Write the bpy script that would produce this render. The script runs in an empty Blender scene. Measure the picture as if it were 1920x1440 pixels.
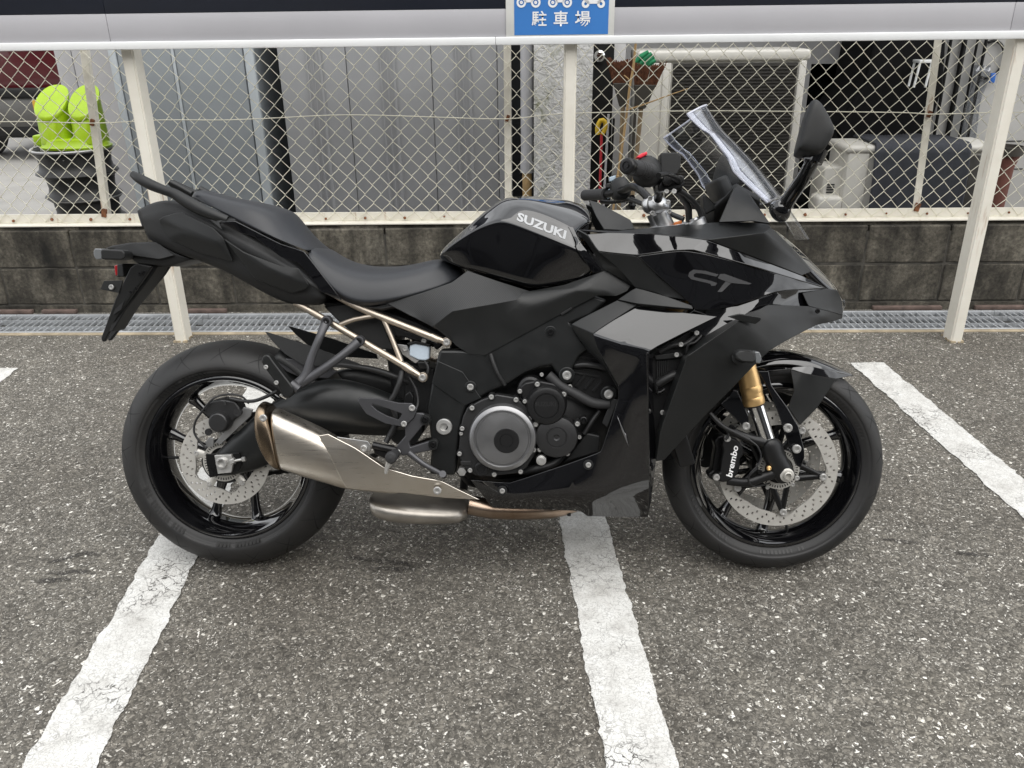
import bpy, bmesh, math, random
from mathutils import Vector, Matrix, Quaternion
from mathutils.bvhtree import BVHTree
random.seed(7)
SC = bpy.context.scene
COL = SC.collection
rad = math.radians

# ------------------------------------------------------------------ camera, sky, sun, exposure
CAM_H, FPX = 1.4015, 1558.0
_p, _r = rad(24.0), rad(0.74)
_fw = Vector((0, math.cos(_p), -math.sin(_p)))
_rt = Vector((1, 0, 0))
_dn = _fw.cross(_rt)
RIGHT = (math.cos(_r) * _rt + math.sin(_r) * _dn)
DOWN = (-math.sin(_r) * _rt + math.cos(_r) * _dn)
FWD = _fw
cam = bpy.data.objects.new('camera', bpy.data.cameras.new('camera'))
COL.objects.link(cam)
cam.matrix_world = Matrix.Translation((0, 0, CAM_H)) @ Matrix((RIGHT, -DOWN, -FWD)).transposed().to_4x4()
cam.data.sensor_width = 36.0
cam.data.lens = 36.0 * FPX / 1920.0
cam.data.clip_start = 0.05
cam.data.clip_end = 500
SC.camera = cam

SUN_EL, SUN_AZ = 58.0, 155.0          # azimuth: degrees clockwise from +Y (155 = behind the camera, to the right)
world = bpy.data.worlds.new('World')
SC.world = world
world.use_nodes = True
wt = world.node_tree
wt.nodes.clear()
w_out = wt.nodes.new('ShaderNodeOutputWorld')
w_bg = wt.nodes.new('ShaderNodeBackground')
w_sky = wt.nodes.new('ShaderNodeTexSky')
w_sky.sky_type = 'NISHITA'
w_sky.sun_disc = False
w_sky.sun_elevation = rad(SUN_EL)
w_sky.sun_rotation = rad(SUN_AZ)
w_sky.air_density = 1.0
w_sky.dust_density = 1.5
w_sky.ozone_density = 1.0
w_hs = wt.nodes.new('ShaderNodeHueSaturation')   # overcast: the blue of the clear sky is washed out
w_hs.inputs['Saturation'].default_value = 0.13
# soft cloud structure all over the sky
w_tc = wt.nodes.new('ShaderNodeTexCoord')
w_map = wt.nodes.new('ShaderNodeMapping')
w_map.inputs['Scale'].default_value = (1.0, 1.0, 2.2)
w_no = wt.nodes.new('ShaderNodeTexNoise')
w_no.inputs['Scale'].default_value = 2.6
w_no.inputs['Detail'].default_value = 6.0
w_rr = wt.nodes.new('ShaderNodeMapRange')
w_rr.inputs['From Min'].default_value = 0.3
w_rr.inputs['From Max'].default_value = 0.7
w_rr.inputs['To Min'].default_value = 0.72
w_rr.inputs['To Max'].default_value = 1.25
w_mul = wt.nodes.new('ShaderNodeMixRGB')
w_mul.blend_type = 'MULTIPLY'
w_mul.inputs[0].default_value = 1.0
wt.links.new(w_tc.outputs['Generated'], w_map.inputs['Vector'])
wt.links.new(w_map.outputs[0], w_no.inputs['Vector'])
wt.links.new(w_no.outputs['Fac'], w_rr.inputs['Value'])
wt.links.new(w_sky.outputs[0], w_hs.inputs['Color'])
w_ov = wt.nodes.new('ShaderNodeMixRGB')            # an even cloud deck veils the clear sky
w_ov.inputs[0].default_value = 0.72
w_ov.inputs[2].default_value = (5.6, 5.7, 5.85, 1)
wt.links.new(w_hs.outputs[0], w_ov.inputs[1])
wt.links.new(w_ov.outputs[0], w_mul.inputs[1])
wt.links.new(w_rr.outputs[0], w_mul.inputs[2])
wt.links.new(w_mul.outputs[0], w_bg.inputs['Color'])
wt.links.new(w_bg.outputs[0], w_out.inputs['Surface'])
w_bg.inputs['Strength'].default_value = 0.15

sun = bpy.data.objects.new('sun', bpy.data.lights.new('sun', 'SUN'))
COL.objects.link(sun)
sun.data.energy = 1.2
sun.data.angle = rad(75)
sun.data.color = (1.0, 0.965, 0.91)
_az, _el = rad(SUN_AZ), rad(SUN_EL)
_sd = Vector((math.sin(_az) * math.cos(_el), math.cos(_az) * math.cos(_el), math.sin(_el)))
sun.rotation_euler = _sd.to_track_quat('Z', 'Y').to_euler()
sun.location = _sd * 20

SC.view_settings.view_transform = 'Standard'
SC.view_settings.look = 'None'
SC.view_settings.gamma = 1.0
SC.view_settings.use_curve_mapping = False
SC.view_settings.exposure = 1.0
SC.render.engine = 'CYCLES'
SC.cycles.max_bounces = 8
SC.cycles.transparent_max_bounces = 16

# ------------------------------------------------------------------ materials
MATS = {}


def new_mat(name):
    m = bpy.data.materials.new(name)
    m.use_nodes = True
    nt = m.node_tree
    return m, nt, nt.nodes['Principled BSDF']


def node(nt, kind, **kw):
    n = nt.nodes.new(kind)
    for k, v in kw.items():
        if k in n.inputs:
            n.inputs[k].default_value = v
        else:
            setattr(n, k, v)
    return n


def ramp(nt, src, stops):
    r = nt.nodes.new('ShaderNodeValToRGB')
    els = r.color_ramp.elements
    while len(els) < len(stops):
        els.new(0.5)
    for e, (p, c) in zip(els, stops):
        e.position = p
        e.color = (c, c, c, 1) if isinstance(c, (int, float)) else (*c, 1)
    nt.links.new(src, r.inputs[0])
    return r.outputs[0]


def coords(nt, scale=(1, 1, 1), loc=(0, 0, 0), rot=(0, 0, 0), world=False):
    tc = nt.nodes.new('ShaderNodeNewGeometry' if world else 'ShaderNodeTexCoord')
    mp = nt.nodes.new('ShaderNodeMapping')
    mp.inputs['Scale'].default_value = scale
    mp.inputs['Location'].default_value = loc
    mp.inputs['Rotation'].default_value = rot
    nt.links.new(tc.outputs['Position' if world else 'Object'], mp.inputs[0])
    return mp.outputs[0]


def mix(nt, fac, a, b, blend='MIX'):
    m = nt.nodes.new('ShaderNodeMixRGB')
    m.blend_type = blend
    for i, v in enumerate((fac, a, b)):
        if isinstance(v, bpy.types.NodeSocket):
            nt.links.new(v, m.inputs[i])
        elif isinstance(v, (int, float)):
            m.inputs[i].default_value = v if i == 0 else (v, v, v, 1)
        else:
            m.inputs[i].default_value = (*v, 1)
    return m.outputs[0]


def math_node(nt, op, a, b=0.0, clamp=False):
    m = nt.nodes.new('ShaderNodeMath')
    m.operation = op
    m.use_clamp = clamp
    for i, v in enumerate((a, b)):
        if isinstance(v, bpy.types.NodeSocket):
            nt.links.new(v, m.inputs[i])
        else:
            m.inputs[i].default_value = v
    return m.outputs[0]


def noise(nt, vec, scale, detail=4.0, rough=0.55, dist=0.0):
    n = nt.nodes.new('ShaderNodeTexNoise')
    n.inputs['Scale'].default_value = scale
    n.inputs['Detail'].default_value = detail
    n.inputs['Roughness'].default_value = rough
    n.inputs['Distortion'].default_value = dist
    nt.links.new(vec, n.inputs['Vector'])
    return n.outputs['Fac']


def bump(nt, bsdf, height, strength=0.3, dist=0.002):
    b = nt.nodes.new('ShaderNodeBump')
    b.inputs['Strength'].default_value = strength
    b.inputs['Distance'].default_value = dist
    nt.links.new(height, b.inputs['Height'])
    nt.links.new(b.outputs[0], bsdf.inputs['Normal'])
    return b


def basic(name, col, rough=0.5, metal=0.0, vary=0.0, vscale=8.0, bmp=0.0, bscale=200.0, coat=0.0, spec=0.5, rvary=0.0):
    """one plain material with a little colour, gloss and relief variation"""
    m, nt, b = new_mat(name)
    b.inputs['Base Color'].default_value = (*col, 1)
    b.inputs['Roughness'].default_value = rough
    b.inputs['Metallic'].default_value = metal
    b.inputs['Specular IOR Level'].default_value = spec
    if coat:
        b.inputs['Coat Weight'].default_value = coat
        b.inputs['Coat Roughness'].default_value = 0.03
    vec = coords(nt)
    if vary:
        n = noise(nt, vec, vscale, 5)
        nt.links.new(mix(nt, ramp(nt, n, [(0.3, 0.0), (0.7, 1.0)]), [c * (1 - vary) for c in col], [min(1, c * (1 + vary)) for c in col]), b.inputs['Base Color'])
    if rvary:
        n2 = noise(nt, vec, vscale * 2.3, 6)
        mr = node(nt, 'ShaderNodeMapRange')
        nt.links.new(n2, mr.inputs['Value'])
        mr.inputs['From Min'].default_value = 0.3
        mr.inputs['From Max'].default_value = 0.7
        mr.inputs['To Min'].default_value = max(0.02, rough - rvary)
        mr.inputs['To Max'].default_value = min(1, rough + rvary)
        nt.links.new(mr.outputs[0], b.inputs['Roughness'])
    if bmp:
        bump(nt, b, noise(nt, vec, bscale, 3), bmp, 0.001)
    MATS[name] = m
    return m


# bike
basic('gloss_black', (0.0035, 0.0035, 0.0042), 0.035, coat=1.0, rvary=0.02, vscale=5, spec=0.5)
MATS['gloss_black'].node_tree.nodes['Principled BSDF'].inputs['Coat IOR'].default_value = 1.5
basic('matte_black', (0.0085, 0.009, 0.009), 0.40, bmp=0.12, bscale=900, rvary=0.05, spec=0.4)
basic('matte_plastic', (0.0095, 0.0098, 0.010), 0.50, bmp=0.2, bscale=700, rvary=0.05, spec=0.4)
basic('satin_frame', (0.011, 0.0118, 0.012), 0.36, metal=0.2, spec=0.45, bmp=0.1, bscale=600, rvary=0.06)
basic('seat_vinyl', (0.016, 0.0175, 0.021), 0.44, bmp=0.22, bscale=450)
basic('dark_void', (0.006, 0.006, 0.0065), 0.6)
basic('black_metal', (0.012, 0.012, 0.0125), 0.3, metal=0.5, bmp=0.08, bscale=500, rvary=0.06)
basic('bracket_metal', (0.075, 0.075, 0.080), 0.42, metal=0.6, rvary=0.06)
basic('champagne', (0.47, 0.41, 0.34), 0.42, metal=1.0, rvary=0.07, vscale=12)
basic('engine_grey', (0.27, 0.27, 0.275), 0.36, metal=0.9, rvary=0.06)
basic('engine_dark', (0.045, 0.045, 0.046), 0.42, metal=0.7, bmp=0.15, bscale=500)
basic('engine_black', (0.010, 0.010, 0.0105), 0.40, metal=0.3, bmp=0.12, bscale=500)
basic('disc_steel', (0.50, 0.485, 0.45), 0.5, metal=0.55, rvary=0.08, vscale=20)
basic('chrome', (0.82, 0.82, 0.82), 0.09, metal=1.0)
basic('fork_gold', (0.80, 0.53, 0.24), 0.34, metal=0.85, rvary=0.05)
basic('bolt_silver', (0.55, 0.545, 0.53), 0.38, metal=0.75, rvary=0.08, vscale=40)
basic('clamp_silver', (0.50, 0.50, 0.50), 0.38, metal=1.0, bmp=0.1, bscale=500)
basic('hose_rubber', (0.012, 0.012, 0.0125), 0.5)
basic('grip_rubber', (0.02, 0.02, 0.021), 0.62, bmp=0.3, bscale=350)
basic('chain_black', (0.025, 0.024, 0.023), 0.45, metal=0.6)
basic('logo_grey', (0.40, 0.41, 0.42), 0.4)
basic('logo_white', (0.82, 0.82, 0.82), 0.4)
basic('logo_dark', (0.045, 0.045, 0.047), 0.35)
basic('reflector_red', (0.30, 0.012, 0.015), 0.15, coat=0.5)
basic('switch_red', (0.62, 0.02, 0.04), 0.35)
basic('switch_blue', (0.30, 0.37, 0.43), 0.4)
basic('orange_plastic', (0.62, 0.17, 0.03), 0.4)
basic('reservoir', (0.50, 0.58, 0.66), 0.25, vary=0.2, vscale=15)
basic('lamp_lens', (0.13, 0.135, 0.14), 0.08, coat=0.5)
basic('smoke_lens', (0.05, 0.05, 0.055), 0.06, coat=0.8)


def clear_plastic(name, tint, base, edge_sheen=0.0):
    m = bpy.data.materials.new(name)
    m.use_nodes = True
    nt = m.node_tree
    nt.nodes.clear()
    out = node(nt, 'ShaderNodeOutputMaterial')
    tr = node(nt, 'ShaderNodeBsdfTransparent')
    tr.inputs[0].default_value = (*tint, 1)
    gl = node(nt, 'ShaderNodeBsdfGlossy')
    gl.inputs['Roughness'].default_value = 0.03
    gl.inputs[0].default_value = (0.95, 0.96, 1, 1)
    fr = node(nt, 'ShaderNodeLayerWeight')
    fr.inputs['Blend'].default_value = 0.5
    pw = math_node(nt, 'POWER', fr.outputs['Facing'], 2.4)
    mr = node(nt, 'ShaderNodeMapRange')
    mr.inputs['To Min'].default_value = base
    mr.inputs['To Max'].default_value = 0.7
    nt.links.new(pw, mr.inputs['Value'])
    mx = node(nt, 'ShaderNodeMixShader')
    nt.links.new(mr.outputs[0], mx.inputs[0])
    nt.links.new(tr.outputs[0], mx.inputs[1])
    nt.links.new(gl.outputs[0], mx.inputs[2])
    last = mx.outputs[0]
    if edge_sheen:                                             # pale diffuse share paints in the sky's sheen on the screen edges
        df = node(nt, 'ShaderNodeBsdfDiffuse')
        df.inputs[0].default_value = (0.80, 0.81, 0.88, 1)
        m2 = node(nt, 'ShaderNodeMixShader')
        m2.inputs[0].default_value = edge_sheen
        nt.links.new(last, m2.inputs[1])
        nt.links.new(df.outputs[0], m2.inputs[2])
        last = m2.outputs[0]
    nt.links.new(last, out.inputs[0])
    MATS[name] = m


clear_plastic('screen_clear', (0.90, 0.915, 0.93), 0.03)
clear_plastic('screen_edge', (0.90, 0.91, 0.95), 0.10, 0.07)
clear_plastic('screen_bead', (0.8, 0.82, 0.88), 0.2, 0.5)  # larger pale share paints the bright outline of the edges


def mat_tyre():
    m, nt, b = new_mat('tyre_rubber')
    b.inputs['Roughness'].default_value = 0.56
    vec = coords(nt)
    n = noise(nt, vec, 9, 6, 0.65)
    nt.links.new(mix(nt, ramp(nt, n, [(0.35, 0.0), (0.75, 1.0)]), (0.009, 0.009, 0.0095), (0.019, 0.018, 0.017)), b.inputs['Base Color'])
    bump(nt, b, noise(nt, vec, 260, 3), 0.25, 0.001)
    MATS['tyre_rubber'] = m
    basic('tyre_groove', (0.007, 0.007, 0.007), 0.8)
    basic('tyre_letter', (0.028, 0.0275, 0.027), 0.55)


mat_tyre()


def mat_textured_cover():
    m, nt, b = new_mat('grip_texture')
    b.inputs['Base Color'].default_value = (0.011, 0.0115, 0.012, 1)
    b.inputs['Roughness'].default_value = 0.5
    vec = coords(nt, (260, 1, 260), rot=(0, rad(40), 0))
    ch = node(nt, 'ShaderNodeTexVoronoi')
    ch.inputs['Scale'].default_value = 1.0
    ch.inputs['Randomness'].default_value = 0.0
    nt.links.new(vec, ch.inputs['Vector'])
    bump(nt, b, ch.outputs['Distance'], 0.6, 0.0012)
    MATS['grip_texture'] = m


mat_textured_cover()


def mat_exhaust():
    m, nt, b = new_mat('brushed_steel')
    b.inputs['Metallic'].default_value = 1.0
    vec = coords(nt)
    v2 = coords(nt, (4, 30, 160), rot=(0, rad(27), 0))
    brush = noise(nt, v2, 3, 4)
    big = noise(nt, vec, 7, 4)
    nt.links.new(mix(nt, ramp(nt, big, [(0.35, 0.0), (0.7, 1.0)]), (0.60, 0.54, 0.46), (0.70, 0.66, 0.60)), b.inputs['Base Color'])
    mr = node(nt, 'ShaderNodeMapRange')
    mr.inputs['To Min'].default_value = 0.2
    mr.inputs['To Max'].default_value = 0.42
    nt.links.new(brush, mr.inputs['Value'])
    nt.links.new(mr.outputs[0], b.inputs['Roughness'])
    bump(nt, b, brush, 0.05, 0.001)
    MATS['brushed_steel'] = m
    # heat-tinted pipe
    m, nt, b = new_mat('heat_steel')
    b.inputs['Metallic'].default_value = 1.0
    b.inputs['Roughness'].default_value = 0.3
    vec = coords(nt)
    n = noise(nt, vec, 14, 5)
    nt.links.new(mix(nt, ramp(nt, n, [(0.3, 0.0), (0.7, 1.0)]), (0.22, 0.15, 0.10), (0.38, 0.30, 0.24)), b.inputs['Base Color'])
    MATS['heat_steel'] = m
    basic('collector_steel', (0.36, 0.335, 0.30), 0.38, metal=0.9, vary=0.25, vscale=9, rvary=0.08)
    basic('endcap_bronze', (0.22, 0.17, 0.12), 0.27, metal=1.0, vary=0.25, vscale=10)


mat_exhaust()


# ------------------------------------------------------------------ objects
def link(name, me, mat=None, parent=None):
    o = bpy.data.objects.new(name, me)
    COL.objects.link(o)
    if mat is not None:
        me.materials.append(MATS[mat] if isinstance(mat, str) else mat)
    if parent is not None:
        o.parent = parent
    return o


def tag(o, label=None, cat=None, group=None, kind=None):
    if label:
        o['label'] = label
    if cat:
        o['category'] = cat
    if group:
        o['group'] = group
    if kind:
        o['kind'] = kind
    return o


def empty(name, matrix=None):
    o = bpy.data.objects.new(name, None)
    COL.objects.link(o)
    o.empty_display_size = 0.1
    if matrix is not None:
        o.matrix_world = matrix
    return o


def mesh(name, verts, faces, smooth=True, sharp=35):
    me = bpy.data.meshes.new(name)
    me.from_pydata([tuple(v) for v in verts], [], faces)
    me.validate()
    if smooth:
        for p in me.polygons:
            p.use_smooth = True
        if sharp:
            me.set_sharp_from_angle(angle=rad(sharp))
    me.update()
    return me


def from_bm(name, bm, smooth=False, sharp=35):
    me = bpy.data.meshes.new(name)
    bm.to_mesh(me)
    bm.free()
    if smooth:
        for p in me.polygons:
            p.use_smooth = True
        me.set_sharp_from_angle(angle=rad(sharp))
    return me


def mod_bevel(o, w, seg=2, ang=25):
    m = o.modifiers.new('bevel', 'BEVEL')
    m.width = w
    m.segments = seg
    m.limit_method = 'ANGLE'
    m.angle_limit = rad(ang)
    m.use_clamp_overlap = True
    return m


def mod_sub(o, lv=2):
    m = o.modifiers.new('sub', 'SUBSURF')
    m.levels = lv
    m.render_levels = lv
    m.boundary_smooth = 'PRESERVE_CORNERS'
    return m


def bm_box(bm, c, s, rot=None):
    """box of size s centred at c"""
    mt = Matrix.Translation(c)
    if rot is not None:
        mt = mt @ rot.to_4x4()
    mt = mt @ Matrix.Diagonal((s[0], s[1], s[2], 1))
    return bmesh.ops.create_cube(bm, size=1, matrix=mt)['verts']


def box_mesh(name, c, s, bev=0.0):
    bm = bmesh.new()
    bm_box(bm, c, s)
    if bev:
        bmesh.ops.bevel(bm, geom=bm.edges[:], offset=bev, segments=2, affect='EDGES', profile=0.5)
    me = from_bm(name, bm)
    if bev:
        for p in me.polygons:
            p.use_smooth = True
        me.set_sharp_from_angle(angle=rad(50))
    return me


def frame_of(axis, up=Vector((0, 0, 1))):
    z = Vector(axis).normalized()
    if abs(z.dot(up)) > 0.97:
        up = Vector((1, 0, 0))
    x = up.cross(z).normalized()
    y = z.cross(x)
    return x, y, z


def lathe_mesh(name, c, axis, prof, n=48, sharp=30, close=False, up=Vector((0, 0, 1)), cap=True):
    """profile [(distance along the axis, radius)] turned round the axis"""
    x, y, z = frame_of(axis, up)
    c = Vector(c)
    vs, fs = [], []
    for (h, r) in prof:
        for i in range(n):
            a = 2 * math.pi * i / n
            vs.append(c + z * h + (x * math.cos(a) + y * math.sin(a)) * r)
    k = len(prof)
    for j in range(k - 1 + (1 if close else 0)):
        for i in range(n):
            a, b = j * n + i, j * n + (i + 1) % n
            c2, d2 = ((j + 1) % k) * n + (i + 1) % n, ((j + 1) % k) * n + i
            fs.append((a, b, c2, d2))
    if not close and cap:
        if prof[0][1] > 1e-5:
            fs.append(tuple(range(n - 1, -1, -1)))
        if prof[-1][1] > 1e-5:
            fs.append(tuple((k - 1) * n + i for i in range(n)))
    return mesh(name, vs, fs, True, sharp)


def spline(pts, per=6):
    """Catmull-Rom through the points (tuples of any length)"""
    pts = [tuple(p) for p in pts]
    if len(pts) < 3 or per < 2:
        return pts
    out = []
    ext = [tuple(2 * a - b for a, b in zip(pts[0], pts[1]))] + pts + [tuple(2 * a - b for a, b in zip(pts[-1], pts[-2]))]
    for i in range(1, len(ext) - 2):
        p0, p1, p2, p3 = ext[i - 1:i + 3]
        for k in range(per):
            t = k / per
            out.append(tuple(0.5 * (2 * b + (c - a) * t + (2 * a - 5 * b + 4 * c - d) * t * t + (-a + 3 * b - 3 * c + d) * t ** 3)
                             for a, b, c, d in zip(p0, p1, p2, p3)))
    out.append(pts[-1])
    return out


def tube_data(pts, r, n=10, per=5, squash=1.0, cap=True):
    """swept tube; r is a number or one per point; squash scales the section along the second axis"""
    rs = r if isinstance(r, (list, tuple)) else [r] * len(pts)
    q = spline([(*p, rr) for p, rr in zip(pts, rs)], per)
    P = [Vector(a[:3]) for a in q]
    R = [a[3] for a in q]
    vs, fs = [], []
    prev = None
    for i, p in enumerate(P):
        t = (P[min(i + 1, len(P) - 1)] - P[max(i - 1, 0)]).normalized()
        if prev is None:
            x, y, _ = frame_of(t, Vector((0, 1, 0)))
        else:
            x = (prev - t * prev.dot(t)).normalized()
            y = t.cross(x)
        prev = x
        for k in range(n):
            a = 2 * math.pi * k / n
            vs.append(p + x * math.cos(a) * R[i] + y * math.sin(a) * R[i] * squash)
    for i in range(len(P) - 1):
        for k in range(n):
            fs.append((i * n + k, i * n + (k + 1) % n, (i + 1) * n + (k + 1) % n, (i + 1) * n + k))
    if cap:
        fs.append(tuple(range(n - 1, -1, -1)))
        fs.append(tuple((len(P) - 1) * n + k for k in range(n)))
    return vs, fs


def tube(name, pts, r, mat, parent=None, n=10, per=5, squash=1.0):
    vs, fs = tube_data(pts, r, n, per, squash)
    return link(name, mesh(name, vs, fs, True, 50), mat, parent)


def ray_dir(u, v):
    return RIGHT * ((u - 960) / FPX) + DOWN * ((v - 720) / FPX) + FWD

# ================================================================== THE SETTING
FYAW = rad(-1.5)
FO = Vector((0, 3.7509, 0))
FM = Matrix.Translation(FO) @ Matrix.Rotation(FYAW, 4, 'Z')      # fence frame: x along the fence, y away from the camera
FE, FN = Vector((math.cos(FYAW), math.sin(FYAW), 0)), Vector((-math.sin(FYAW), math.cos(FYAW), 0))
CAMP = Vector((0, 0, CAM_H))


def fs(u, v, t):
    """point of the plane t metres behind the gutter edge: (s along the fence, height)"""
    d = ray_dir(u, v)
    P = CAMP + d * ((t - (CAMP - FO).dot(FN)) / d.dot(FN))
    return (P - FO).dot(FE), P.z


def gl(u, v, z=0.0):
    d = ray_dir(u, v)
    return CAMP + d * ((z - CAM_H) / d.z)


def fplace(o):
    o.matrix_world = FM @ o.matrix_world
    return o


def fobj(name, me, mat=None, parent=None):
    o = link(name, me, mat, parent)
    if parent is None:
        o.matrix_world = FM.copy()
    return o


def fthing(name, label, cat, loc=(0, 0, 0), group=None):
    o = empty(name, FM @ Matrix.Translation(loc))
    return tag(o, label, cat, group)


# ---------------------------------------------------------------- materials of the setting
def mat_asphalt():
    m, nt, b = new_mat('asphalt')
    vec = coords(nt)
    wob = node(nt, 'ShaderNodeTexNoise')
    wob.inputs['Scale'].default_value = 60
    nt.links.new(vec, wob.inputs['Vector'])
    v2 = mix(nt, 0.012, vec, wob.outputs['Color'], 'LINEAR_LIGHT')
    stone = node(nt, 'ShaderNodeTexVoronoi', feature='F1')
    stone.inputs['Scale'].default_value = 135
    nt.links.new(v2, stone.inputs['Vector'])
    fine = node(nt, 'ShaderNodeTexVoronoi', feature='F1')
    fine.inputs['Scale'].default_value = 290
    nt.links.new(v2, fine.inputs['Vector'])
    sep = node(nt, 'ShaderNodeSeparateColor')
    nt.links.new(stone.outputs['Color'], sep.inputs[0])
    sep2 = node(nt, 'ShaderNodeSeparateColor')
    nt.links.new(fine.outputs['Color'], sep2.inputs[0])
    c1 = ramp(nt, sep.outputs[0], [(0.0, (0.050, 0.047, 0.041)), (0.35, (0.100, 0.094, 0.083)), (0.75, (0.165, 0.155, 0.137)), (0.945, (0.23, 0.218, 0.195)), (0.965, (0.46, 0.45, 0.42)), (1.0, (0.70, 0.69, 0.66))])
    c2 = ramp(nt, sep2.outputs[1], [(0.0, (0.055, 0.052, 0.046)), (0.55, (0.118, 0.111, 0.099)), (0.88, (0.19, 0.18, 0.162)), (0.95, (0.42, 0.41, 0.385)), (1.0, (0.64, 0.63, 0.60))])
    fac = ramp(nt, sep.outputs[2], [(0.42, 0.0), (0.46, 1.0)])
    col = mix(nt, fac, c1, c2)
    # bitumen between the stones
    gap = ramp(nt, stone.outputs['Distance'], [(0.42, 0.0), (0.72, 1.0)])
    col = mix(nt, math_node(nt, 'MULTIPLY', gap, 0.5), col, (0.046, 0.043, 0.038))
    # scattered larger pale chips
    chip = node(nt, 'ShaderNodeTexVoronoi', feature='F1')
    chip.inputs['Scale'].default_value = 48
    nt.links.new(mix(nt, 0.03, vec, wob.outputs['Color'], 'LINEAR_LIGHT'), chip.inputs['Vector'])
    sep3 = node(nt, 'ShaderNodeSeparateColor')
    nt.links.new(chip.outputs['Color'], sep3.inputs[0])
    cm = math_node(nt, 'MULTIPLY', ramp(nt, sep3.outputs[0], [(0.80, 0.0), (0.81, 1.0)]), math_node(nt, 'LESS_THAN', chip.outputs['Distance'], math_node(nt, 'MULTIPLY', sep3.outputs[1], 0.30)))
    col = mix(nt, cm, col, ramp(nt, sep3.outputs[2], [(0.0, (0.16, 0.15, 0.135)), (0.6, (0.40, 0.39, 0.36)), (1.0, (0.70, 0.69, 0.67))]))
    col = mix(nt, 1.0, col, (1.32, 1.30, 1.255), 'MULTIPLY')
    # worn and soiled areas
    big = noise(nt, vec, 1.1, 5, 0.6)
    col = mix(nt, 1.0, col, ramp(nt, big, [(0.3, (0.74, 0.72, 0.70)), (0.55, 1.0), (0.75, (1.16, 1.15, 1.12))]), 'MULTIPLY')
    mid = noise(nt, vec, 7.0, 6, 0.7)
    col = mix(nt, 1.0, col, ramp(nt, mid, [(0.32, 0.80), (0.6, 1.06)]), 'MULTIPLY')
    # oil streaks
    ov = coords(nt, (2.2, 9, 1), rot=(0, 0, rad(12)))
    oil = noise(nt, ov, 1.5, 3)
    col = mix(nt, 1.0, col, ramp(nt, oil, [(0.69, 1.0), (0.745, 0.5)]), 'MULTIPLY')
    nt.links.new(col, b.inputs['Base Color'])
    b.inputs['Roughness'].default_value = 0.78
    b.inputs['Specular IOR Level'].default_value = 0.35
    h = math_node(nt, 'SUBTRACT', math_node(nt, 'MULTIPLY', sep.outputs[1], 0.5), math_node(nt, 'MULTIPLY', stone.outputs['Distance'], 1.2))
    bump(nt, b, math_node(nt, 'ADD', h, math_node(nt, 'MULTIPLY', fine.outputs['Distance'], -0.35)), 0.8, 0.004)
    MATS['asphalt'] = m


def mat_paint():
    m, nt, b = new_mat('line_paint')
    vec = coords(nt)
    wob = node(nt, 'ShaderNodeTexNoise')
    wob.inputs['Scale'].default_value = 25
    wob.inputs['Detail'].default_value = 4
    nt.links.new(vec, wob.inputs['Vector'])
    v2 = mix(nt, 0.05, vec, wob.outputs['Color'], 'LINEAR_LIGHT')
    cr = node(nt, 'ShaderNodeTexVoronoi', feature='DISTANCE_TO_EDGE')
    cr.inputs['Scale'].default_value = 26
    nt.links.new(v2, cr.inputs['Vector'])
    cr2 = node(nt, 'ShaderNodeTexVoronoi', feature='DISTANCE_TO_EDGE')
    cr2.inputs['Scale'].default_value = 70
    nt.links.new(v2, cr2.inputs['Vector'])
    where = noise(nt, vec, 4.5, 4)
    crack = math_node(nt, 'MULTIPLY', ramp(nt, cr.outputs['Distance'], [(0.012, 1.0), (0.05, 0.0)]), ramp(nt, where, [(0.46, 0.05), (0.66, 1.0)]))
    hair = math_node(nt, 'MULTIPLY', ramp(nt, cr2.outputs['Distance'], [(0.02, 1.0), (0.08, 0.0)]), 0.5)
    chips = ramp(nt, noise(nt, vec, 55, 4, 0.7), [(0.67, 0.0), (0.70, 1.0)])
    chips = math_node(nt, 'MULTIPLY', chips, ramp(nt, noise(nt, vec, 3.1, 3), [(0.45, 0.0), (0.62, 1.0)]))
    dirt = ramp(nt, noise(nt, vec, 12, 6, 0.65), [(0.3, (0.46, 0.45, 0.425)), (0.5, (0.59, 0.585, 0.56)), (0.72, (0.68, 0.68, 0.66))])
    col = mix(nt, hair, dirt, (0.22, 0.21, 0.195))
    dark = math_node(nt, 'MAXIMUM', crack, chips)
    col = mix(nt, dark, col, (0.06, 0.056, 0.05))
    nt.links.new(col, b.inputs['Base Color'])
    b.inputs['Roughness'].default_value = 0.7
    st = node(nt, 'ShaderNodeTexVoronoi')
    st.inputs['Scale'].default_value = 120
    nt.links.new(vec, st.inputs['Vector'])
    hh = math_node(nt, 'SUBTRACT', math_node(nt, 'MULTIPLY', st.outputs['Distance'], -0.5), dark)
    bump(nt, b, hh, 0.55, 0.003)
    MATS['line_paint'] = m


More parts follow.
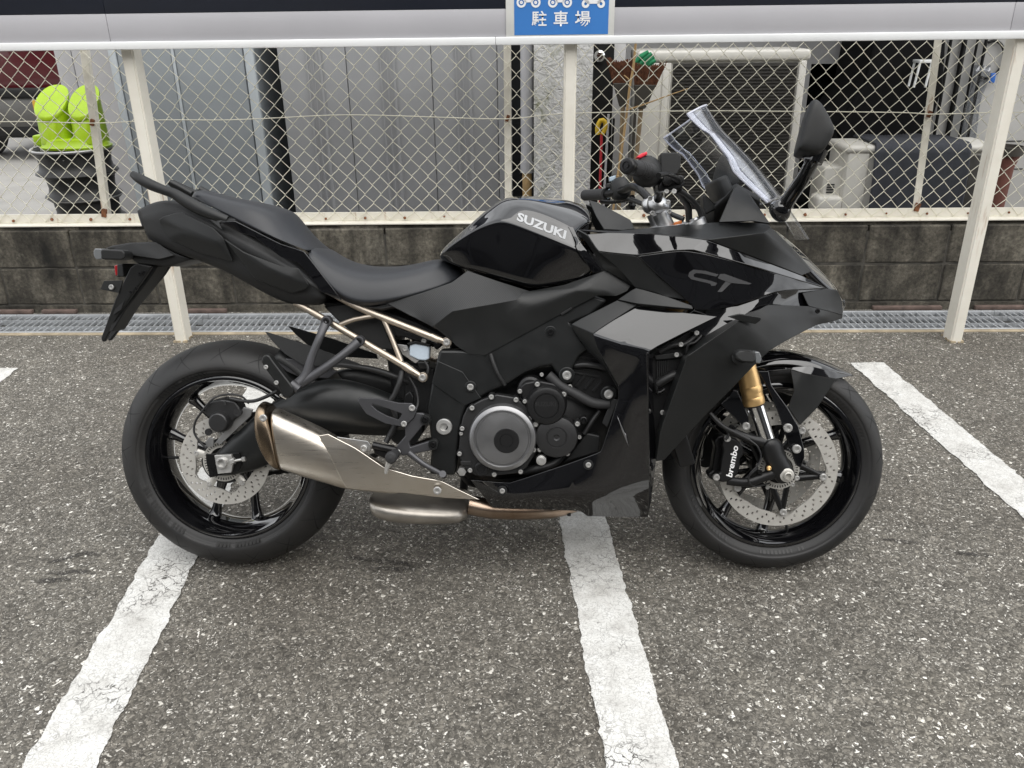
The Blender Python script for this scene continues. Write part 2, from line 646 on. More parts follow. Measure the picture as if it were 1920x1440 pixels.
def mat_blocks():
    m, nt, b = new_mat('old_block')
    vec = coords(nt, world=True)
    n1 = noise(nt, vec, 3.6, 7, 0.68, 0.4)
    n2 = noise(nt, vec, 60, 5, 0.7)
    col = ramp(nt, n1, [(0.33, (0.022, 0.020, 0.0155)), (0.45, (0.068, 0.061, 0.048)), (0.57, (0.125, 0.113, 0.090)), (0.72, (0.22, 0.203, 0.165))])
    col = mix(nt, 1.0, col, ramp(nt, n2, [(0.35, 0.55), (0.65, 1.3)]), 'MULTIPLY')
    # weather streaks running down
    sv = coords(nt, (5.0, 5.0, 0.5), world=True)
    st = noise(nt, sv, 2.2, 5)
    col = mix(nt, 1.0, col, ramp(nt, st, [(0.36, 0.42), (0.62, 1.25)]), 'MULTIPLY')
    lich = ramp(nt, noise(nt, vec, 9, 6, 0.75), [(0.62, 0.0), (0.72, 1.0)])
    col = mix(nt, math_node(nt, 'MULTIPLY', lich, 0.5), col, (0.19, 0.18, 0.145))
    nt.links.new(col, b.inputs['Base Color'])
    b.inputs['Roughness'].default_value = 0.9
    bump(nt, b, n2, 0.7, 0.004)
    MATS['old_block'] = m
    basic('mortar', (0.06, 0.056, 0.048), 0.9, vary=0.6, vscale=14, bmp=0.5, bscale=150)


def mat_cream():
    """old cream paint on steel, with rust running from some places"""
    m, nt, b = new_mat('cream_paint')
    vec = coords(nt, world=True)
    n = noise(nt, vec, 6, 6, 0.65)
    col = mix(nt, ramp(nt, n, [(0.35, 0.0), (0.7, 1.0)]), (0.72, 0.685, 0.60), (0.80, 0.77, 0.69))
    rv = coords(nt, (38, 38, 4.5), world=True)
    rn = noise(nt, rv, 1.0, 5, 0.6)
    spot = ramp(nt, rn, [(0.60, 0.0), (0.72, 1.0)])
    spot = math_node(nt, 'MULTIPLY', spot, ramp(nt, noise(nt, vec, 2.6, 3), [(0.44, 0.0), (0.58, 1.0)]))
    col = mix(nt, spot, col, mix(nt, n, (0.20, 0.07, 0.02), (0.48, 0.28, 0.12)))
    nt.links.new(col, b.inputs['Base Color'])
    b.inputs['Roughness'].default_value = 0.42
    bump(nt, b, noise(nt, vec, 60, 4), 0.12, 0.002)
    MATS['cream_paint'] = m
    basic('rust', (0.16, 0.062, 0.026), 0.85, vary=0.6, vscale=60, bmp=0.5, bscale=300)
    basic('wire_cream', (0.70, 0.675, 0.56), 0.5, vary=0.18, vscale=20)


mat_asphalt()
mat_paint()
mat_blocks()
mat_cream()
basic('yard_concrete', (0.27, 0.262, 0.245), 0.85, vary=0.18, vscale=1.7, bmp=0.3, bscale=90)
basic('galvanised', (0.40, 0.415, 0.43), 0.5, metal=0.35, vary=0.2, vscale=9, rvary=0.1)
basic('gutter_edge', (0.36, 0.30, 0.21), 0.7, metal=0.2, vary=0.4, vscale=8)
basic('gutter_dark', (0.035, 0.033, 0.03), 0.9, vary=0.4)
basic('panel_grey', (0.42, 0.415, 0.435), 0.38, vary=0.04, vscale=3)
basic('panel_navy', (0.012, 0.015, 0.025), 0.3, vary=0.1)
basic('trim_white', (0.78, 0.79, 0.79), 0.3, vary=0.03, vscale=5)
basic('sign_white', (0.66, 0.66, 0.63), 0.45, vary=0.06, vscale=9)
basic('sign_blue', (0.045, 0.19, 0.52), 0.4, vary=0.06, vscale=6)
basic('slab_brown', (0.12, 0.085, 0.072), 0.9, vary=0.4, vscale=20, bmp=0.5, bscale=120)

# ---------------------------------------------------------------- ground with the gutter channel
GW = 0.30
vs, fsx = [], []
prof = [(-60, 0), (-6, 0), (-3, 0), (0.004, 0), (0.012, -0.22), (GW - 0.012, -0.22), (GW - 0.004, 0), (3, 0), (8, 0), (120, 0)]
xs = [-120, -8, -4, 4, 8, 120]
for x in xs:
    for (t, z) in prof:
        vs.append((x, t, z))
k = len(prof)
for i in range(len(xs) - 1):
    for j in range(k - 1):
        fsx.append((i * k + j, (i + 1) * k + j, (i + 1) * k + j + 1, i * k + j + 1))
g = fobj('ground', mesh('ground', vs, fsx, False), 'asphalt')
tag(g, kind='structure')
yard = fobj('yard', mesh('yard', [(-40, 0.52, 0.004), (40, 0.52, 0.004), (40, 60, 0.004), (-40, 60, 0.004)], [(0, 1, 2, 3)], False), 'yard_concrete')
tag(yard, kind='structure')

# ---------------------------------------------------------------- painted lines, each a ragged strip
LINE_SETS = [
    # near left, far left, near right, far right (ground points)
    ('white parking line running from the lower left corner to under the rear wheel', gl(43, 1437), gl(295, 1015), gl(183, 1435), gl(370, 1048), 3.33),
    ('white parking line in the middle running from the bottom edge under the belly of the motorcycle', gl(1135, 1433), gl(1047, 964), gl(1270, 1433), gl(1135, 973), 3.33),
    ('cracked white parking line at the right, ending beside the front wheel', gl(1920, 973), gl(1594, 681), gl(1920, 901), gl(1659, 681), None),
]


def ragged_strip(name, label, a0, a1, b0, b1, yfar, seed):
    rng = random.Random(seed)

    def ext(p, q, y):
        tt = (y - p.y) / (q.y - p.y)
        return p + (q - p) * tt
    if yfar is None:
        yfar = (a1.y + b1.y) / 2
    y0 = 0.25
    A0, A1, B0, B1 = ext(a0, a1, y0), ext(a0, a1, yfar), ext(b0, b1, y0), ext(b0, b1, yfar)
    n = int((yfar - y0) / 0.007)
    vs, fs_ = [], []
    ja = jb = 0
    ka = kb = 0
    for i in range(n + 1):
        t = i / n
        if i % 3 == 0:
            ka = rng.gauss(0, 0.0035)
            kb = rng.gauss(0, 0.0035)
        ja = 0.8 * ja + 0.2 * ka + rng.gauss(0, 0.0013)
        jb = 0.8 * jb + 0.2 * kb + rng.gauss(0, 0.0013)
        L, R = A0.lerp(A1, t), B0.lerp(B1, t)
        L = Vector((L.x + ja, L.y, 0.003))
        R = Vector((R.x + jb, R.y, 0.003))
        if i in (0, n):
            dy = rng.gauss(0, 0.002)
        vs += [L, L.lerp(R, 0.5) + Vector((0, 0, 0.0012)), R]
    for i in range(n):
        for c in (0, 1):
            a = i * 3 + c
            fs_.append((a, a + 1, a + 4, a + 3))
    o = link(name, mesh(name, vs, fs_, False), 'line_paint')
    tag(o, kind='structure', label=label)
    return o


for i, (lab, a0, a1, b0, b1, yf) in enumerate(LINE_SETS):
    ragged_strip('parking_line', lab, a0, a1, b0, b1, yf, 10 + i)
# the one whose end shows at the left edge
c = gl(35, 691)
a0, b0 = Vector((c.x - 0.15 + 0.10, c.y - 2, 0)), Vector((c.x + 0.10, c.y - 2, 0))
ragged_strip('parking_line', 'white parking line whose end shows at the left edge behind the tail', a0, Vector((c.x - 0.15, c.y, 0)), b0, c.copy(), c.y, 33)

# dark rubber marks on the asphalt
def mat_mark():
    m = bpy.data.materials.new('rubber_mark')
    m.use_nodes = True
    nt = m.node_tree
    b = nt.nodes['Principled BSDF']
    b.inputs['Base Color'].default_value = (0.035, 0.032, 0.03, 1)
    b.inputs['Roughness'].default_value = 0.8
    vec = coords(nt)
    a = math_node(nt, 'MULTIPLY', ramp(nt, noise(nt, vec, 160, 4, 0.7), [(0.38, 0.0), (0.60, 1.0)]), ramp(nt, noise(nt, vec, 14, 3), [(0.32, 0.2), (0.55, 0.85)]))
    nt.links.new(a, b.inputs['Alpha'])
    MATS['rubber_mark'] = m


mat_mark()
for mk in (((78, 1056), (110, 1052), (140, 1043), (165, 1038), (192, 1044)), ((86, 1074), (120, 1075), (150, 1072), (182, 1078)), ((58, 1091), (95, 1089), (140, 1086)),
           ((1790, 1038), (1830, 1040), (1862, 1042)), ((1655, 1012), (1690, 1016), (1740, 1022)), ((640, 1045), (700, 1052), (760, 1058), (800, 1060)), ((690, 1066), (750, 1068), (800, 1064))):
    cp = [gl(u, v) for u, v in mk]
    q = spline([tuple(p) for p in cp], 6)
    vs, fq = [], []
    for i, p in enumerate(q):
        f = i / (len(q) - 1)
        hw_ = 0.011 * math.sin(math.pi * min(0.96, max(0.06, f))) ** 0.6 + 0.002 * random.uniform(-1, 1)
        vs += [(p[0], p[1] - hw_, 0.0022), (p[0], p[1] + hw_, 0.0022)]
    fq = [(2 * i, 2 * i + 2, 2 * i + 3, 2 * i + 1) for i in range(len(q) - 1)]
    tag(link('tyre_mark', mesh('tyre_mark', vs, fq, False), 'rubber_mark'), kind='structure')

# ---------------------------------------------------------------- gutter grating, one-metre panels
bar_me = box_mesh('cross_bar', (0, 0, 0), (0.0065, GW - 0.03, 0.014))
rail_me = box_mesh('bearing_bar', (0, 0, 0), (0.9985, 0.005, 0.026))
edge_me = box_mesh('edge_bar', (0, 0, 0), (0.9985, 0.016, 0.034), 0.002)
lip_me = box_mesh('gutter_lip', (0, 0, 0), (0.9985, 0.026, 0.012), 0.002)
for i in range(-6, 6):
    s0 = i + 0.43
    gname = 'steel gutter grating panel %s' % {
        -6: 'at the foot of the wall third beyond the left edge', -5: 'at the foot of the wall second beyond the left edge', 4: 'second beyond the right edge', 5: 'third beyond the right edge', -4: 'at the foot of the wall beyond the left edge', -3: 'at the left edge of the picture', -2: 'below the tail and around the left post', -1: 'behind the rear of the motorcycle', 0: 'behind the engine',
        1: 'behind the front fairing', 2: 'around the foot of the right post', 3: 'beyond the right edge'}[i]
    th = fthing('drain_grating', gname, 'grating', (s0, 0, 0), 'gutter gratings along the wall')
    for nm, me, mt, y, z in (('gutter_lip', lip_me, 'gutter_edge', 0.002, 0.0), ('edge_bar', edge_me, 'galvanised', 0.026, -0.010), ('edge_bar', edge_me, 'galvanised', GW - 0.020, -0.010),
                             ('bearing_bar', rail_me, 'galvanised', 0.10, -0.008), ('bearing_bar', rail_me, 'galvanised', 0.195, -0.008)):
        if not me.materials:
            me.materials.append(MATS[mt])
        o = link(nm, me, None, th)
        o.location = (0.5, y, z)
    if not bar_me.materials:
        bar_me.materials.append(MATS['galvanised'])
    for j in range(30):
        o = link('cross_bar', bar_me, None, th)
        o.location = (0.03 + j * 0.0324, GW / 2, -0.009)
        o.rotation_euler = (rad(3 * random.uniform(-1, 1)), 0, 0)

# loose flat brown slabs along the foot of the wall
for (u0, u1, lab) in ((2, 66, 'flat brown slab at the foot of the wall by the left edge'), (84, 148, 'flat brown slab at the foot of the wall under the indicator'), (330, 428, 'long thin brown slab at the foot of the wall behind the rear wheel'),
                      (1632, 1760, 'long brown slab at the foot of the wall left of the right post'), (1822, 1919, 'flat brown slab at the foot of the wall right of the right post')):
    sa, _ = fs(u0, 588, GW + 0.03)
    sb, _ = fs(u1, 588, GW + 0.03)
    o = fobj('brown_slab', box_mesh('brown_slab', ((sa + sb) / 2, GW + 0.019, 0.011), (sb - sa, 0.03, 0.02), 0.003), 'slab_brown')
    tag(o, lab, 'slab', 'brown slabs along the wall foot')

# ---------------------------------------------------------------- block wall
WT = 0.335                                            # its face
wall = fthing('block_wall', 'low dark weathered concrete block wall behind the gutter', 'wall')
core = fobj('mortar', box_mesh('mortar', (0, WT + 0.075, 0.2), (11.6, 0.138, 0.40)), 'mortar')
core.parent = wall
core.matrix_world = FM.copy()
bm = bmesh.new()
bm_box(bm, (0, WT + 0.07, 0.012), (11.6, 0.156, 0.05))
base_o = link('footing', from_bm('footing', bm), 'old_block', wall)
blk = []
for kx in range(3):
    bm = bmesh.new()
    bm_box(bm, (0, 0, 0), (0.391, 0.15, 0.1885))
    bmesh.ops.bevel(bm, geom=bm.edges[:], offset=0.004 + 0.001 * kx, segments=1, affect='EDGES')
    me = from_bm('block', bm)
    me.materials.append(MATS['old_block'])
    blk.append(me)
s_joint = fs(1755, 573, WT)[0]
for row, z in enumerate((0.138, 0.336)):
    for i in range(-19, 9):
        o = link('block', random.choice(blk), None, wall)
        o.location = (s_joint + 0.2 + i * 0.4, WT + 0.075 + random.uniform(-0.003, 0.003), z)
        o.rotation_euler = (0, 0, rad(random.uniform(-0.3, 0.3)))
bm = bmesh.new()
for i in range(61):                                    # rough cement bedding under the rail
    x = -5.8 + i * 0.19
    bm_box(bm, (x + 0.095, WT + 0.085, 0.438 + random.uniform(-0.004, 0.004)), (0.192, 0.115 + random.uniform(-0.012, 0.012), 0.022))
link('bedding', from_bm('bedding', bm), 'old_block', wall)

# ---------------------------------------------------------------- chain-link fence
FT = 0.40
fence = fthing('chain_link_fence', 'cream chain-link fence with rusty angle-iron posts on top of the block wall', 'fence')
MW, MH = 0.0800, 0.0850
wires = []
for kx in range(4):
    rng = random.Random(50 + kx)
    pts = []
    z = 0.462
    n = 21
    for i in range(n + 1):
        x = (-1 if i % 2 else 1) * MW / 4
        y = 0.0035 if i % 2 else -0.0035
        jx, jz = rng.gauss(0, 0.0011), rng.gauss(0, 0.0011)
        sg = -1 if i % 2 else 1
        pts.append(Vector((x * 0.92 + jx, y, z - 0.004 + jz)))
        pts.append(Vector((x * 1.05 + jx, -y * 0.2, z + jz)))
        pts.append(Vector((x * 0.92 + jx, -y, z + 0.004 + jz)))
        z += MH / 2
    vs, fs_ = tube_data([tuple(p) for p in pts], 0.0018, 5, 1)
    me = mesh('wire', vs, fs_, True, 0)
    me.materials.append(MATS['wire_cream'])
    wires.append(me)
s_kn = fs(1000, 135, FT)[0]
for i in range(-142, 142):
    o = link('wire', random.choice(wires), None, fence)
    o.location = (s_kn + MW / 4 + i * MW / 2, FT + random.uniform(-0.001, 0.001), 0.0 if i % 2 else -MH / 2)
# straining wire half way up, slightly wavy
pts = [(-5.7, FT - 0.008, 0.95)]
for (u, v) in ((-60, 229), (60, 228), (180, 231), (300, 225), (420, 225), (520, 221), (620, 216), (700, 216), (800, 219), (950, 223), (1055, 213), (1290, 208), (1500, 209), (1690, 211), (1740, 214), (1800, 213), (1860, 211), (1980, 210)):
    s, z = fs(u, v, FT - 0.008)
    pts.append((s, FT - 0.008, z))
pts.append((5.7, FT - 0.008, 0.95))
tube('straining_wire', pts, 0.0022, 'wire_cream', fence, 6, 3)
# angle-iron posts
for (ub, vb, ut, vt) in ((199, 400, 158, 95), (953, 358, 951, 88), (1716, 392, 1758, 74), (-600, 400, -700, 95), (2480, 392, 2560, 74)):
    s0, z0 = fs(ub, vb, FT + 0.022)
    s1, z1 = fs(ut, vt, FT + 0.022)
    k = (s1 - s0) / (z1 - z0)
    bot, top = 0.40, 1.9
    a, b_ = s0 + k * (bot - z0), s0 + k * (top - z0)
    w, d, th_ = 0.034, 0.034, 0.006
    prof = [(-w / 2, 0), (w / 2, 0), (w / 2, d), (w / 2 - th_, d), (w / 2 - th_, th_), (-w / 2, th_)]
    vs = [(a + px, FT + 0.012 + py, bot) for px, py in prof] + [(b_ + px, FT + 0.012 + py, top) for px, py in prof]
    fs_ = [tuple(range(5, -1, -1)), tuple(range(6, 12))] + [(i, (i + 1) % 6, 6 + (i + 1) % 6, 6 + i) for i in range(6)]
    p = link('post', mesh('post', vs, fs_, False), 'cream_paint', fence)
    mod_bevel(p, 0.0015, 2)
    for zc, sz, an in ((0.945, (0.016, 0.016, 0.03), 20), (0.505, (0.022, 0.02, 0.04), 12)):
        bm = bmesh.new()
        bm_box(bm, (a + k * (zc - bot), FT + 0.005, zc), sz, Matrix.Rotation(rad(an), 3, 'Y'))
        link('rusty_clip', from_bm('rusty_clip', bm), 'rust', p)
# bottom rail: angle iron with tie bolts
vs, fs_ = [], []
prof = [(FT - 0.055, 0.449), (FT - 0.055, 0.456), (FT + 0.004, 0.456), (FT + 0.004, 0.500), (FT + 0.010, 0.500), (FT + 0.010, 0.449)]
for x in (-5.7, 5.7):
    vs += [(x, y, z) for y, z in prof]
fs_ = [tuple(range(5, -1, -1)), tuple(range(6, 12))] + [(i, (i + 1) % 6, 6 + (i + 1) % 6, 6 + i) for i in range(6)]
rail = link('bottom_rail', mesh('bottom_rail', vs, fs_, False), 'cream_paint', fence)
mod_bevel(rail, 0.0015, 2)
tie_me = lathe_mesh('rusty_tie', (0, 0, 0), (0, -1, 0), [(0, 0.007), (0.006, 0.006), (0.010, 0.002)], 8)
tie_me.materials.append(MATS['rust'])
for i in range(-28, 29):
    o = link('rusty_tie', tie_me, None, rail)
    o.location = (i * 0.2 + 0.06, FT + 0.003, 0.472 + random.uniform(-0.006, 0.004))
    o.scale = [random.uniform(0.6, 1.3)] * 3
# twisted ends of the mesh along the rail
pts = []
for i in range(254):
    pts.append((-5.6 + i * 0.044, FT - 0.004 + (0.003 if i % 2 else -0.003), 0.461 + random.uniform(-0.0035, 0.003)))
tube('bottom_wire', pts, 0.0016, 'wire_cream', fence, 5, 1)

# ---------------------------------------------------------------- steel posts that carry the board
BT = -0.165                                           # front of the board
for (u, v, lab, side) in ((348.75, 642, 'cream square steel post behind the tail of the motorcycle', -1), (1782.7, 642.6, 'cream square steel post at the right with rust streaks', 1), (1068, None, 'cream square steel post in the middle behind the fuel tank', 0),
                          (-3.38, -1, 'cream square steel post beyond the left edge', 0), (3.86, -1, 'cream square steel post beyond the right edge', 0)):
    if v == -1:
        s, t = u, -0.128
    elif v:
        P = gl(u, v)
        s, t = (P - FO).dot(FE), (P - FO).dot(FN)
    else:
        t = -0.128
        s = fs(1068.5, 200, t)[0]
    w, d = 0.051, 0.088
    cx = s + (-w / 2 if side == -1 else (w / 2 if side == 1 else 0))
    cy = t + d / 2
    th = fthing('sign_post', lab, 'post', (cx, cy, 0), 'posts carrying the board')
    bm = bmesh.new()
    bm_box(bm, (0, 0, 0.95), (w, d, 1.9))
    bmesh.ops.bevel(bm, geom=[e for e in bm.edges if abs(e.verts[0].co.z - e.verts[1].co.z) > 1], offset=0.007, segments=3, affect='EDGES')
    link('post', from_bm('post', bm, True, 40), 'cream_paint', th)
    rng = random.Random(int(u))
    bm = bmesh.new()
    for i in range(30):                                # crust of rust at the foot
        a = rng.uniform(0, 6.28)
        x, y = max(-w / 2, min(w / 2, 0.05 * math.cos(a))), max(-d / 2, min(d / 2, 0.07 * math.sin(a)))
        bm_box(bm, (x, y, 0.003), (rng.uniform(0.006, 0.016), rng.uniform(0.006, 0.016), rng.uniform(0.006, 0.014)))
    link('rust_crust', from_bm('rust_crust', bm), 'gutter_edge', th)

# ---------------------------------------------------------------- long board over the fence
zb = fs(960, 84.5, BT)[1]
zt = fs(960, 69, BT)[1]
zd = fs(960, 16, BT)[1]
board = fthing('sign_board', 'long grey and navy board with a white lower trim carried by the posts', 'board')
seam = fs(203, 60, BT)[0]
xsplit = [-5.6, seam - 1.84, seam, fs(940, 50, BT)[0] + 2.0, 3.9, 5.6]
for a, b_ in zip(xsplit[:-1], xsplit[1:]):
    link('grey_panel', box_mesh('grey_panel', ((a + b_) / 2, BT + 0.012, (zt + zd) / 2), (b_ - a - 0.0018, 0.016, zd - zt - 0.001), 0.001), 'panel_grey', board)
    link('navy_panel', box_mesh('navy_panel', ((a + b_) / 2, BT + 0.012, (zd + 1.86) / 2), (b_ - a - 0.0018, 0.0165, 1.86 - zd), 0.001), 'panel_navy', board)
st = fs(929, 75, BT)[0]
for a, b_ in ((-5.6, st), (st, 5.6)):
    tr = link('lower_trim', box_mesh('lower_trim', ((a + b_) / 2, BT + 0.009, (zb + zt) / 2), (b_ - a - 0.0016, 0.03, zt - zb), 0.003), 'trim_white', board)
link('back_frame', box_mesh('back_frame', (0, BT + 0.035, 1.58), (11.1, 0.028, 0.5)), 'trim_white', board)


# ---------------------------------------------------------------- blue parking sign
def text_mesh(txt, bold=0.0, shear=0.0, name='lettering', res=3):
    cu = bpy.data.curves.new(name, 'FONT')
    cu.body = txt
    cu.offset = bold
    cu.shear = shear
    cu.resolution_u = res
    o = bpy.data.objects.new(name, cu)
    COL.objects.link(o)
    bpy.context.view_layer.update()
    me = bpy.data.meshes.new_from_object(o.evaluated_get(bpy.context.evaluated_depsgraph_get()))
    bpy.data.objects.remove(o)
    bpy.data.curves.remove(cu)
    me.name = name
    return me


def fit_text(me, P0, P1, P2, lift=None):
    """map the text's box on the parallelogram bottom-left, bottom-right, top-left"""
    xs = [v.co.x for v in me.vertices]
    ys = [v.co.y for v in me.vertices]
    x0, x1, y0, y1 = min(xs), max(xs), min(ys), max(ys)
    P0, P1, P2 = Vector(P0), Vector(P1), Vector(P2)
    for v in me.vertices:
        a, b_ = (v.co.x - x0) / (x1 - x0), (v.co.y - y0) / (y1 - y0)
        v.co = P0 + (P1 - P0) * a + (P2 - P0) * b_ + (lift or Vector((0, 0, 0)))
    me.update()
    return me


ST = BT - 0.004
plate = fthing('parking_sign', 'blue parking sign with white vehicle symbols on the board', 'sign')


def sp(u, v, t=ST):
    s, z = fs(u, v, t)
    return Vector((s, t, z))


pl, pr, pb = sp(949, 66)[0], sp(1151, 66)[0], sp(1050, 69)[2]
ph = 0.30
link('backing_plate', box_mesh('backing_plate', ((pl + pr) / 2, BT + 0.0005, pb + ph / 2), (pr - pl, 0.005, ph), 0.001), 'sign_white', plate)
bl, br, bb = sp(964.5, 64)[0], sp(1140, 64)[0], sp(1050, 65)[2]
link('blue_panel', box_mesh('blue_panel', ((bl + br) / 2, ST + 0.0015, bb + 0.13), (br - bl, 0.002, 0.26)), 'sign_blue', plate)
for ch, u0, u1 in (('駐', 997, 1025), ('車', 1038, 1065), ('場', 1078, 1107)):
    me = fit_text(text_mesh(ch, 0.014), sp(u0, 49.5, ST - 0.001), sp(u1, 49.2, ST - 0.001), sp(u0, 20.5, ST - 0.001))
    link('lettering', me, 'logo_white', plate)


def icon(parts, name):
    bm = bmesh.new()
    for kind, *a in parts:
        if kind == 'ring':
            c, ro, ri = a
            for i in range(20):
                q = []
                for (r_, k) in ((ro, i), (ro, i + 1), (ri, i + 1), (ri, i)):
                    an = 2 * math.pi * k / 20
                    q.append(bm.verts.new((c[0] + r_ * math.cos(an), c[1], c[2] + r_ * math.sin(an))))
                bm.faces.new(q)
        else:
            bm.faces.new([bm.verts.new(p) for p in a[0]])
    link(name, from_bm(name, bm), 'logo_white', plate)


px = 1.0 / 423.0                                       # metres per photograph pixel on the board
for cu_ in (991, 1050):                                # two motorcycle symbols
    c0, c1 = sp(cu_ - 13.5, 4.5, ST - 0.001), sp(cu_ + 13.5, 4.5, ST - 0.001)
    m_ = (c0 + c1) / 2
    body = [m_ + Vector((x * px, 0, z * px)) for x, z in ((-6, 0), (6, 0), (9, 5), (15, 13), (11, 22), (8, 22), (10, 14), (-2, 12), (-18, 16), (-19, 12), (-9, 8))]
    icon([('ring', c0, 8 * px, 4.6 * px), ('ring', c0, 2.6 * px, 0.4 * px), ('ring', c1, 8 * px, 4.6 * px), ('ring', c1, 2.6 * px, 0.4 * px), ('poly', body)], 'vehicle_symbol')
c0, c1 = sp(1098, 7, ST - 0.001), sp(1127, 7, ST - 0.001)
m_ = (c0 + c1) / 2
body = [m_ + Vector((x * px, 0, z * px)) for x, z in ((-10, 0), (10, 0), (15, 6), (21, 6), (21, 12), (16, 15), (11, 27), (-9, 27), (-14, 16), (-21, 14), (-21, 6), (-16, 6))]
icon([('ring', c0, 6.5 * px, 2.4 * px), ('ring', c1, 6.5 * px, 2.4 * px), ('poly', body)], 'vehicle_symbol')

# ================================================================== THINGS BEHIND THE FENCE
def steel(name, col, rough=0.45):
    basic(name, col, rough, vary=0.06, vscale=4, bmp=0.03, bscale=60)


steel('shed_blue', (0.25, 0.272, 0.29))
steel('shed_grey', (0.28, 0.285, 0.295))
steel('shed_edge', (0.42, 0.455, 0.48))
steel('locker_grey', (0.36, 0.355, 0.36))
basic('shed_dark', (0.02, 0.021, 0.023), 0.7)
basic('ac_beige', (0.60, 0.585, 0.54), 0.45, vary=0.06, vscale=6)
basic('ac_fin', (0.05, 0.047, 0.043), 0.6, vary=0.2, vscale=20)
basic('wall_white', (0.52, 0.515, 0.515), 0.8, vary=0.06, vscale=3, bmp=0.3, bscale=50)
basic('wall_side', (0.46, 0.455, 0.44), 0.8, vary=0.08, vscale=3, bmp=0.3, bscale=50)
basic('black_tarp', (0.0035, 0.0035, 0.004), 0.7, spec=0.15)
basic('window_dark', (0.006, 0.0065, 0.008), 0.15)
basic('carpet_grey', (0.052, 0.056, 0.068), 0.95, vary=0.15, vscale=30, bmp=0.5, bscale=250)
basic('lime_plastic', (0.33, 0.50, 0.008), 0.38, vary=0.06, vscale=10)
basic('alloy', (0.40, 0.40, 0.40), 0.5, metal=0.3, vary=0.2)
basic('alloy_dark', (0.03, 0.03, 0.03), 0.5, metal=0.3, vary=0.4)
basic('steel_black', (0.008, 0.008, 0.008), 0.55, spec=0.3)
basic('bristle_brown', (0.12, 0.045, 0.022), 0.9, vary=0.5, vscale=60)
basic('broom_head', (0.055, 0.05, 0.042), 0.6)
basic('broom_stick', (0.23, 0.17, 0.10), 0.7, vary=0.3, vscale=15)
basic('brush_green', (0.01, 0.19, 0.075), 0.7, vary=0.3, vscale=60)
basic('bamboo', (0.42, 0.28, 0.13), 0.6, vary=0.25, vscale=12)
basic('red_paint', (0.42, 0.02, 0.03), 0.4)
basic('yellow_plastic', (0.60, 0.40, 0.02), 0.45)
basic('car_red', (0.06, 0.005, 0.008), 0.25, coat=0.6)
basic('car_grey', (0.085, 0.083, 0.078), 0.5)
basic('plate_yellow', (0.42, 0.24, 0.015), 0.5)
basic('plate_black', (0.02, 0.02, 0.02), 0.5)
basic('pvc_grey', (0.45, 0.45, 0.47), 0.5, vary=0.06)
basic('pot_brown', (0.17, 0.065, 0.05), 0.7, vary=0.2)
basic('blue_tape', (0.03, 0.14, 0.50), 0.5)
clear_plastic('poly_sheet', (0.75, 0.77, 0.80), 0.12)


def mat_stucco():
    m, nt, b = new_mat('stucco')
    vec = coords(nt)
    n = noise(nt, vec, 22, 5, 0.6, 1.2)
    moss = math_node(nt, 'MULTIPLY', ramp(nt, noise(nt, coords(nt, (1.6, 1.6, 0.45)), 6, 6, 0.7), [(0.50, 0.0), (0.66, 1.0)]), ramp(nt, noise(nt, vec, 40, 4), [(0.4, 0.2), (0.6, 1.0)]))
    nt.links.new(mix(nt, moss, (0.55, 0.55, 0.545), (0.16, 0.17, 0.075)), b.inputs['Base Color'])
    b.inputs['Roughness'].default_value = 0.85
    bump(nt, b, n, 0.9, 0.02)
    MATS['stucco'] = m


mat_stucco()


def fbox(name, s0, s1, t0, t1, z0, z1, mat, parent=None, bev=0.0):
    return fobj(name, box_mesh(name, ((s0 + s1) / 2, (t0 + t1) / 2, (z0 + z1) / 2), (s1 - s0, t1 - t0, z1 - z0), bev), mat, parent)


# ---- two steel sheds
SH = 1.0
a = fthing('storage_shed', 'blue-grey steel storage shed behind the fence, right of the stacked wheels', 'shed')
fbox('body', -2.17, -1.385, SH + 0.012, SH + 0.75, 0.02, 2.0, 'shed_blue', a)
for s0, s1 in ((-2.125, -1.832), (-1.812, -1.445)):
    fbox('door_panel', s0, s1, SH - 0.004, SH + 0.02, 0.06, 1.96, 'shed_blue', a, 0.006)
for s0, s1 in ((-2.170, -2.130), (-1.438, -1.386)):
    fbox('corner_post', s0, s1, SH - 0.010, SH + 0.03, 0.02, 2.0, 'shed_edge', a, 0.008)
fbox('centre_stile', -1.830, -1.814, SH - 0.009, SH + 0.03, 0.05, 1.97, 'shed_edge', a, 0.004)
b2 = fthing('storage_shed', 'wide light grey ribbed steel shed behind the fence, left of the drainpipe', 'shed')
fbox('body', -1.262, -0.025, SH + 0.015, SH + 0.8, 0.02, 2.05, 'shed_grey', b2)
for s0, s1, rib in ((-1.258, -0.896, -1.062), (-0.892, -0.438, -0.668), (-0.434, -0.086, -0.263), (-0.082, -0.028, None)):
    p = fbox('door_panel', s0, s1, SH, SH + 0.02, 0.03, 2.02, 'shed_grey', b2, 0.003)
    if rib is not None:
        for dx, w in ((-0.040, 0.022), (-0.006, 0.020), (0.032, 0.028)):
            bm = bmesh.new()
            bm_box(bm, (rib + dx, SH, 1.03), (w, 0.020, 1.96))
            bmesh.ops.bevel(bm, geom=[e for e in bm.edges if abs(e.verts[0].co.z - e.verts[1].co.z) > 1], offset=0.007, segments=2, affect='EDGES')
            o = link('pressed_rib', from_bm('pressed_rib', bm, True), 'shed_grey', p)
lk = fthing('steel_locker', 'pale grey steel locker behind the green step stool', 'locker')
fbox('body', -3.28, -2.62, 2.52, 3.0, 0.02, 1.95, 'locker_grey', lk)
fbox('door_panel', -3.275, -3.155, 2.50, 2.53, 0.04, 1.93, 'locker_grey', lk, 0.004)
fbox('door_panel', -3.150, -2.63, 2.50, 2.53, 0.04, 1.93, 'locker_grey', lk, 0.004)

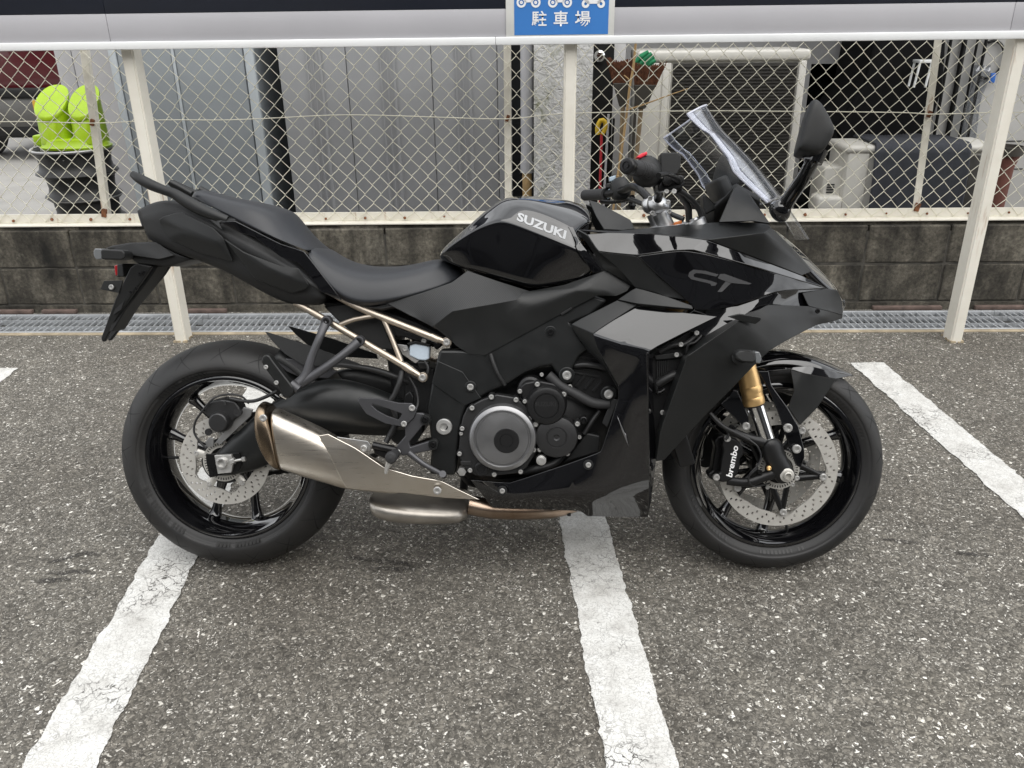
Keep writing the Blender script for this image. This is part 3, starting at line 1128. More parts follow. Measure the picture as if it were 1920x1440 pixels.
# ---- the building and its column, pipe and door
bld = fthing('rear_building', 'white rendered building with dark openings behind the fence', 'building')
fbox('wall', 0.52, 1.96, 2.20, 2.4, 0.02, 3.2, 'wall_white', bld)
fbox('wall', 1.96, 2.60, 2.20, 2.4, 1.075, 3.2, 'wall_white', bld)
fbox('dark_opening', 1.96, 3.0, 2.36, 2.44, 0.02, 1.075, 'window_dark', bld)
fbox('wall', -2.3, 0.52, 1.95, 2.15, 0.02, 3.2, 'shed_dark', bld)  # coloured near black so the shaded gaps between the sheds show black
fbox('shade_roof', 0.42, 3.4, 0.75, 4.0, 2.35, 2.5, 'wall_white', bld)  # unseen roof added to keep the space beneath it dark
fbox('side_wall', 2.62, 6.5, 1.95, 2.15, 0.02, 3.2, 'wall_side', bld)
for z in (0.42, 0.60):
    fbox('board_joint', 2.9, 4.2, 1.944, 1.952, z, z + 0.004, 'shed_dark', bld)
dr = fthing('dark_door', 'narrow black door with a round chrome knob between the rough column and the brooms', 'door')
fbox('leaf', 0.40, 0.538, 1.0, 1.05, 0.02, 2.1, 'steel_black', dr)
fbox('jamb', 0.538, 0.60, 1.0, 1.06, 0.02, 2.1, 'wall_white', dr, 0.003)
ks, kz = fs(1124, 105, 0.975)
link('knob', lathe_mesh('knob', (ks, 1.0, kz), (0, -1, 0), [(0, 0.014), (0.012, 0.016), (0.016, 0.027), (0.028, 0.029), (0.036, 0.018), (0.036, 0.008), (0.031, 0.007), (0.031, 0)], 28), 'chrome', dr)
c1_, c2_ = fs(1001, 200, 0.8)[0], fs(1110, 200, 0.8)[0]
colm = fbox('rough_column', c1_, c2_, 0.80, 1.15, 0.0, 2.4, 'stucco')
tag(colm, 'rough white rendered column with green algae behind the middle post', 'column')
pp = fthing('drainpipe', 'grey plastic drainpipe between the ribbed shed and the rough column', 'pipe')
tube('pipe', [(0.074, 0.93, 0.64), (0.074, 0.93, 2.2)], 0.033, 'pvc_grey', pp, 20, 1)
tube('socket', [(0.074, 0.93, 0.60), (0.074, 0.93, 0.66)], 0.037, 'pvc_grey', pp, 20, 1)
tube('lower_pipe', [(0.074, 0.93, 0.02), (0.074, 0.93, 0.62)], 0.026, 'bamboo', pp, 16, 1)

# ---- tall outdoor unit
AT = 0.80
ac = fthing('outdoor_unit', 'tall beige air-conditioner outdoor unit with dark fins behind the windscreen', 'air conditioner')
fbox('casing', 0.650, 1.505, AT + 0.012, AT + 0.34, 0.06, 1.175, 'ac_beige', ac, 0.008)
fbox('lid', 0.642, 1.515, AT - 0.006, AT + 0.35, 1.170, 1.222, 'ac_beige', ac, 0.012)
fbox('front_panel', 0.655, 0.815, AT, AT + 0.02, 0.08, 1.165, 'ac_beige', ac, 0.005)
fbox('door_recess', 0.770, 0.808, AT - 0.004, AT + 0.002, 0.25, 1.135, 'ac_beige', ac, 0.006)
fbox('handle', 0.705, 0.765, AT - 0.003, AT + 0.002, 0.555, 0.60, 'ac_beige', ac, 0.004)
fbox('fin_core', 0.824, 1.455, AT + 0.004, AT + 0.02, 0.10, 1.160, 'ac_fin', ac)
fin = box_mesh('fin', (0, 0, 0), (0.631, 0.006, 0.004))
fin.materials.append(MATS['ac_fin'])
for i in range(64):
    o = link('fin', fin, None, ac)
    o.location = (1.1395, AT, 0.12 + i * 0.0163)
fbox('corner_bar', 1.462, 1.498, AT - 0.006, AT + 0.03, 0.08, 1.170, 'ac_beige', ac, 0.006)
for x in (0.79, 0.80):
    pass
# ---- low outdoor unit under a mat
LT = 0.86
lu = fthing('outdoor_unit', 'low beige outdoor unit half covered by a grey mat at the right', 'air conditioner')
fbox('casing', 1.80, 2.585, LT + 0.01, LT + 0.30, 0.06, 0.70, 'ac_beige', lu, 0.01)
fbox('lid', 1.785, 2.60, LT - 0.008, LT + 0.315, 0.695, 0.735, 'ac_beige', lu, 0.016)
fbox('front_panel', 1.80, 1.915, LT - 0.002, LT + 0.02, 0.08, 0.70, 'ac_beige', lu, 0.008)
fbox('fan_grille', 2.44, 2.565, LT, LT + 0.02, 0.10, 0.68, 'ac_fin', lu, 0.004)
fbox('corner_bar', 2.55, 2.585, LT - 0.004, LT + 0.02, 0.08, 0.69, 'ac_beige', lu, 0.005)
fbox('valve_box', 1.70, 1.81, LT + 0.05, LT + 0.26, 0.35, 0.62, 'ac_beige', lu, 0.015)
fbox('foot_cover', 1.66, 1.80, LT - 0.02, LT + 0.12, 0.36, 0.47, 'ac_beige', lu, 0.02)
for i in range(4):
    fbox('vent_slot', 1.725, 1.765, LT + 0.046, LT + 0.052, 0.52 - i * 0.014, 0.527 - i * 0.014, 'shed_dark', lu)
prof = [(LT + 0.33, 0.742), (LT + 0.1, 0.745), (LT + 0.01, 0.744), (LT - 0.018, 0.732), (LT - 0.026, 0.70), (LT - 0.030, 0.6), (LT - 0.034, 0.4), (LT - 0.03, 0.2)]
vs, fq = [], []
nx = 60
for i in range(nx + 1):
    x = 1.935 + 0.50 * i / nx
    rg = 0.0045 * (1 if i % 2 else -1)
    for j, (t, z) in enumerate(prof):
        vs.append((x + 0.006 * math.sin(j * 1.3), t - (rg if j > 3 else 0) - 0.004 * math.sin(x * 17 + j) * (j > 4), z + (rg if j <= 3 else 0) + (0.004 * math.sin(x * 23) if j < 3 else 0)))
n = len(prof)
for i in range(nx):
    for j in range(n - 1):
        fq.append((i * n + j, (i + 1) * n + j, (i + 1) * n + j + 1, i * n + j + 1))
mt = fobj('ribbed_mat', mesh('ribbed_mat', vs, fq, True, 0), 'carpet_grey')
smt = mt.modifiers.new('solid', 'SOLIDIFY')
smt.thickness = 0.006
tag(mt, 'dark grey ribbed mat draped over the low outdoor unit', 'mat')

# ---- black shelving under a tarp, right of the dark window
vs = []
tp = [(1600, 400), (1568, 235), (1620, 160), (1652, 74), (1745, 72), (1770, 160), (1745, 240), (1740, 400)]
F = [fs(u, v, 1.5) for u, v in tp]
outl = [Vector((s, 1.5, max(z, 0.01))) for s, z in F]
outl[3].z = outl[4].z = 1.9
bk = [p + Vector((0.02, 0.6, 0)) for p in outl]
n = len(outl)
o = fobj('covered_rack', mesh('covered_rack', outl + bk, [tuple(range(n)), tuple(range(2 * n - 1, n - 1, -1))] + [((i + 1) % n, i, n + i, n + (i + 1) % n) for i in range(n)], False), 'black_tarp')
mod_bevel(o, 0.02, 3)
tag(o, 'tall rack under a black cover behind the right end of the fence', 'rack')
sb = fthing('plastic_stool', 'small white stool standing in the dark clutter beside the right fence post', 'stool')
s0, z0 = fs(1738, 118, 1.35)
fbox('seat', s0 - 0.05, s0 + 0.06, 1.33, 1.43, z0, z0 + 0.016, 'trim_white', sb, 0.004)
for dx, dt in ((-0.045, 1.335), (0.02, 1.335), (-0.04, 1.42)):
    tube('leg', [(s0 + dx, dt, z0), (s0 + dx - 0.012, dt, z0 - 0.13)], 0.007, 'trim_white', sb, 8, 1)
# black pipes, cable loop, tape and a plastic sheet on the side wall
for i, (ut, vt, ub, vb, r_, lab) in enumerate(((1782, 80, 1770, 300, .010, 'black pipe on the side wall just right of the rusty fence post'), (1808, 80, 1790, 300, .016, 'thick black pipe on the side wall in the middle of the pipe group'),
                                               (1832, 80, 1802, 330, .008, 'thin black pipe on the side wall'), (1848, 80, 1826, 330, .010, 'black pipe on the side wall nearest to the right post'))):
    a0, b0 = fs(ut, vt, 1.92), fs(ub, vb, 1.92)
    k = (b0[0] - a0[0]) / (b0[1] - a0[1])
    xb = a0[0]
    o = tube('wall_pipe', [(xb + 0.02, 1.925, 0.02), (xb + 0.004, 1.925, 1.1), (xb, 1.925, 2.2)], r_, 'steel_black', None, 10, 2)
    fplace(o)
    tag(o, lab, 'pipe', 'pipes on the side wall')
hs, hz = fs(1862, 112, 1.93)
o = tube('cable_loop', [(hs + 0.085 * math.cos(a_ * math.pi / 8) - 0.02, 1.93, hz + 0.11 * math.sin(a_ * math.pi / 8)) for a_ in range(-5, 6)], 0.009, 'steel_black', None, 8, 3)
fplace(o)
tag(o, 'curved black cable loop on the side wall left of the right post', 'cable')
ts, tz = fs(1861, 146, 1.90)
o = fobj('tape_strip', box_mesh('tape_strip', (ts, 1.90, tz), (0.035, 0.012, 0.06), 0.005), 'blue_tape')
tag(o, 'small blue tape wrapped on the pipe left of the right post', 'tape')
ps_, pz_ = fs(1832, 170, 1.86)
vs, fq = [], []
for i in range(9):
    for j in range(14):
        vs.append((ps_ - 0.05 + 0.012 * i + 0.012 * math.sin(j * 0.8), 1.86 + 0.012 * math.sin(i * 2.1 + j), pz_ + 0.15 - j * 0.045))
for i in range(8):
    for j in range(13):
        fq.append((i * 14 + j, (i + 1) * 14 + j, (i + 1) * 14 + j + 1, i * 14 + j + 1))
o = fobj('plastic_sheet', mesh('plastic_sheet', vs, fq, True, 0), 'poly_sheet')
smt = o.modifiers.new('solid', 'SOLIDIFY')
smt.thickness = 0.002
tag(o, 'crumpled clear plastic sheet hanging between the wall pipes', 'sheet')
po = fthing('plant_pot', 'reddish brown pot half hidden behind the right post', 'pot')
ps_, pz_ = fs(1887, 283, 1.55)
link('pot', lathe_mesh('pot', (ps_, 1.55, 0), (0, 0, 1), [(0.01, 0.05), (pz_ - 0.10, 0.062), (pz_, 0.088)], 28), 'pot_brown', po)
link('rim', lathe_mesh('rim', (ps_, 1.55, pz_ - 0.02), (0, 0, 1), [(0, 0.088), (0.0, 0.097), (0.05, 0.099), (0.05, 0.085), (0.0, 0.08)], 28), 'broom_head', po)

# ---- brooms, brush, bamboo, poles
def broom(name, lab, u0, v0, wtop, wbot, zt, zh, lean, tt, mat, nb=150, seed=1):
    rng = random.Random(seed)
    s, z = fs(u0, v0, tt)
    th = fthing(name, lab, 'broom', (s, tt, 0))
    vs, fq = [], []
    for i in range(nb):
        f = rng.uniform(-1, 1)
        d = rng.uniform(-0.02, 0.02)
        p0 = Vector((f * wbot + lean * 0.4, d * 0.6, zh))
        p1 = Vector((f * wtop + lean + rng.gauss(0, 0.004), d + rng.gauss(0, 0.004), zt + rng.uniform(-0.012, 0.012) + 0.02 * f * f))
        w = 0.0028
        b = len(vs)
        vs += [p0 + Vector((-w, 0, 0)), p0 + Vector((w, 0, 0)), p1 + Vector((w * .8, 0, 0)), p1 + Vector((-w * .8, 0, 0)), p0 + Vector((0, 2 * w, 0)), p1 + Vector((0, 2 * w, 0))]
        fq += [(b, b + 1, b + 2, b + 3), (b + 1, b + 4, b + 5, b + 2), (b + 4, b, b + 3, b + 5)]
    bs = link('bristles', mesh('bristles', vs, fq, False), mat, th)
    hd = [Vector((-wbot - 0.004 + lean * .4, -0.016, zh + 0.012)), Vector((wbot + 0.004 + lean * .4, -0.016, zh + 0.012)), Vector((wbot * .62, -0.014, zh - 0.075)), Vector((0.018, -0.012, zh - 0.10)), Vector((-0.018, -0.012, zh - 0.10)), Vector((-wbot * .62, -0.014, zh - 0.075))]
    k_ = len(hd)
    o = link('head', mesh('head', hd + [p + Vector((0, 0.03, 0)) for p in hd], [tuple(range(k_)), tuple(range(2 * k_ - 1, k_ - 1, -1))] + [((i + 1) % k_, i, k_ + i, k_ + (i + 1) % k_) for i in range(k_)], False), 'broom_head', th)
    mod_bevel(o, 0.004, 2)
    tube('handle', [(0, 0.003, zh - 0.09), (-0.02 - lean, 0.0, 0.02)], 0.011, 'broom_stick', th, 10, 1)
    return th


BRT = 0.62
broom('broom', 'upside-down brown broom nearest to the black door', 1170, 150, 0.065, 0.042, fs(1170, 118, BRT)[1], fs(1170, 160, BRT)[1], -0.02, BRT, 'bristle_brown', 170, 1)
broom('broom', 'upside-down brown broom in front of the tall outdoor unit', 1205, 150, 0.075, 0.05, fs(1205, 126, BRT)[1], fs(1200, 162, BRT)[1], 0.03, BRT - 0.05, 'bristle_brown', 190, 2)
gb = fthing('green_brush', 'green bristle brush standing behind the brown brooms', 'brush')
gp0 = [fs(u, v, 0.70) for u, v in ((1190, 118), (1197, 124), (1205, 126), (1213, 124))]
gp1 = [fs(u, v, 0.70) for u, v in ((1216, 97), (1222, 100), (1226, 106), (1229, 113))]
for (p, q) in zip(gp0, gp1):
    tube('bristle_tuft', [(p[0], 0.70, p[1]), ((p[0] + q[0]) / 2, 0.70, (p[1] + q[1]) / 2 + 0.004), (q[0], 0.70, q[1])], [0.010, 0.014, 0.009], 'brush_green', gb, 8, 2)
tube('handle', [(gp0[1][0], 0.71, gp0[1][1]), (gp0[1][0] - 0.02, 0.71, 0.02)], 0.008, 'broom_head', gb, 8, 1)
bb_ = fthing('bamboo_cane', 'thin dry bamboo cane with a side twig leaning in front of the brooms', 'cane')
BT2 = 0.53
cane = [fs(u, v, BT2) for u, v in ((1192, 80), (1187, 130), (1181, 160), (1176, 205), (1168, 265), (1158, 330), (1150, 390))]
tube('cane', [(s, BT2, z) for s, z in cane] + [(cane[-1][0] - 0.03, BT2, 0.02)], 0.006, 'bamboo', bb_, 8, 2)
for (s, z) in cane[1:6]:
    link('node', lathe_mesh('node', (s, BT2, z), (0.1, 0, 1), [(-0.004, 0.006), (0, 0.0085), (0.004, 0.006)], 10), 'bamboo', bb_)
tw = [fs(u, v, BT2) for u, v in ((1180, 205), (1210, 195), (1245, 182), (1290, 166))]
tube('twig', [(s, BT2, z) for s, z in tw], [0.004, 0.0035, 0.003, 0.002], 'bamboo', bb_, 6, 2)
tw = [fs(u, v, BT2) for u, v in ((1180, 150), (1176, 146), (1170, 141))]
tube('twig', [(s, BT2, z) for s, z in tw], [0.004, 0.003, 0.003], 'bamboo', bb_, 6, 2)
rp = fthing('red_pole', 'thin red pole with a yellow clip head in front of the black door', 'pole')
RT = 0.72
s0, z0 = fs(1128, 250, RT)
tube('pole', [(s0, RT, 0.02), (s0, RT, z0)], 0.007, 'red_paint', rp, 8, 1)
yc = [fs(u, v, RT) for u, v in ((1121, 252), (1120, 240), (1126, 226), (1134, 228), (1135, 240), (1129, 252))]
tube('clip_head', [(s, RT, z) for s, z in yc], 0.012, 'yellow_plastic', rp, 8, 2)
for u, r_, mt_, lab in ((1141, .006, 'pvc_grey', 'thin grey metal rod leaning by the black door'), (1151, .006, 'steel_black', 'thin black rod leaning by the white door jamb')):
    s0, z0 = fs(u, 214 if mt_ == 'pvc_grey' else 222, 0.78)
    o = tube('thin_rod', [(s0 - 0.02, 0.78, 0.02), (s0, 0.78, z0)], r_, mt_, None, 8, 1)
    fplace(o)
    tag(o, lab, 'rod')

# ---- stacked wheels with the green stool on top
SX, SY = -2.565, 1.20
names = [('steel_black', 0.0, 0.215, 'black wheel at the bottom of the stack'), ('steel_black', 0.15, 0.20, 'black wheel second from the bottom of the stack'), ('alloy_dark', 0.30, 0.205, 'dark wheel in the middle of the stack'),
         ('alloy', 0.44, 0.212, 'grey alloy wheel second from the top of the stack'), ('alloy', 0.575, 0.226, 'silver alloy wheel at the top of the stack under the green stool')]
for i, (mt_, z, R, lab) in enumerate(names):
    th = fthing('car_wheel', lab, 'wheel', (SX + (0.012, 0.02, -0.004, -0.01, -0.02)[i], SY, z), 'stacked wheels')
    h = 0.145
    link('rim', lathe_mesh('rim', (0, 0, 0), (0, 0, 1), [(0.004, R - 0.03), (0.0, R - 0.01), (0.006, R), (0.014, R - 0.004), (0.03, R - 0.025), (0.06, R - 0.032), (h - 0.03, R - 0.025), (h - 0.012, R - 0.004), (h - 0.004, R), (h, R - 0.006), (h - 0.006, R - 0.022), (h - 0.03, R - 0.04), (0.05, R - 0.045), (0.02, R - 0.04)], 48, 40, close=True), 'steel_black' if mt_ == 'steel_black' else 'alloy_dark', th)
    if mt_ != 'steel_black':
        link('lip', lathe_mesh('lip', (0, 0, 0), (0, 0, 1), [(h - 0.010, R - 0.002), (h - 0.002, R + 0.003), (h + 0.004, R - 0.002), (h + 0.002, R - 0.010)], 48, 60, close=True), 'alloy', th)
    link('hub', lathe_mesh('hub', (0, 0, 0), (0, 0, 1), [(h * 0.55, 0.0), (h * 0.55, 0.055), (h * 0.75, 0.06), (h * 0.82, 0.05), (h * 0.82, 0.0)], 24), mt_, th)
    for k in range(7):
        a_ = 2 * math.pi * k / 7 + i
        tube('spoke', [(0.045 * math.cos(a_), 0.045 * math.sin(a_), h * 0.72), (0.11 * math.cos(a_), 0.11 * math.sin(a_), h * 0.74), ((R - 0.03) * math.cos(a_), (R - 0.03) * math.sin(a_), h * 0.82)], [0.022, 0.018, 0.024], mt_, th, 8, 2, 0.5)
gs = fthing('step_stool', 'lime green plastic stool with two rounded legs on top of the stacked wheels', 'stool', (SX + 0.022, SY - 0.03, 0.722))


def oval(cx, cy, z, rx, ry, n=24, p=2.6):
    out = []
    for i in range(n):
        a_ = 2 * math.pi * i / n
        c_, s_ = math.cos(a_), math.sin(a_)
        out.append(Vector((cx + rx * math.copysign(abs(c_) ** (2 / p), c_), cy + ry * math.copysign(abs(s_) ** (2 / p), s_), z)))
    return out


def rings(name, secs, mat, parent, sub=1):
    n = len(secs[0])
    vs = [p for s in secs for p in s]
    fq = [(i * n + j, i * n + (j + 1) % n, (i + 1) * n + (j + 1) % n, (i + 1) * n + j) for i in range(len(secs) - 1) for j in range(n)]
    fq += [tuple(range(n - 1, -1, -1)), tuple((len(secs) - 1) * n + j for j in range(n))]
    return link(name, mesh(name, vs, fq, True, 50), mat, parent)


rings('base_rim', [oval(0, 0, 0.0, 0.192, 0.13), oval(0, 0, 0.012, 0.196, 0.134), oval(0, 0, 0.018, 0.186, 0.124), oval(0, 0, 0.055, 0.176, 0.116), oval(0, 0, 0.06, 0.166, 0.106)], 'lime_plastic', gs)
for cx, rx in ((-0.088, 0.086), (0.098, 0.078)):
    def slant(ring, k=0.75):
        return [Vector((q.x, q.y, q.z + k * (q.y + 0.02))) for q in ring]
    rings('leg', [oval(cx, 0, 0.03, rx * 1.06, 0.105), slant(oval(cx, 0, 0.225, rx * 0.98, 0.095))], 'lime_plastic', gs)
    p = rings('foot_pad', [slant(oval(cx, 0, 0.222, rx * 1.04, 0.104, p=2.2)), slant(oval(cx, 0.0, 0.238, rx * 1.08, 0.107, p=2.2)), slant(oval(cx, 0, 0.248, rx * 1.04, 0.102, p=2.2))], 'lime_plastic', gs)
    p.rotation_euler = (0, 0, 0)
fbr = link('bridge', box_mesh('bridge', (0.004, 0.03, 0.115), (0.12, 0.06, 0.16), 0.01), 'lime_plastic', gs)
link('hook_catch', box_mesh('hook_catch', (-0.20, -0.01, 0.045), (0.05, 0.07, 0.06), 0.008), 'lime_plastic', gs)
pb2 = fobj('paper_box', box_mesh('paper_box', (SX - 0.165, SY + 0.16, 0.86), (0.10, 0.16, 0.26), 0.004), 'trim_white')
tag(pb2, 'pale box standing behind the green stool on the wheels', 'box')
pbb = fobj('crate_block', box_mesh('crate_block', (SX - 0.165, SY + 0.30, 0.365), (0.12, 0.42, 0.73), 0.004), 'shed_dark')
tag(pbb, 'dark box behind the stacked wheels', 'box')

# ---- parked car, its rear corner
CX, CT = -5.42, 5.4
car = fthing('parked_car', 'dark red hatchback with grey bumper and yellow number plate at the far left', 'car', (CX, CT, 0))
W2 = 0.74


def car_sec(y, pts_):
    return [Vector((x * s, y, z)) for s, pp in ((1, pts_), (-1, pts_[::-1])) for x, z in pp]


prof_c = [(0.0, [(0.70, 0.66), (0.73, 0.9), (0.71, 1.05), (0.62, 1.45), (0.45, 1.52)]), (0.25, [(0.74, 0.5), (0.75, 0.9), (0.735, 1.06), (0.64, 1.50), (0.45, 1.57)]), (1.6, [(0.74, 0.3), (0.75, 0.9), (0.735, 1.06), (0.63, 1.52), (0.45, 1.60)]),
          (2.3, [(0.74, 0.3), (0.75, 0.85), (0.73, 1.0), (0.62, 1.35), (0.45, 1.45)]), (2.75, [(0.74, 0.35), (0.75, 0.8), (0.72, 0.95), (0.66, 0.99), (0.45, 1.02)]), (3.35, [(0.66, 0.4), (0.68, 0.7), (0.64, 0.8), (0.55, 0.84), (0.4, 0.86)])]
secs = [car_sec(y, p) for y, p in prof_c]
n = len(secs[0])
vs = [p for s in secs for p in s]
fq = [(i * n + j, i * n + (j + 1) % n, (i + 1) * n + (j + 1) % n, (i + 1) * n + j) for i in range(len(secs) - 1) for j in range(n)] + [tuple(range(n - 1, -1, -1)), tuple((len(secs) - 1) * n + j for j in range(n))]
bd = link('body', mesh('body', vs, fq, True, 0), 'car_red', car)
bd.data.update()
mod_bevel(bd, 0.04, 3, 20)
bmp_ = rings('rear_bumper', [oval(0, 0.16, 0.34, 0.73, 0.20, 32, 5), oval(0, 0.14, 0.42, 0.755, 0.24, 32, 5), oval(0, 0.14, 0.62, 0.76, 0.25, 32, 5), oval(0, 0.16, 0.70, 0.74, 0.22, 32, 5)], 'car_grey', car)
link('bumper_inset', box_mesh('bumper_inset', (0, -0.10, 0.71), (1.40, 0.06, 0.10), 0.02), 'steel_black', car)
link('lower_valance', box_mesh('lower_valance', (0, 0.0, 0.33), (1.36, 0.12, 0.16), 0.03), 'steel_black', car)
nps, npz = fs(90, 190, CT - 0.12)
link('number_plate', box_mesh('number_plate', (nps - CX, -0.125, 0.56), (0.33, 0.012, 0.165), 0.002), 'plate_yellow', car)
link('rear_window', box_mesh('rear_window', (0, -0.006, 1.28), (1.1, 0.03, 0.30), 0.01), 'window_dark', car)
for sx in (-1, 1):
    link('tail_lamp', box_mesh('tail_lamp', (sx * 0.69, 0.0, 0.98), (0.09, 0.05, 0.26), 0.015), 'reflector_red', car)
    for y in (0.55, 2.75):
        w_ = link('wheel', lathe_mesh('wheel', (sx * 0.74, y, 0.28), (sx, 0, 0), [(-0.15, 0.19), (-0.15, 0.26), (-0.13, 0.28), (-0.02, 0.28), (0.0, 0.26), (0.0, 0.19), (-0.02, 0.17), (-0.02, 0.0)], 28), 'tyre_rubber', car)

# ---- unseen shop added behind the camera, its height set so the glossy panels mirror dark
shop = tag(empty('shop_building', Matrix.Translation((0, -8.5, 0)) @ Matrix.Rotation(rad(3), 4, 'Z')), 'dark glazed building across the car park, seen only mirrored in the glossy fuel tank', 'building')
basic('shop_wall', (0.05, 0.05, 0.053), 0.7, vary=0.1)
basic('shop_glass', (0.01, 0.011, 0.013), 0.05)
link('wall', box_mesh('wall', (0, -3.0, 3.4), (34, 5.6, 6.8)), 'shop_wall', shop)
pane = box_mesh('window_pane', (0, 0, 0), (1.9, 0.06, 2.6))
pane.materials.append(MATS['shop_glass'])
mull = box_mesh('window_frame', (0, 0, 0), (2.1, 0.10, 0.12))
mull.materials.append(MATS['shop_wall'])
for i in range(-7, 8):
    for z in (1.55, 4.85):
        o = link('window_pane', pane, None, shop)
        o.location = (i * 2.15, -0.19, z)
        o = link('window_frame', mull, None, shop)
        o.location = (i * 2.15, -0.16, z + 1.36)
link('fascia', box_mesh('fascia', (0, 0.1, 3.15), (34.2, 0.9, 0.35)), 'shop_wall', shop)

# ================================================================== THE MOTORCYCLE
# its own frame: x forward, y to its left (the camera looks at its right side, y < 0), z up; it leans on its side stand
BM = Matrix.Translation((-0.7638, 1.9432, 0.003)) @ Matrix.Rotation(-0.03853713, 4, 'Z') @ Matrix.Rotation(-0.27399575, 4, 'X')
BMI = BM.inverted()
_bo = BMI @ CAMP
bike = tag(empty('motorcycle', BM), 'black sport touring motorcycle leaning on its side stand across the parking lines', 'motorcycle')


def at(u, v, w):
    d = BMI.to_3x3() @ ray_dir(u, v)
    return _bo + d * ((-w - _bo.y) / d.y)


def _crop(ox, oy, s):
    return lambda x, y, w=0.0: at(ox + x / s, oy + y / s, w)


cA, cB, cC = _crop(160, 280, 3.6), _crop(560, 340, 4.5), _crop(800, 320, 4.5)
cD, cE, cF = _crop(1060, 140, 3.4286), _crop(1050, 380, 3.0), _crop(200, 600, 3.0)
cG, cH, cI = _crop(480, 560, 4.1143), _crop(780, 560, 3.4286), _crop(1200, 620, 3.13)


def pts(c, *a):
    return [c(*p) for p in a]


def flip(vs):
    return [Vector((v[0], -v[1], v[2])) for v in vs]


def orient(me):
    """make an open right-hand panel face outward (-y)"""
    bm = bmesh.new()
    bm.from_mesh(me)
    bmesh.ops.recalc_face_normals(bm, faces=bm.faces)
    s = sum(f.normal.y * f.calc_area() for f in bm.faces)
    if s > 0:
        bmesh.ops.reverse_faces(bm, faces=bm.faces)
    bm.to_mesh(me)
    bm.free()


def mirror_obj(o):
    """the left-hand twin of a right-hand part, sub-parts included"""
    def cp(src, par):
        me = src.data.copy()
        for v in me.vertices:
            v.co.y = -v.co.y
        me.flip_normals()
        c_ = src.copy()
        c_.data = me
        COL.objects.link(c_)
        c_.parent = par
        return c_
    n = cp(o, o.parent)
    for ch in list(o.children):
        if ch.type == 'MESH' and ch.matrix_local == Matrix.Identity(4):
            cp(ch, n)
    return n


def panel(name, verts, faces, mat, parent=None, thick=0.004, bev=0.003, both=True, sub=2, crease=0.72, seg=3):
    parent = parent or bike
    me = mesh(name, verts, faces, True, 0)
    orient(me)
    if len(faces) == 1:
        sub = 0
    if sub:
        # the outline stays put, the folds inside are softened
        cnt = {}
        for p in me.polygons:
            for ek in p.edge_keys:
                cnt[ek] = cnt.get(ek, 0) + 1
        at_ = me.attributes.new('crease_edge', 'FLOAT', 'EDGE')
        for e in me.edges:
            at_.data[e.index].value = 1.0 if cnt.get(e.key, 1) < 2 else crease
    o = link(name, me, mat, parent)
    if sub:
        mod_sub(o, sub)
    if thick:
        sm = o.modifiers.new('solid', 'SOLIDIFY')
        sm.thickness = thick
        sm.offset = -1
        sm.use_even_offset = False
    if bev:
        b = mod_bevel(o, min(bev, 0.0022) if sub else bev, seg, 35 if sub else 12)
        b.harden_normals = True
    if both:
        mirror_obj(o)
    return o


def fan(n):
    return [tuple(range(n))]


def flat_panel(name, outline, mat, parent=None, thick=0.006, bev=0.003, both=True):
    return panel(name, outline, fan(len(outline)), mat, parent, thick, bev, both)


def sym(name, rows, mat, parent=None, sub=2, crease=None, caps=True, capc=0.3):
    """closed body symmetric about y = 0; rows run lengthwise, from the top centre line down the right side to the bottom centre line"""
    parent = parent or bike
    n = len(rows[0])
    vs, fsq, idx = [], [], []
    for r in rows:
        cen = all(abs(p[1]) < 1e-6 for p in r)
        ri = []
        for p in r:
            vs.append(Vector(p))
            ri.append(len(vs) - 1)
        if cen:
            li = ri
        else:
            li = []
            for p in r:
                vs.append(Vector((p[0], -p[1], p[2])))
                li.append(len(vs) - 1)
        idx.append((ri, li))
    for a, b in zip(idx[:-1], idx[1:]):
        for i in range(n - 1):
            fsq.append((a[0][i], a[0][i + 1], b[0][i + 1], b[0][i]))
            fsq.append((a[1][i + 1], a[1][i], b[1][i], b[1][i + 1]))
    if caps:
        for e in (0, n - 1):
            loop = [ri[e] for ri, li in idx] + [li[e] for ri, li in reversed(idx)]
            seen = []
            for q in loop:
                if q not in seen:
                    seen.append(q)
            fsq.append(tuple(seen))
    me = mesh(name, vs, fsq, True, 0)
    bm = bmesh.new()
    bm.from_mesh(me)
    bmesh.ops.recalc_face_normals(bm, faces=bm.faces)
    bm.to_mesh(me)
    bm.free()
    if crease:
        at_ = me.attributes.new('crease_edge', 'FLOAT', 'EDGE')
        look = {}
        for k, val in crease.items():
            for side in idx[k]:
                for i in range(n - 1):
                    look[frozenset((side[i], side[i + 1]))] = val
        if caps:
            for e_ in (0, n - 1):
                for a, b in zip(idx[:-1], idx[1:]):
                    for sd_ in (0, 1):
                        look[frozenset((a[sd_][e_], b[sd_][e_]))] = capc
        for e in me.edges:
            at_.data[e.index].value = look.get(frozenset(e.vertices), 0.0)
    o = link(name, me, mat, parent)
    if sub:
        mod_sub(o, sub)
    return o


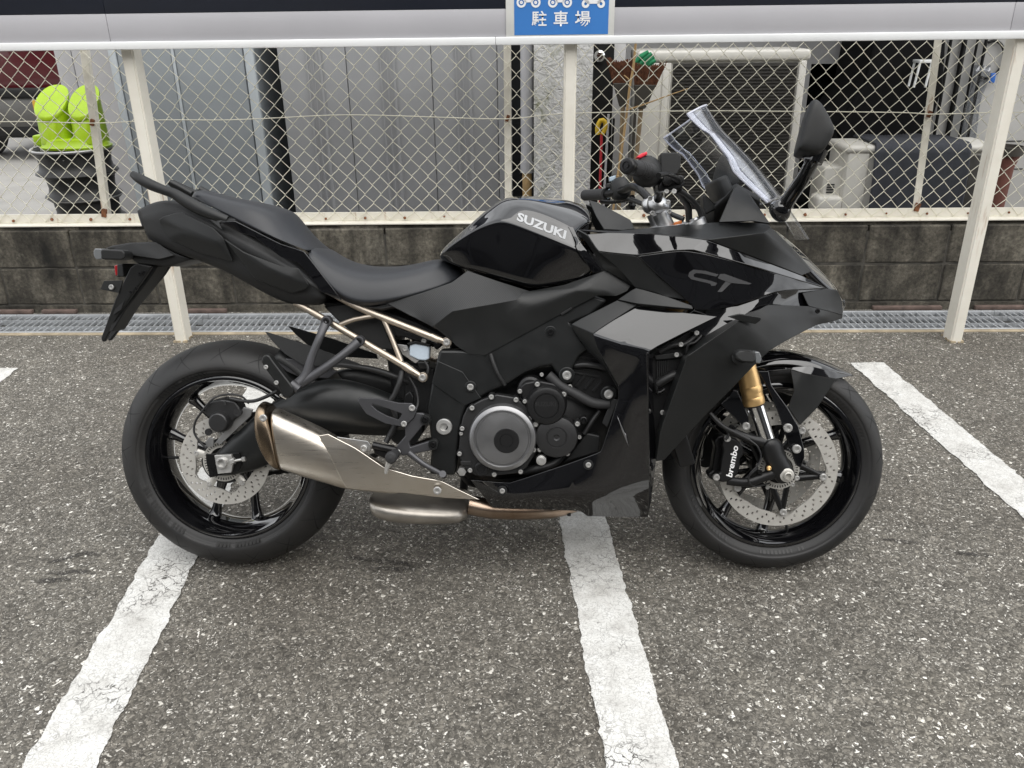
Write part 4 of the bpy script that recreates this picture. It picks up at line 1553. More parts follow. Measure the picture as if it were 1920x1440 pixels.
def prism(name, outline, depth, mat, parent=None, bev=0.002, both=True, hole=None, seg=2):
    """plate cut from an outline, 'depth' thick towards the bike's middle"""
    parent = parent or bike
    n = len(outline)
    dv = Vector((0, depth, 0))
    if hole:
        vs = list(outline) + list(hole) + [p + dv for p in outline] + [p + dv for p in hole]
        m_ = len(hole)
        assert m_ == n
        fq = []
        for i in range(n):
            j = (i + 1) % n
            fq += [(i, j, n + j, n + i), (2 * n + j, 2 * n + i, 3 * n + i, 3 * n + j), (j, i, 2 * n + i, 2 * n + j), (n + i, n + j, 3 * n + j, 3 * n + i)]
    else:
        vs = list(outline) + [p + dv for p in outline]
        fq = [tuple(range(n)), tuple(range(2 * n - 1, n - 1, -1))] + [((i + 1) % n, i, n + i, n + (i + 1) % n) for i in range(n)]
    me = mesh(name, vs, fq, True, 0)
    bm = bmesh.new()
    bm.from_mesh(me)
    bmesh.ops.recalc_face_normals(bm, faces=bm.faces)
    bm.to_mesh(me)
    bm.free()
    o = link(name, me, mat, parent)
    if bev:
        mod_bevel(o, bev, seg, 20).harden_normals = True
    else:
        me.set_sharp_from_angle(angle=rad(30))
    if both:
        mirror_obj(o)
    return o


def turned(name, c_, prof, mat, parent=None, axis=(0, -1, 0), n=40, both=True, sharp=28):
    o = link(name, lathe_mesh(name, c_, axis, prof, n, sharp), mat, parent or bike)
    if both:
        mirror_obj(o)
    return o


_bolt = lathe_mesh('bolt', (0, 0, 0), (0, -1, 0), [(0, 1.0), (0.45, 1.0), (0.62, 0.86), (0.62, 0.5), (0.25, 0.48), (0.25, 0.0)], 14, 35)
_bolt.materials.append(MATS['bolt_silver'])
_bolt_dark = _bolt.copy()
_bolt_dark.materials.clear()
_bolt_dark.materials.append(MATS['black_metal'])


def bolt(P, r, parent, dark=False, both=False):
    for s in ((1, -1) if both else (1,)):
        o = link('bolt', _bolt_dark if dark else _bolt, None, parent)
        o.location = (P[0], P[1] * s, P[2])
        o.scale = (r, r * s, r)
    return o


# ------------------------------------------------------------------ wheels
RR, RF, WB = 0.3115, 0.292, 1.46


def make_wheel(name, xc, R, W, rimw, mid_deg, seed):
    c0 = Vector((xc, 0, R))
    rim_r = 0.2185
    hw = rimw / 2
    # rim barrel with lips, a drop centre on the inside, turned as a closed ring
    prof = [(-hw, rim_r + 0.006), (-hw - 0.003, rim_r + 0.001), (-hw - 0.002, rim_r - 0.006), (-hw + 0.010, rim_r - 0.011), (-hw + 0.022, rim_r - 0.019), (-hw * 0.35, rim_r - 0.027), (0, rim_r - 0.030),
            (hw * 0.35, rim_r - 0.027), (hw - 0.022, rim_r - 0.019), (hw - 0.010, rim_r - 0.011), (hw + 0.002, rim_r - 0.006), (hw + 0.003, rim_r + 0.001), (hw, rim_r + 0.006), (hw - 0.012, rim_r - 0.002), (0, rim_r - 0.016), (-hw + 0.012, rim_r - 0.002)]
    wh = link(name, lathe_mesh(name, c0, (0, 1, 0), prof, 96, 40, close=True), 'gloss_black', bike)
    # tyre: rounded crown, side walls back to the bead
    h = 0.36 * W
    pr = []
    for i in range(25):
        a = math.pi * (i / 24 - 0.5)
        pr.append((W / 2 * math.sin(a), R - h + h * math.cos(a)))
    bead = rim_r + 0.004
    s0 = pr[0][1]
    left = [(-hw + 0.006, bead - 0.004), (-hw - 0.001, bead + 0.003), (-hw - 0.003, bead + 0.0045), (-hw - 0.0035, bead + 0.006), (-W / 2 * 0.93, (bead + s0) / 2), (-W / 2 * 0.965, s0 - 0.006), (-W / 2 * 0.967, s0 - 0.0025), (-W / 2 * 0.985, s0 - 0.0018)]
    prof = left + pr + [(-a, b) for a, b in reversed(left)]
    ty = link('tyre', lathe_mesh('tyre', c0, (0, 1, 0), prof, 128, 0, cap=False), 'tyre_rubber', wh)
    # moulded sidewall ring and lettering blocks
    for sgn in (-1, 1):
        yb = sgn * (W / 2 * 0.93 + 0.0008)
    rng = random.Random(seed)
    # tread grooves: short curved sipes sunk as dark inlays following the crown
    gv, gf = [], []
    for sgn in (-1, 1):
        n_g = 17
        for i in range(n_g):
            a0 = 2 * math.pi * (i + (0.5 if sgn > 0 else 0)) / n_g
            for (b0, b1, da, wd) in ((0.20, 0.78, 0.20, 0.0042), (0.45, 0.90, -0.09, 0.003)):
                base = len(gv)
                m_ = 9
                aa0 = a0 + (0.13 if da < 0 else 0)
                for k in range(m_ + 1):
                    t = k / m_
                    be = (b0 + (b1 - b0) * t) * math.pi / 2 * sgn
                    an = aa0 + da * (t ** 1.6)
                    y, r_ = W / 2 * math.sin(be), R - h + h * math.cos(be) + 0.0004
                    wdt = wd * math.sin(math.pi * min(1, max(0.06, t * 0.94 + 0.03))) ** 0.5 / r_ / 2
                    for d_ in (-wdt, wdt):
                        gv.append(c0 + Vector((r_ * math.cos(an + d_), y, r_ * math.sin(an + d_))))
                for k in range(m_):
                    q = base + k * 2
                    gf.append((q, q + 1, q + 3, q + 2))
    link('tread_groove', mesh('tread_groove', gv, gf, True, 0), 'tyre_groove', wh)['kind'] = 'stuff'
    lv, lf = [], []
    for sgn in (-1, 1):
        for arc0, cnt in ((200, 16), (262, 12), (20, 14), (100, 15)):
            for i in range(cnt):
                if rng.random() < 0.15:
                    continue
                an = rad(arc0 + i * 2.5)
                rr0, rr1 = bead + 0.0075, bead + 0.0155
                ww = rad(rng.uniform(0.5, 0.9))
                b = len(lv)
                for (r_, a) in ((rr0, an - ww), (rr0, an + ww), (rr1, an + ww), (rr1, an - ww)):
                    fr = (r_ - bead - 0.006) / max(1e-4, ((bead + s0) / 2 - bead - 0.006))
                    y = sgn * (hw + 0.0035 + (W / 2 * 0.93 - hw - 0.0035) * fr + 0.0012)
                    lv.append(c0 + Vector((r_ * math.cos(a), y, r_ * math.sin(a))))
                lf.append((b, b + 1, b + 2, b + 3))
    link('sidewall_letters', mesh('sidewall_letters', lv, lf, True, 0), 'tyre_letter', wh)['kind'] = 'stuff'
    # hub and six spokes in three pairs
    link('hub', lathe_mesh('hub', c0, (0, 1, 0), [(-0.055, 0.018), (-0.055, 0.040), (-0.035, 0.046), (-0.02, 0.056), (0.02, 0.056), (0.035, 0.046), (0.055, 0.040), (0.055, 0.018)], 36), 'black_metal', wh)
    for k in range(3):
        for sg in (-1, 1):
            ao = rad(mid_deg + 120 * k + sg * 18.5)
            ai = rad(mid_deg + 120 * k + sg * 31)
            dirv = lambda a, r_: c0 + Vector((r_ * math.cos(a), 0, r_ * math.sin(a)))
            P = [dirv(ai, 0.045), dirv(ai * 0.6 + ao * 0.4, 0.095), dirv(ao * 0.85 + ai * 0.15, 0.150), dirv(ao, 0.182), dirv(ao, 0.196)]
            tube('spoke', P, [0.019, 0.0145, 0.0125, 0.016, 0.025], 'gloss_black', wh, 10, 4, 0.85)
    av = rad(mid_deg + (38 if name == 'rear_wheel' else -82))
    tube('valve_stem', [c0 + Vector((0.192 * math.cos(av), -0.012, 0.192 * math.sin(av))), c0 + Vector((0.160 * math.cos(av), -0.02, 0.160 * math.sin(av)))], 0.004, 'hose_rubber', wh, 8, 1)
    return wh


rear_wheel = make_wheel('rear_wheel', 0.0, RR, 0.19, 0.150, 146, 3)
front_wheel = make_wheel('front_wheel', WB, RF, 0.12, 0.092, 6.6, 4)


def brake_disc(name, c_, ro, ri, mat, parent, nh, rows, wave=0, ph=0.0, th=0.005):
    """drilled disc ring: holes are cut as real openings"""
    nseg = nh * 6
    # radial stations with hole rings approximated by square-ish openings
    vs, fq = [], []
    rads = [ri]
    for rr_ in rows:
        rads += [rr_ - 0.0032, rr_ + 0.0032]
    rads.append(ro)
    k = len(rads)
    for sdy in (0, th):
        for i in range(nseg):
            a = 2 * math.pi * i / nseg + ph
            for j, r_ in enumerate(rads):
                if j == 0 and wave:
                    r_ = ri + wave * (0.5 + 0.5 * math.cos(a * 5 + 0.6)) ** 3
                vs.append(Vector((c_[0] + r_ * math.cos(a), c_[1] + sdy, c_[2] + r_ * math.sin(a))))
    off = nseg * k
    hole_rows = {1 + 2 * q: q for q in range(len(rows))}

    def is_hole(i, j):
        return j in hole_rows and (i + hole_rows[j] * 2) % 6 == 0
    for i in range(nseg):
        i2 = (i + 1) % nseg
        for j in range(k - 1):
            a, b, c2, d = i * k + j, i2 * k + j, i2 * k + j + 1, i * k + j + 1
            if is_hole(i, j):
                fq += [(a, b, b + off, a + off), (b, c2, c2 + off, b + off), (c2, d, d + off, c2 + off), (d, a, a + off, d + off)]
                continue
            fq.append((a, b, c2, d))
            fq.append((d + off, c2 + off, b + off, a + off))
        a, b = i * k, i2 * k
        fq.append((a, a + off, b + off, b))
        a, b = i * k + k - 1, i2 * k + k - 1
        fq.append((b, b + off, a + off, a))
    return link(name, mesh(name, vs, fq, True, 30), mat, parent)


# rear disc
cR = Vector((0, -0.098, RR))
brake_disc('brake_disc', cR, 0.1195, 0.078, 'disc_steel', rear_wheel, 26, [0.091, 0.1005, 0.110], 0.012)
turned('disc_carrier', cR, [(-0.006, 0.02), (-0.006, 0.056), (0.0, 0.062), (0.002, 0.056), (0.002, 0.02)], 'black_metal', rear_wheel, both=False)
for i in range(5):
    a = rad(72 * i + 20)
    P = cR + Vector((0.075 * math.cos(a), -0.003, 0.075 * math.sin(a)))
    tube('carrier_arm', [cR + Vector((0.05 * math.cos(a), 0, 0.05 * math.sin(a))), P], [0.010, 0.012], 'disc_steel', rear_wheel, 8, 1, 0.4)
    bolt(P, 0.007, rear_wheel)


def tone_ring(c_, r0, r1, n, parent):
    vs, fq = [], []
    for i in range(n):
        a0, a1 = 2 * math.pi * i / n, 2 * math.pi * (i + 0.55) / n
        b = len(vs)
        for (r_, a) in ((r0, a0), (r1, a0), (r1, a1), (r0, a1)):
            vs.append(Vector((c_[0] + r_ * math.cos(a), c_[1], c_[2] + r_ * math.sin(a))))
        fq.append((b, b + 1, b + 2, b + 3))
    for i in range(n):
        a0, a1 = 2 * math.pi * i / n, 2 * math.pi * (i + 1) / n
        for (q0, q1) in ((r0 - 0.006, r0), (r1, r1 + 0.003)):
            b = len(vs)
            for (r_, a) in ((q0, a0), (q1, a0), (q1, a1), (q0, a1)):
                vs.append(Vector((c_[0] + r_ * math.cos(a), c_[1], c_[2] + r_ * math.sin(a))))
            fq.append((b, b + 1, b + 2, b + 3))
    o = link('sensor_ring', mesh('sensor_ring', vs, fq, False), 'disc_steel', parent)
    sm = o.modifiers.new('solid', 'SOLIDIFY')
    sm.thickness = 0.002
    return o


tone_ring(cR + Vector((0, -0.010, 0)), 0.044, 0.051, 44, rear_wheel)

# front discs, both sides, on five-arm black carriers
for sg in (-1, 1):
    cf = Vector((WB, sg * 0.068 - 0.0025, RF))
    brake_disc('brake_disc', cf, 0.155, 0.117, 'disc_steel', front_wheel, 30, [0.127, 0.136, 0.145], -0.014 * -1, 0.1)
    tone_ring(cf + Vector((0, sg * 0.008, 0)), 0.043, 0.050, 44, front_wheel)
    for i in range(5):
        a = rad(72 * i + 62)
        for d_ in (-0.30, 0.30):
            tube('carrier_arm', [cf + Vector((0.048 * math.cos(a + d_ * 1.5), 0.002, 0.048 * math.sin(a + d_ * 1.5))), cf + Vector((0.116 * math.cos(a), 0.002, 0.116 * math.sin(a)))], [0.008, 0.0075], 'black_metal', front_wheel, 8, 1, 0.5)
        bolt(cf + Vector((0.117 * math.cos(a), sg * 0.005, 0.117 * math.sin(a))), 0.0095, front_wheel)
        bolt(cf + Vector((0.056 * math.cos(a + 0.6), sg * 0.006, 0.056 * math.sin(a + 0.6))), 0.0055, front_wheel)
    turned('disc_carrier', cf, [(-0.004, 0.03), (-0.004, 0.050), (0.004, 0.050), (0.004, 0.03)], 'black_metal', front_wheel, both=False)
# maker's mark on the front rim
for i in range(3):
    pass

# ------------------------------------------------------------------ swing arm, chain
rows = [pts(cF, (575, 790, .118), (640, 715, .125), (850, 515, .130), (930, 455, .130), (1100, 372, .125), (1210, 325, .115), (1330, 325, .110), (1480, 365, .110), (1640, 430, .11), (1800, 520, .11)),
        pts(cF, (560, 800, .135), (650, 745, .142), (860, 560, .148), (950, 500, .150), (1120, 440, .150), (1230, 400, .150), (1350, 400, .148), (1490, 430, .146), (1660, 490, .140), (1800, 560, .13)),
        pts(cF, (565, 860, .135), (660, 850, .142), (860, 760, .146), (960, 690, .150), (1120, 600, .152), (1230, 570, .152), (1350, 575, .15), (1490, 600, .146), (1660, 600, .140), (1800, 620, .13)),
        pts(cF, (575, 885, .118), (680, 885, .122), (880, 850, .125), (980, 770, .125), (1120, 690, .122), (1230, 650, .12), (1350, 650, .12), (1490, 660, .118), (1660, 660, .115), (1800, 670, .11))]
nst = len(rows[0])
vs, fq = [], []
inner = [[p + Vector((0, 0.035 if 2 < i < 7 else 0.022, 0)) for i, p in enumerate(r)] for r in (rows[3], rows[0])]
ring = rows + inner
for r in ring:
    vs += r
m_ = len(ring)
for j in range(m_):
    for i in range(nst - 1):
        a, b = j * nst + i, ((j + 1) % m_) * nst + i
        fq.append((a, a + 1, b + 1, b))
fq += [tuple(j * nst for j in range(m_)), tuple(j * nst + nst - 1 for j in reversed(range(m_)))]
me = mesh('swing_arm', vs, fq, True, 0)
bm = bmesh.new(); bm.from_mesh(me); bmesh.ops.recalc_face_normals(bm, faces=bm.faces); bm.to_mesh(me); bm.free()
swing = link('swing_arm', me, 'satin_frame', bike)
mod_sub(swing, 2)
mirror_obj(swing)
p1 = cF(1720, 560, 0)
link('pivot_beam', lathe_mesh('pivot_beam', (p1.x, -0.13, p1.z), (0, 1, 0), [(0, 0.045), (0.26, 0.045)], 24), 'satin_frame', swing)
# axle end: adjuster block, sleeve, adjuster bolt, end plate
prism('axle_plate', pts(cF, (556, 755, .150), (745, 748, .150), (760, 800, .150), (745, 850, .150), (580, 888, .150), (560, 800, .150)), 0.006, 'black_metal', swing, 0.0012, False)
prism('adjuster_block', pts(cF, (605, 762, .160), (700, 758, .160), (712, 800, .160), (700, 858, .160), (625, 866, .160)), 0.014, 'bolt_silver', swing, 0.0012, False)
ac = cF(650, 803, .160)
turned('axle_nut', ac, [(0, 0.0145), (0.007, 0.0145), (0.009, 0.013), (0.009, 0.0095), (-0.03, 0.009), (-0.03, 0.0)], 'bolt_silver', swing, both=False, n=24)
tube('adjuster_bolt', [cF(705, 795, .156), cF(775, 782, .156)], 0.0035, 'bolt_silver', swing, 8, 1)
tube('adjuster_bolt', [cF(762, 785, .156), cF(780, 781, .156)], 0.0062, 'bolt_silver', swing, 6, 1)
tube('adjuster_bolt', [cF(700, 796, .157), cF(722, 791, .157)], 0.0085, 'bolt_silver', swing, 6, 1)
tube('rear_axle', [Vector((0, -0.14, RR)), Vector((0, 0.15, RR))], 0.0125, 'black_metal', swing, 16, 1)

# chain on the far side
ch_y = 0.095
rs, fsr = 0.088, 0.04
chain = bmesh.new()
c1 = Vector((0, ch_y, RR)); c2 = Vector((0.62, ch_y, 0.405))
path = []
dv = (c2 - c1).normalized(); nv = Vector((-dv.z, 0, dv.x))
for i in range(40):
    path.append(c1 + nv * rs + (c2 + nv * fsr - c1 - nv * rs) * (i / 40))
for i in range(8):
    a = math.pi * i / 8
    path.append(c2 + (nv * math.cos(a) + dv * math.sin(a)) * fsr)
for i in range(40):
    path.append(c2 - nv * fsr + (c1 - nv * rs - c2 + nv * fsr) * (i / 40) + Vector((0, 0, -0.022 * math.sin(math.pi * i / 40))))
for i in range(17):
    a = math.pi * i / 17
    path.append(c1 + (-nv * math.cos(a) - dv * math.sin(a)) * rs)
for i, p in enumerate(path):
    q = path[(i + 1) % len(path)]
    d_ = (q - p)
    if d_.length < 1e-5:
        continue
    rot = Matrix((d_.normalized(), Vector((0, 1, 0)), d_.normalized().cross(Vector((0, 1, 0))))).transposed()
    wd = 0.019 if i % 2 else 0.013
    bm_box(chain, (p + q) / 2, (d_.length * 1.05, wd, 0.013 if i % 2 else 0.010), rot)
chain_o = link('chain', from_bm('chain', chain), 'chain_black', bike)
turned('sprocket', c1, [(-0.003, 0.03), (-0.003, 0.082), (0.003, 0.082), (0.003, 0.03)], 'black_metal', chain_o, axis=(0, 1, 0), both=False)

# hugger over the rear tyre and chain guard
vs, fq = [], []
prof_w = [(-0.105, -0.030), (-0.090, -0.004), (-0.05, 0.008), (0, 0.010), (0.05, 0.008), (0.090, -0.004), (0.105, -0.030)]
hug = [(62, .020), (58, .022), (52, .022), (46, .022), (34, .022), (22, .024), (12, .026)]
for (a, dr) in hug:
    for (y, dz) in prof_w:
        r_ = RR + 0.006 + dr + dz * (0.4 if a > 80 else 1)
        yy = y * 1.0
        vs.append(Vector((r_ * math.cos(rad(a)), yy, RR + r_ * math.sin(rad(a)))))
k = len(prof_w)
for i in range(len(hug) - 1):
    for j in range(k - 1):
        fq.append((i * k + j, i * k + j + 1, (i + 1) * k + j + 1, (i + 1) * k + j))
hg = link('rear_hugger', mesh('rear_hugger', vs, fq, True, 0), 'matte_plastic', bike)
mod_sub(hg, 1)
sm = hg.modifiers.new('solid', 'SOLIDIFY'); sm.thickness = 0.003
flat_panel('hugger_wing', pts(cF, (890, 66, .10), (905, 68, .10), (1160, 150, .11), (1420, 245, .115), (1430, 275, .115), (1260, 265, .115), (1100, 252, .115), (1000, 190, .112), (930, 118, .105)), 'matte_plastic', hg, 0.004, 0.001, True)
flat_panel('chain_guard', pts(cF, (950, 232, .10), (1010, 215, .10), (1120, 225, .10), (1300, 290, .10), (1250, 330, .10), (1090, 325, .10), (1010, 290, .10)), 'bracket_metal', hg, 0.012, 0.003, False)

# rear brake caliper and lines
cal = turned('rear_caliper', cF(630, 575, .150), [(-0.045, 0.026), (-0.02, 0.029), (0.0, 0.0265), (0.006, 0.024), (0.008, 0.021), (0.0085, 0.0)], 'engine_dark', n=28, both=False)
prism('caliper_body', pts(cF, (545, 500, .138), (570, 462, .138), (640, 445, .138), (720, 455, .138), (745, 490, .138), (760, 530, .138), (720, 560, .138), (690, 590, .138), (600, 560, .138), (560, 545, .138)), 0.05, 'engine_dark', cal, 0.006, False)
prism('caliper_bracket', pts(cF, (735, 545, .125), (770, 490, .125), (820, 505, .125), (810, 540, .125), (640, 700, .125), (610, 690, .125)), 0.008, 'clamp_silver', cal, 0.001, False)
tube('caliper_pin', [cF(735, 522, .15), cF(735, 522, .118)], 0.010, 'black_metal', cal, 12, 1)
tube('caliper_pin', [cF(573, 630, .135), cF(573, 630, .105)], 0.0095, 'black_metal', cal, 12, 1)
tube('bleed_nipple', [cF(668, 478, .150), cF(664, 458, .150)], 0.004, 'engine_dark', cal, 8, 1)
prism('sensor_bracket', pts(cF, (553, 690, .13), (575, 660, .13), (602, 665, .13), (600, 710, .13), (565, 715, .13)), 0.006, 'clamp_silver', cal, 0.001, False)
tube('brake_line', pts(cF, (800, 470, .13), (760, 430, .135), (700, 418, .14), (640, 425, .14), (590, 450, .145), (540, 510, .145), (500, 570, .14), (492, 630, .14), (520, 680, .14), (560, 720, .138)), 0.0028, 'hose_rubber', cal, 8, 4)
tube('brake_hose', pts(cF, (690, 440, .14), (760, 455, .14), (830, 455, .145), (900, 430, .148), (960, 400, .15)), 0.0045, 'hose_rubber', cal, 8, 4)

# ------------------------------------------------------------------ exhaust
def loft(name, secs, mat, parent=None, sub=2, both=False, cap=True):
    """closed loft through rings of equal point count"""
    n = len(secs[0])
    vs = [p for s in secs for p in s]
    fq = []
    for i in range(len(secs) - 1):
        for j in range(n):
            a, b = i * n + j, i * n + (j + 1) % n
            fq.append((a, b, b + n, a + n))
    if cap:
        fq += [tuple(range(n - 1, -1, -1)), tuple((len(secs) - 1) * n + j for j in range(n))]
    me = mesh(name, vs, fq, True, 0)
    bm = bmesh.new(); bm.from_mesh(me); bmesh.ops.recalc_face_normals(bm, faces=bm.faces); bm.to_mesh(me); bm.free()
    o = link(name, me, mat, parent or bike)
    if sub:
        mod_sub(o, sub)
    if both:
        mirror_obj(o)
    return o


def sec(c_, top, bot, w_out, w_in, bow=0.0):
    """ring of a silencer-like section between a top and a bottom pixel, bulging from w_in to w_out"""
    t, b = c_(top[0], top[1], (w_out + w_in) / 2), c_(bot[0], bot[1], (w_out + w_in) / 2)
    out = []
    for (f, y) in ((0.0, 0.5), (0.04, 0.86), (0.16, 1.0), (0.5, 1.03), (0.84, 1.0), (0.96, 0.86), (1.0, 0.5), (0.96, 0.14), (0.84, 0.0), (0.5, 0.0), (0.16, 0.0), (0.04, 0.14)):
        bw = bow * 4 * f * (1 - f)
        p = c_(top[0] + (bot[0] - top[0]) * f + bw, top[1] + (bot[1] - top[1]) * f, (w_out + w_in) / 2)
        out.append(Vector((p.x, -(w_in + (w_out - w_in) * y), p.z)))
    return out


muff = loft('silencer', [sec(cF, (930, 480), (985, 836), .245, .150), sec(cF, (960, 497), (1010, 843), .248, .15), sec(cF, (1080, 550), (1110, 878), .250, .152), sec(cF, (1230, 618), (1250, 915), .25, .155), sec(cF, (1340, 690), (1340, 945), .248, .158),
                         sec(cF, (1460, 758), (1450, 955), .246, .16), sec(cF, (1580, 835), (1560, 962), .243, .163), sec(cF, (1680, 872), (1680, 975), .238, .166)], 'brushed_steel')
# fluted shield running forward to a point
flat = pts(cF, (1190, 650, .256), (1245, 640, .254), (1400, 720, .254), (1560, 830, .252), (1720, 878, .248), (1880, 905, .240), (1960, 945, .232), (2100, 1012, .222), (1900, 1002, .232), (1680, 975, .242), (1520, 965, .248), (1345, 948, .252), (1300, 860, .2565), (1240, 735, .258))
shield = panel('heat_shield', flat, [(0, 1, 2, 13), (13, 2, 12), (2, 3, 11, 12), (3, 10, 11), (3, 4, 9, 10), (4, 5, 9), (5, 6, 8, 9), (6, 7, 8)], 'brushed_steel', muff, 0.004, 0.004, False)
loft('end_cap', [sec(cF, (884, 458), (975, 832), .232, .165, -66), sec(cF, (878, 454), (980, 838), .2515, .157, -70), sec(cF, (886, 455), (985, 840), .2545, .15, -46), sec(cF, (908, 466), (997, 845), .2555, .147, 14), sec(cF, (914, 470), (1000, 846), .2520, .147, 16)], 'endcap_bronze', muff, 1)
bolt(cF(882, 550, .2535), 0.009, muff)
cb = cH(138, 1232, .244)
bolt(cb, 0.010, muff)
loft('collector_box', [sec(cF, (1490, 960), (1505, 1040), .17, .03), sec(cF, (1520, 955), (1540, 1085), .185, .0), sec(cF, (1700, 965), (1700, 1098), .19, -.05), sec(cF, (1950, 985), (1950, 1098), .185, -.05), sec(cF, (2060, 1000), (2060, 1090), .17, -.03)], 'collector_steel', muff, 1)
tube('header_pipe', [cF(2040, 1040, .12), cF(2200, 1065, .12), cF(2500, 1060, .11), cF(2700, 1000, .10)], 0.026, 'heat_steel', muff, 14, 4)
tube('header_pipe', [cF(2040, 1040, .02), cF(2200, 1065, .02), cF(2500, 1060, .02), cF(2700, 1000, .02)], 0.026, 'heat_steel', muff, 14, 4)
prism('hanger_plate', pts(cG, (620, 1065, .225), (860, 1100, .225), (885, 1135, .225), (878, 1175, .225), (840, 1192, .225), (800, 1180, .225), (700, 1130, .225)), 0.004, 'clamp_silver', muff, 0.001, False)
bolt(cG(833, 1155, .226), 0.0085, muff)

# ------------------------------------------------------------------ frame
fo = pts(cH, (1235, 10, .165), (1120, 110, .172), (1000, 160, .176), (1060, 260, .176), (1120, 320, .172), (1050, 372, .170), (1010, 450, .170), (970, 540, .170), (930, 520, .170), (870, 432, .168), (800, 440, .166), (700, 480, .166), (600, 545, .168), (480, 600, .170), (390, 650, .171), (325, 690, .171),
           (300, 760, .171), (280, 870, .170), (250, 1140, .166), (85, 1130, .164), (100, 950, .166), (70, 700, .166), (100, 545, .166), (135, 390, .164), (150, 330, .162), (300, 330, .164), (420, 350, .165), (600, 250, .166), (900, 90, .166), (1120, -30, .16))
frame = prism('main_frame', fo, 0.05, 'satin_frame', bike, 0.008, True, None, 3)
# a raised fold running down the pivot plate
panel('frame_rib', pts(cH, (100, 545, .167), (310, 690, .172), (420, 640, .1725), (300, 470, .172), (140, 400, .166)), [(0, 1, 2, 3, 4)], 'satin_frame', frame, 0.004, 0.003, False)
pv = cH(182, 822, .168)
turned('pivot_nut', pv, [(0, 0.0205), (0.006, 0.0205), (0.0085, 0.0185), (0.0085, 0.010), (-0.01, 0.009), (-0.01, 0.0)], 'bolt_silver', frame, n=28, both=False)
for (x, y, r_, dk) in ((350, 568, .0085, 0), (865, 214, .0085, 1), (970, 492, .0115, 0), (1238, 614, .0115, 0)):
    P = cH(x, y, .176)
    turned('boss', P, [(-0.012, r_ * 1.75), (-0.001, r_ * 1.7), (0, r_ * 1.55), (0, 0)], 'satin_frame', frame, n=22, both=False)
    bolt(P, r_, frame, dk)
bolt(cH(990, 565, .172), 0.006, frame)
bolt(cH(808, 488, .17), 0.005, frame)
tube('breather_hose', pts(cH, (480, 355, .172), (500, 420, .176), (530, 490, .176), (570, 555, .168)), 0.0052, 'hose_rubber', frame, 8, 4)
# headstock and inner frame volume
sym('head_tube', [pts(cE, (150, 330, 0), (420, 150, 0), (500, 250, 0)), [Vector((p.x, -0.10, p.z)) for p in pts(cE, (150, 380, .1), (420, 250, .1), (520, 330, .1))], [Vector((p.x, -0.10, p.z)) for p in pts(cE, (150, 700, .1), (420, 600, .1), (600, 620, .1))], pts(cE, (150, 700, 0), (420, 600, 0), (600, 620, 0))], 'dark_void', bike, 0)

# sub-frame tubes
sub = tube('sub_frame', pts(cG, (560, -60, .120), (700, 20, .125), (840, 88, .130), (1130, 205, .140), (1400, 312, .150)), 0.0092, 'champagne', bike, 14, 3)
tube('lower_tube', pts(cG, (300, 30, .118), (420, 95, .122), (600, 200, .128), (900, 375, .140), (1150, 522, .148), (1230, 575, .150)), 0.0088, 'champagne', sub, 14, 3)
tube('brace', pts(cG, (650, 200, .128), (760, 160, .13), (930, 130, .132)), 0.0062, 'champagne', sub, 12, 2)
tube('brace', pts(cG, (985, 160, .134), (1050, 310, .138), (1120, 485, .146)), 0.0068, 'champagne', sub, 12, 2)
tube('collar', pts(cG, (1140, 515, .148), (1200, 555, .150)), 0.0105, 'champagne', sub, 14, 1)
tube('collar', pts(cG, (1350, 290, .149), (1410, 318, .151)), 0.0098, 'champagne', sub, 14, 1)
for (x, y) in ((1472, 335), (1285, 608)):
    P = cG(x, y, .160)
    turned('lug', P, [(-0.016, 0.0125), (-0.001, 0.0125), (0, 0.0115), (0, 0)], 'champagne', sub, n=24, both=False)
    bolt(P, 0.0088, sub)
tube('lug_arm', pts(cG, (1395, 310, .151), (1460, 332, .154)), [0.0095, 0.0075], 'champagne', sub, 10, 1)
tube('lug_arm', pts(cG, (1200, 555, .150), (1275, 600, .154)), [0.0095, 0.0075], 'champagne', sub, 10, 1)
mirror_obj(sub)
# black plastic behind the tubes
prism('inner_cover', pts(cG, (520, 60, .095), (700, 40, .095), (840, 100, .095), (960, 150, .095), (1060, 400, .095), (900, 380, .095), (650, 190, .095)), 0.03, 'matte_plastic', sub, 0.004, True)
prism('battery_box', pts(cG, (1040, 205, .09), (1330, 310, .09), (1380, 380, .09), (1150, 300, .09), (1080, 290, .09)), 0.05, 'matte_plastic', sub, 0.004, True)
prism('under_tray', pts(cG, (500, 20, .085), (900, 60, .085), (1250, 185, .085), (1480, 310, .085), (1395, 400, .085), (1330, 330, .085), (1080, 290, .085), (1060, 400, .085), (960, 380, .085), (650, 190, .085)), 0.17, 'dark_void', sub, 0.004, False)
prism('shock_mount', pts(cG, (1130, 480, .06), (1380, 540, .06), (1390, 900, .06), (1150, 900, .06)), 0.12, 'dark_void', sub, 0.006, False)
tube('shock_spring', [cG(1090, 330, .0), cG(1180, 900, .0)], 0.035, 'dark_void', sub, 16, 1)

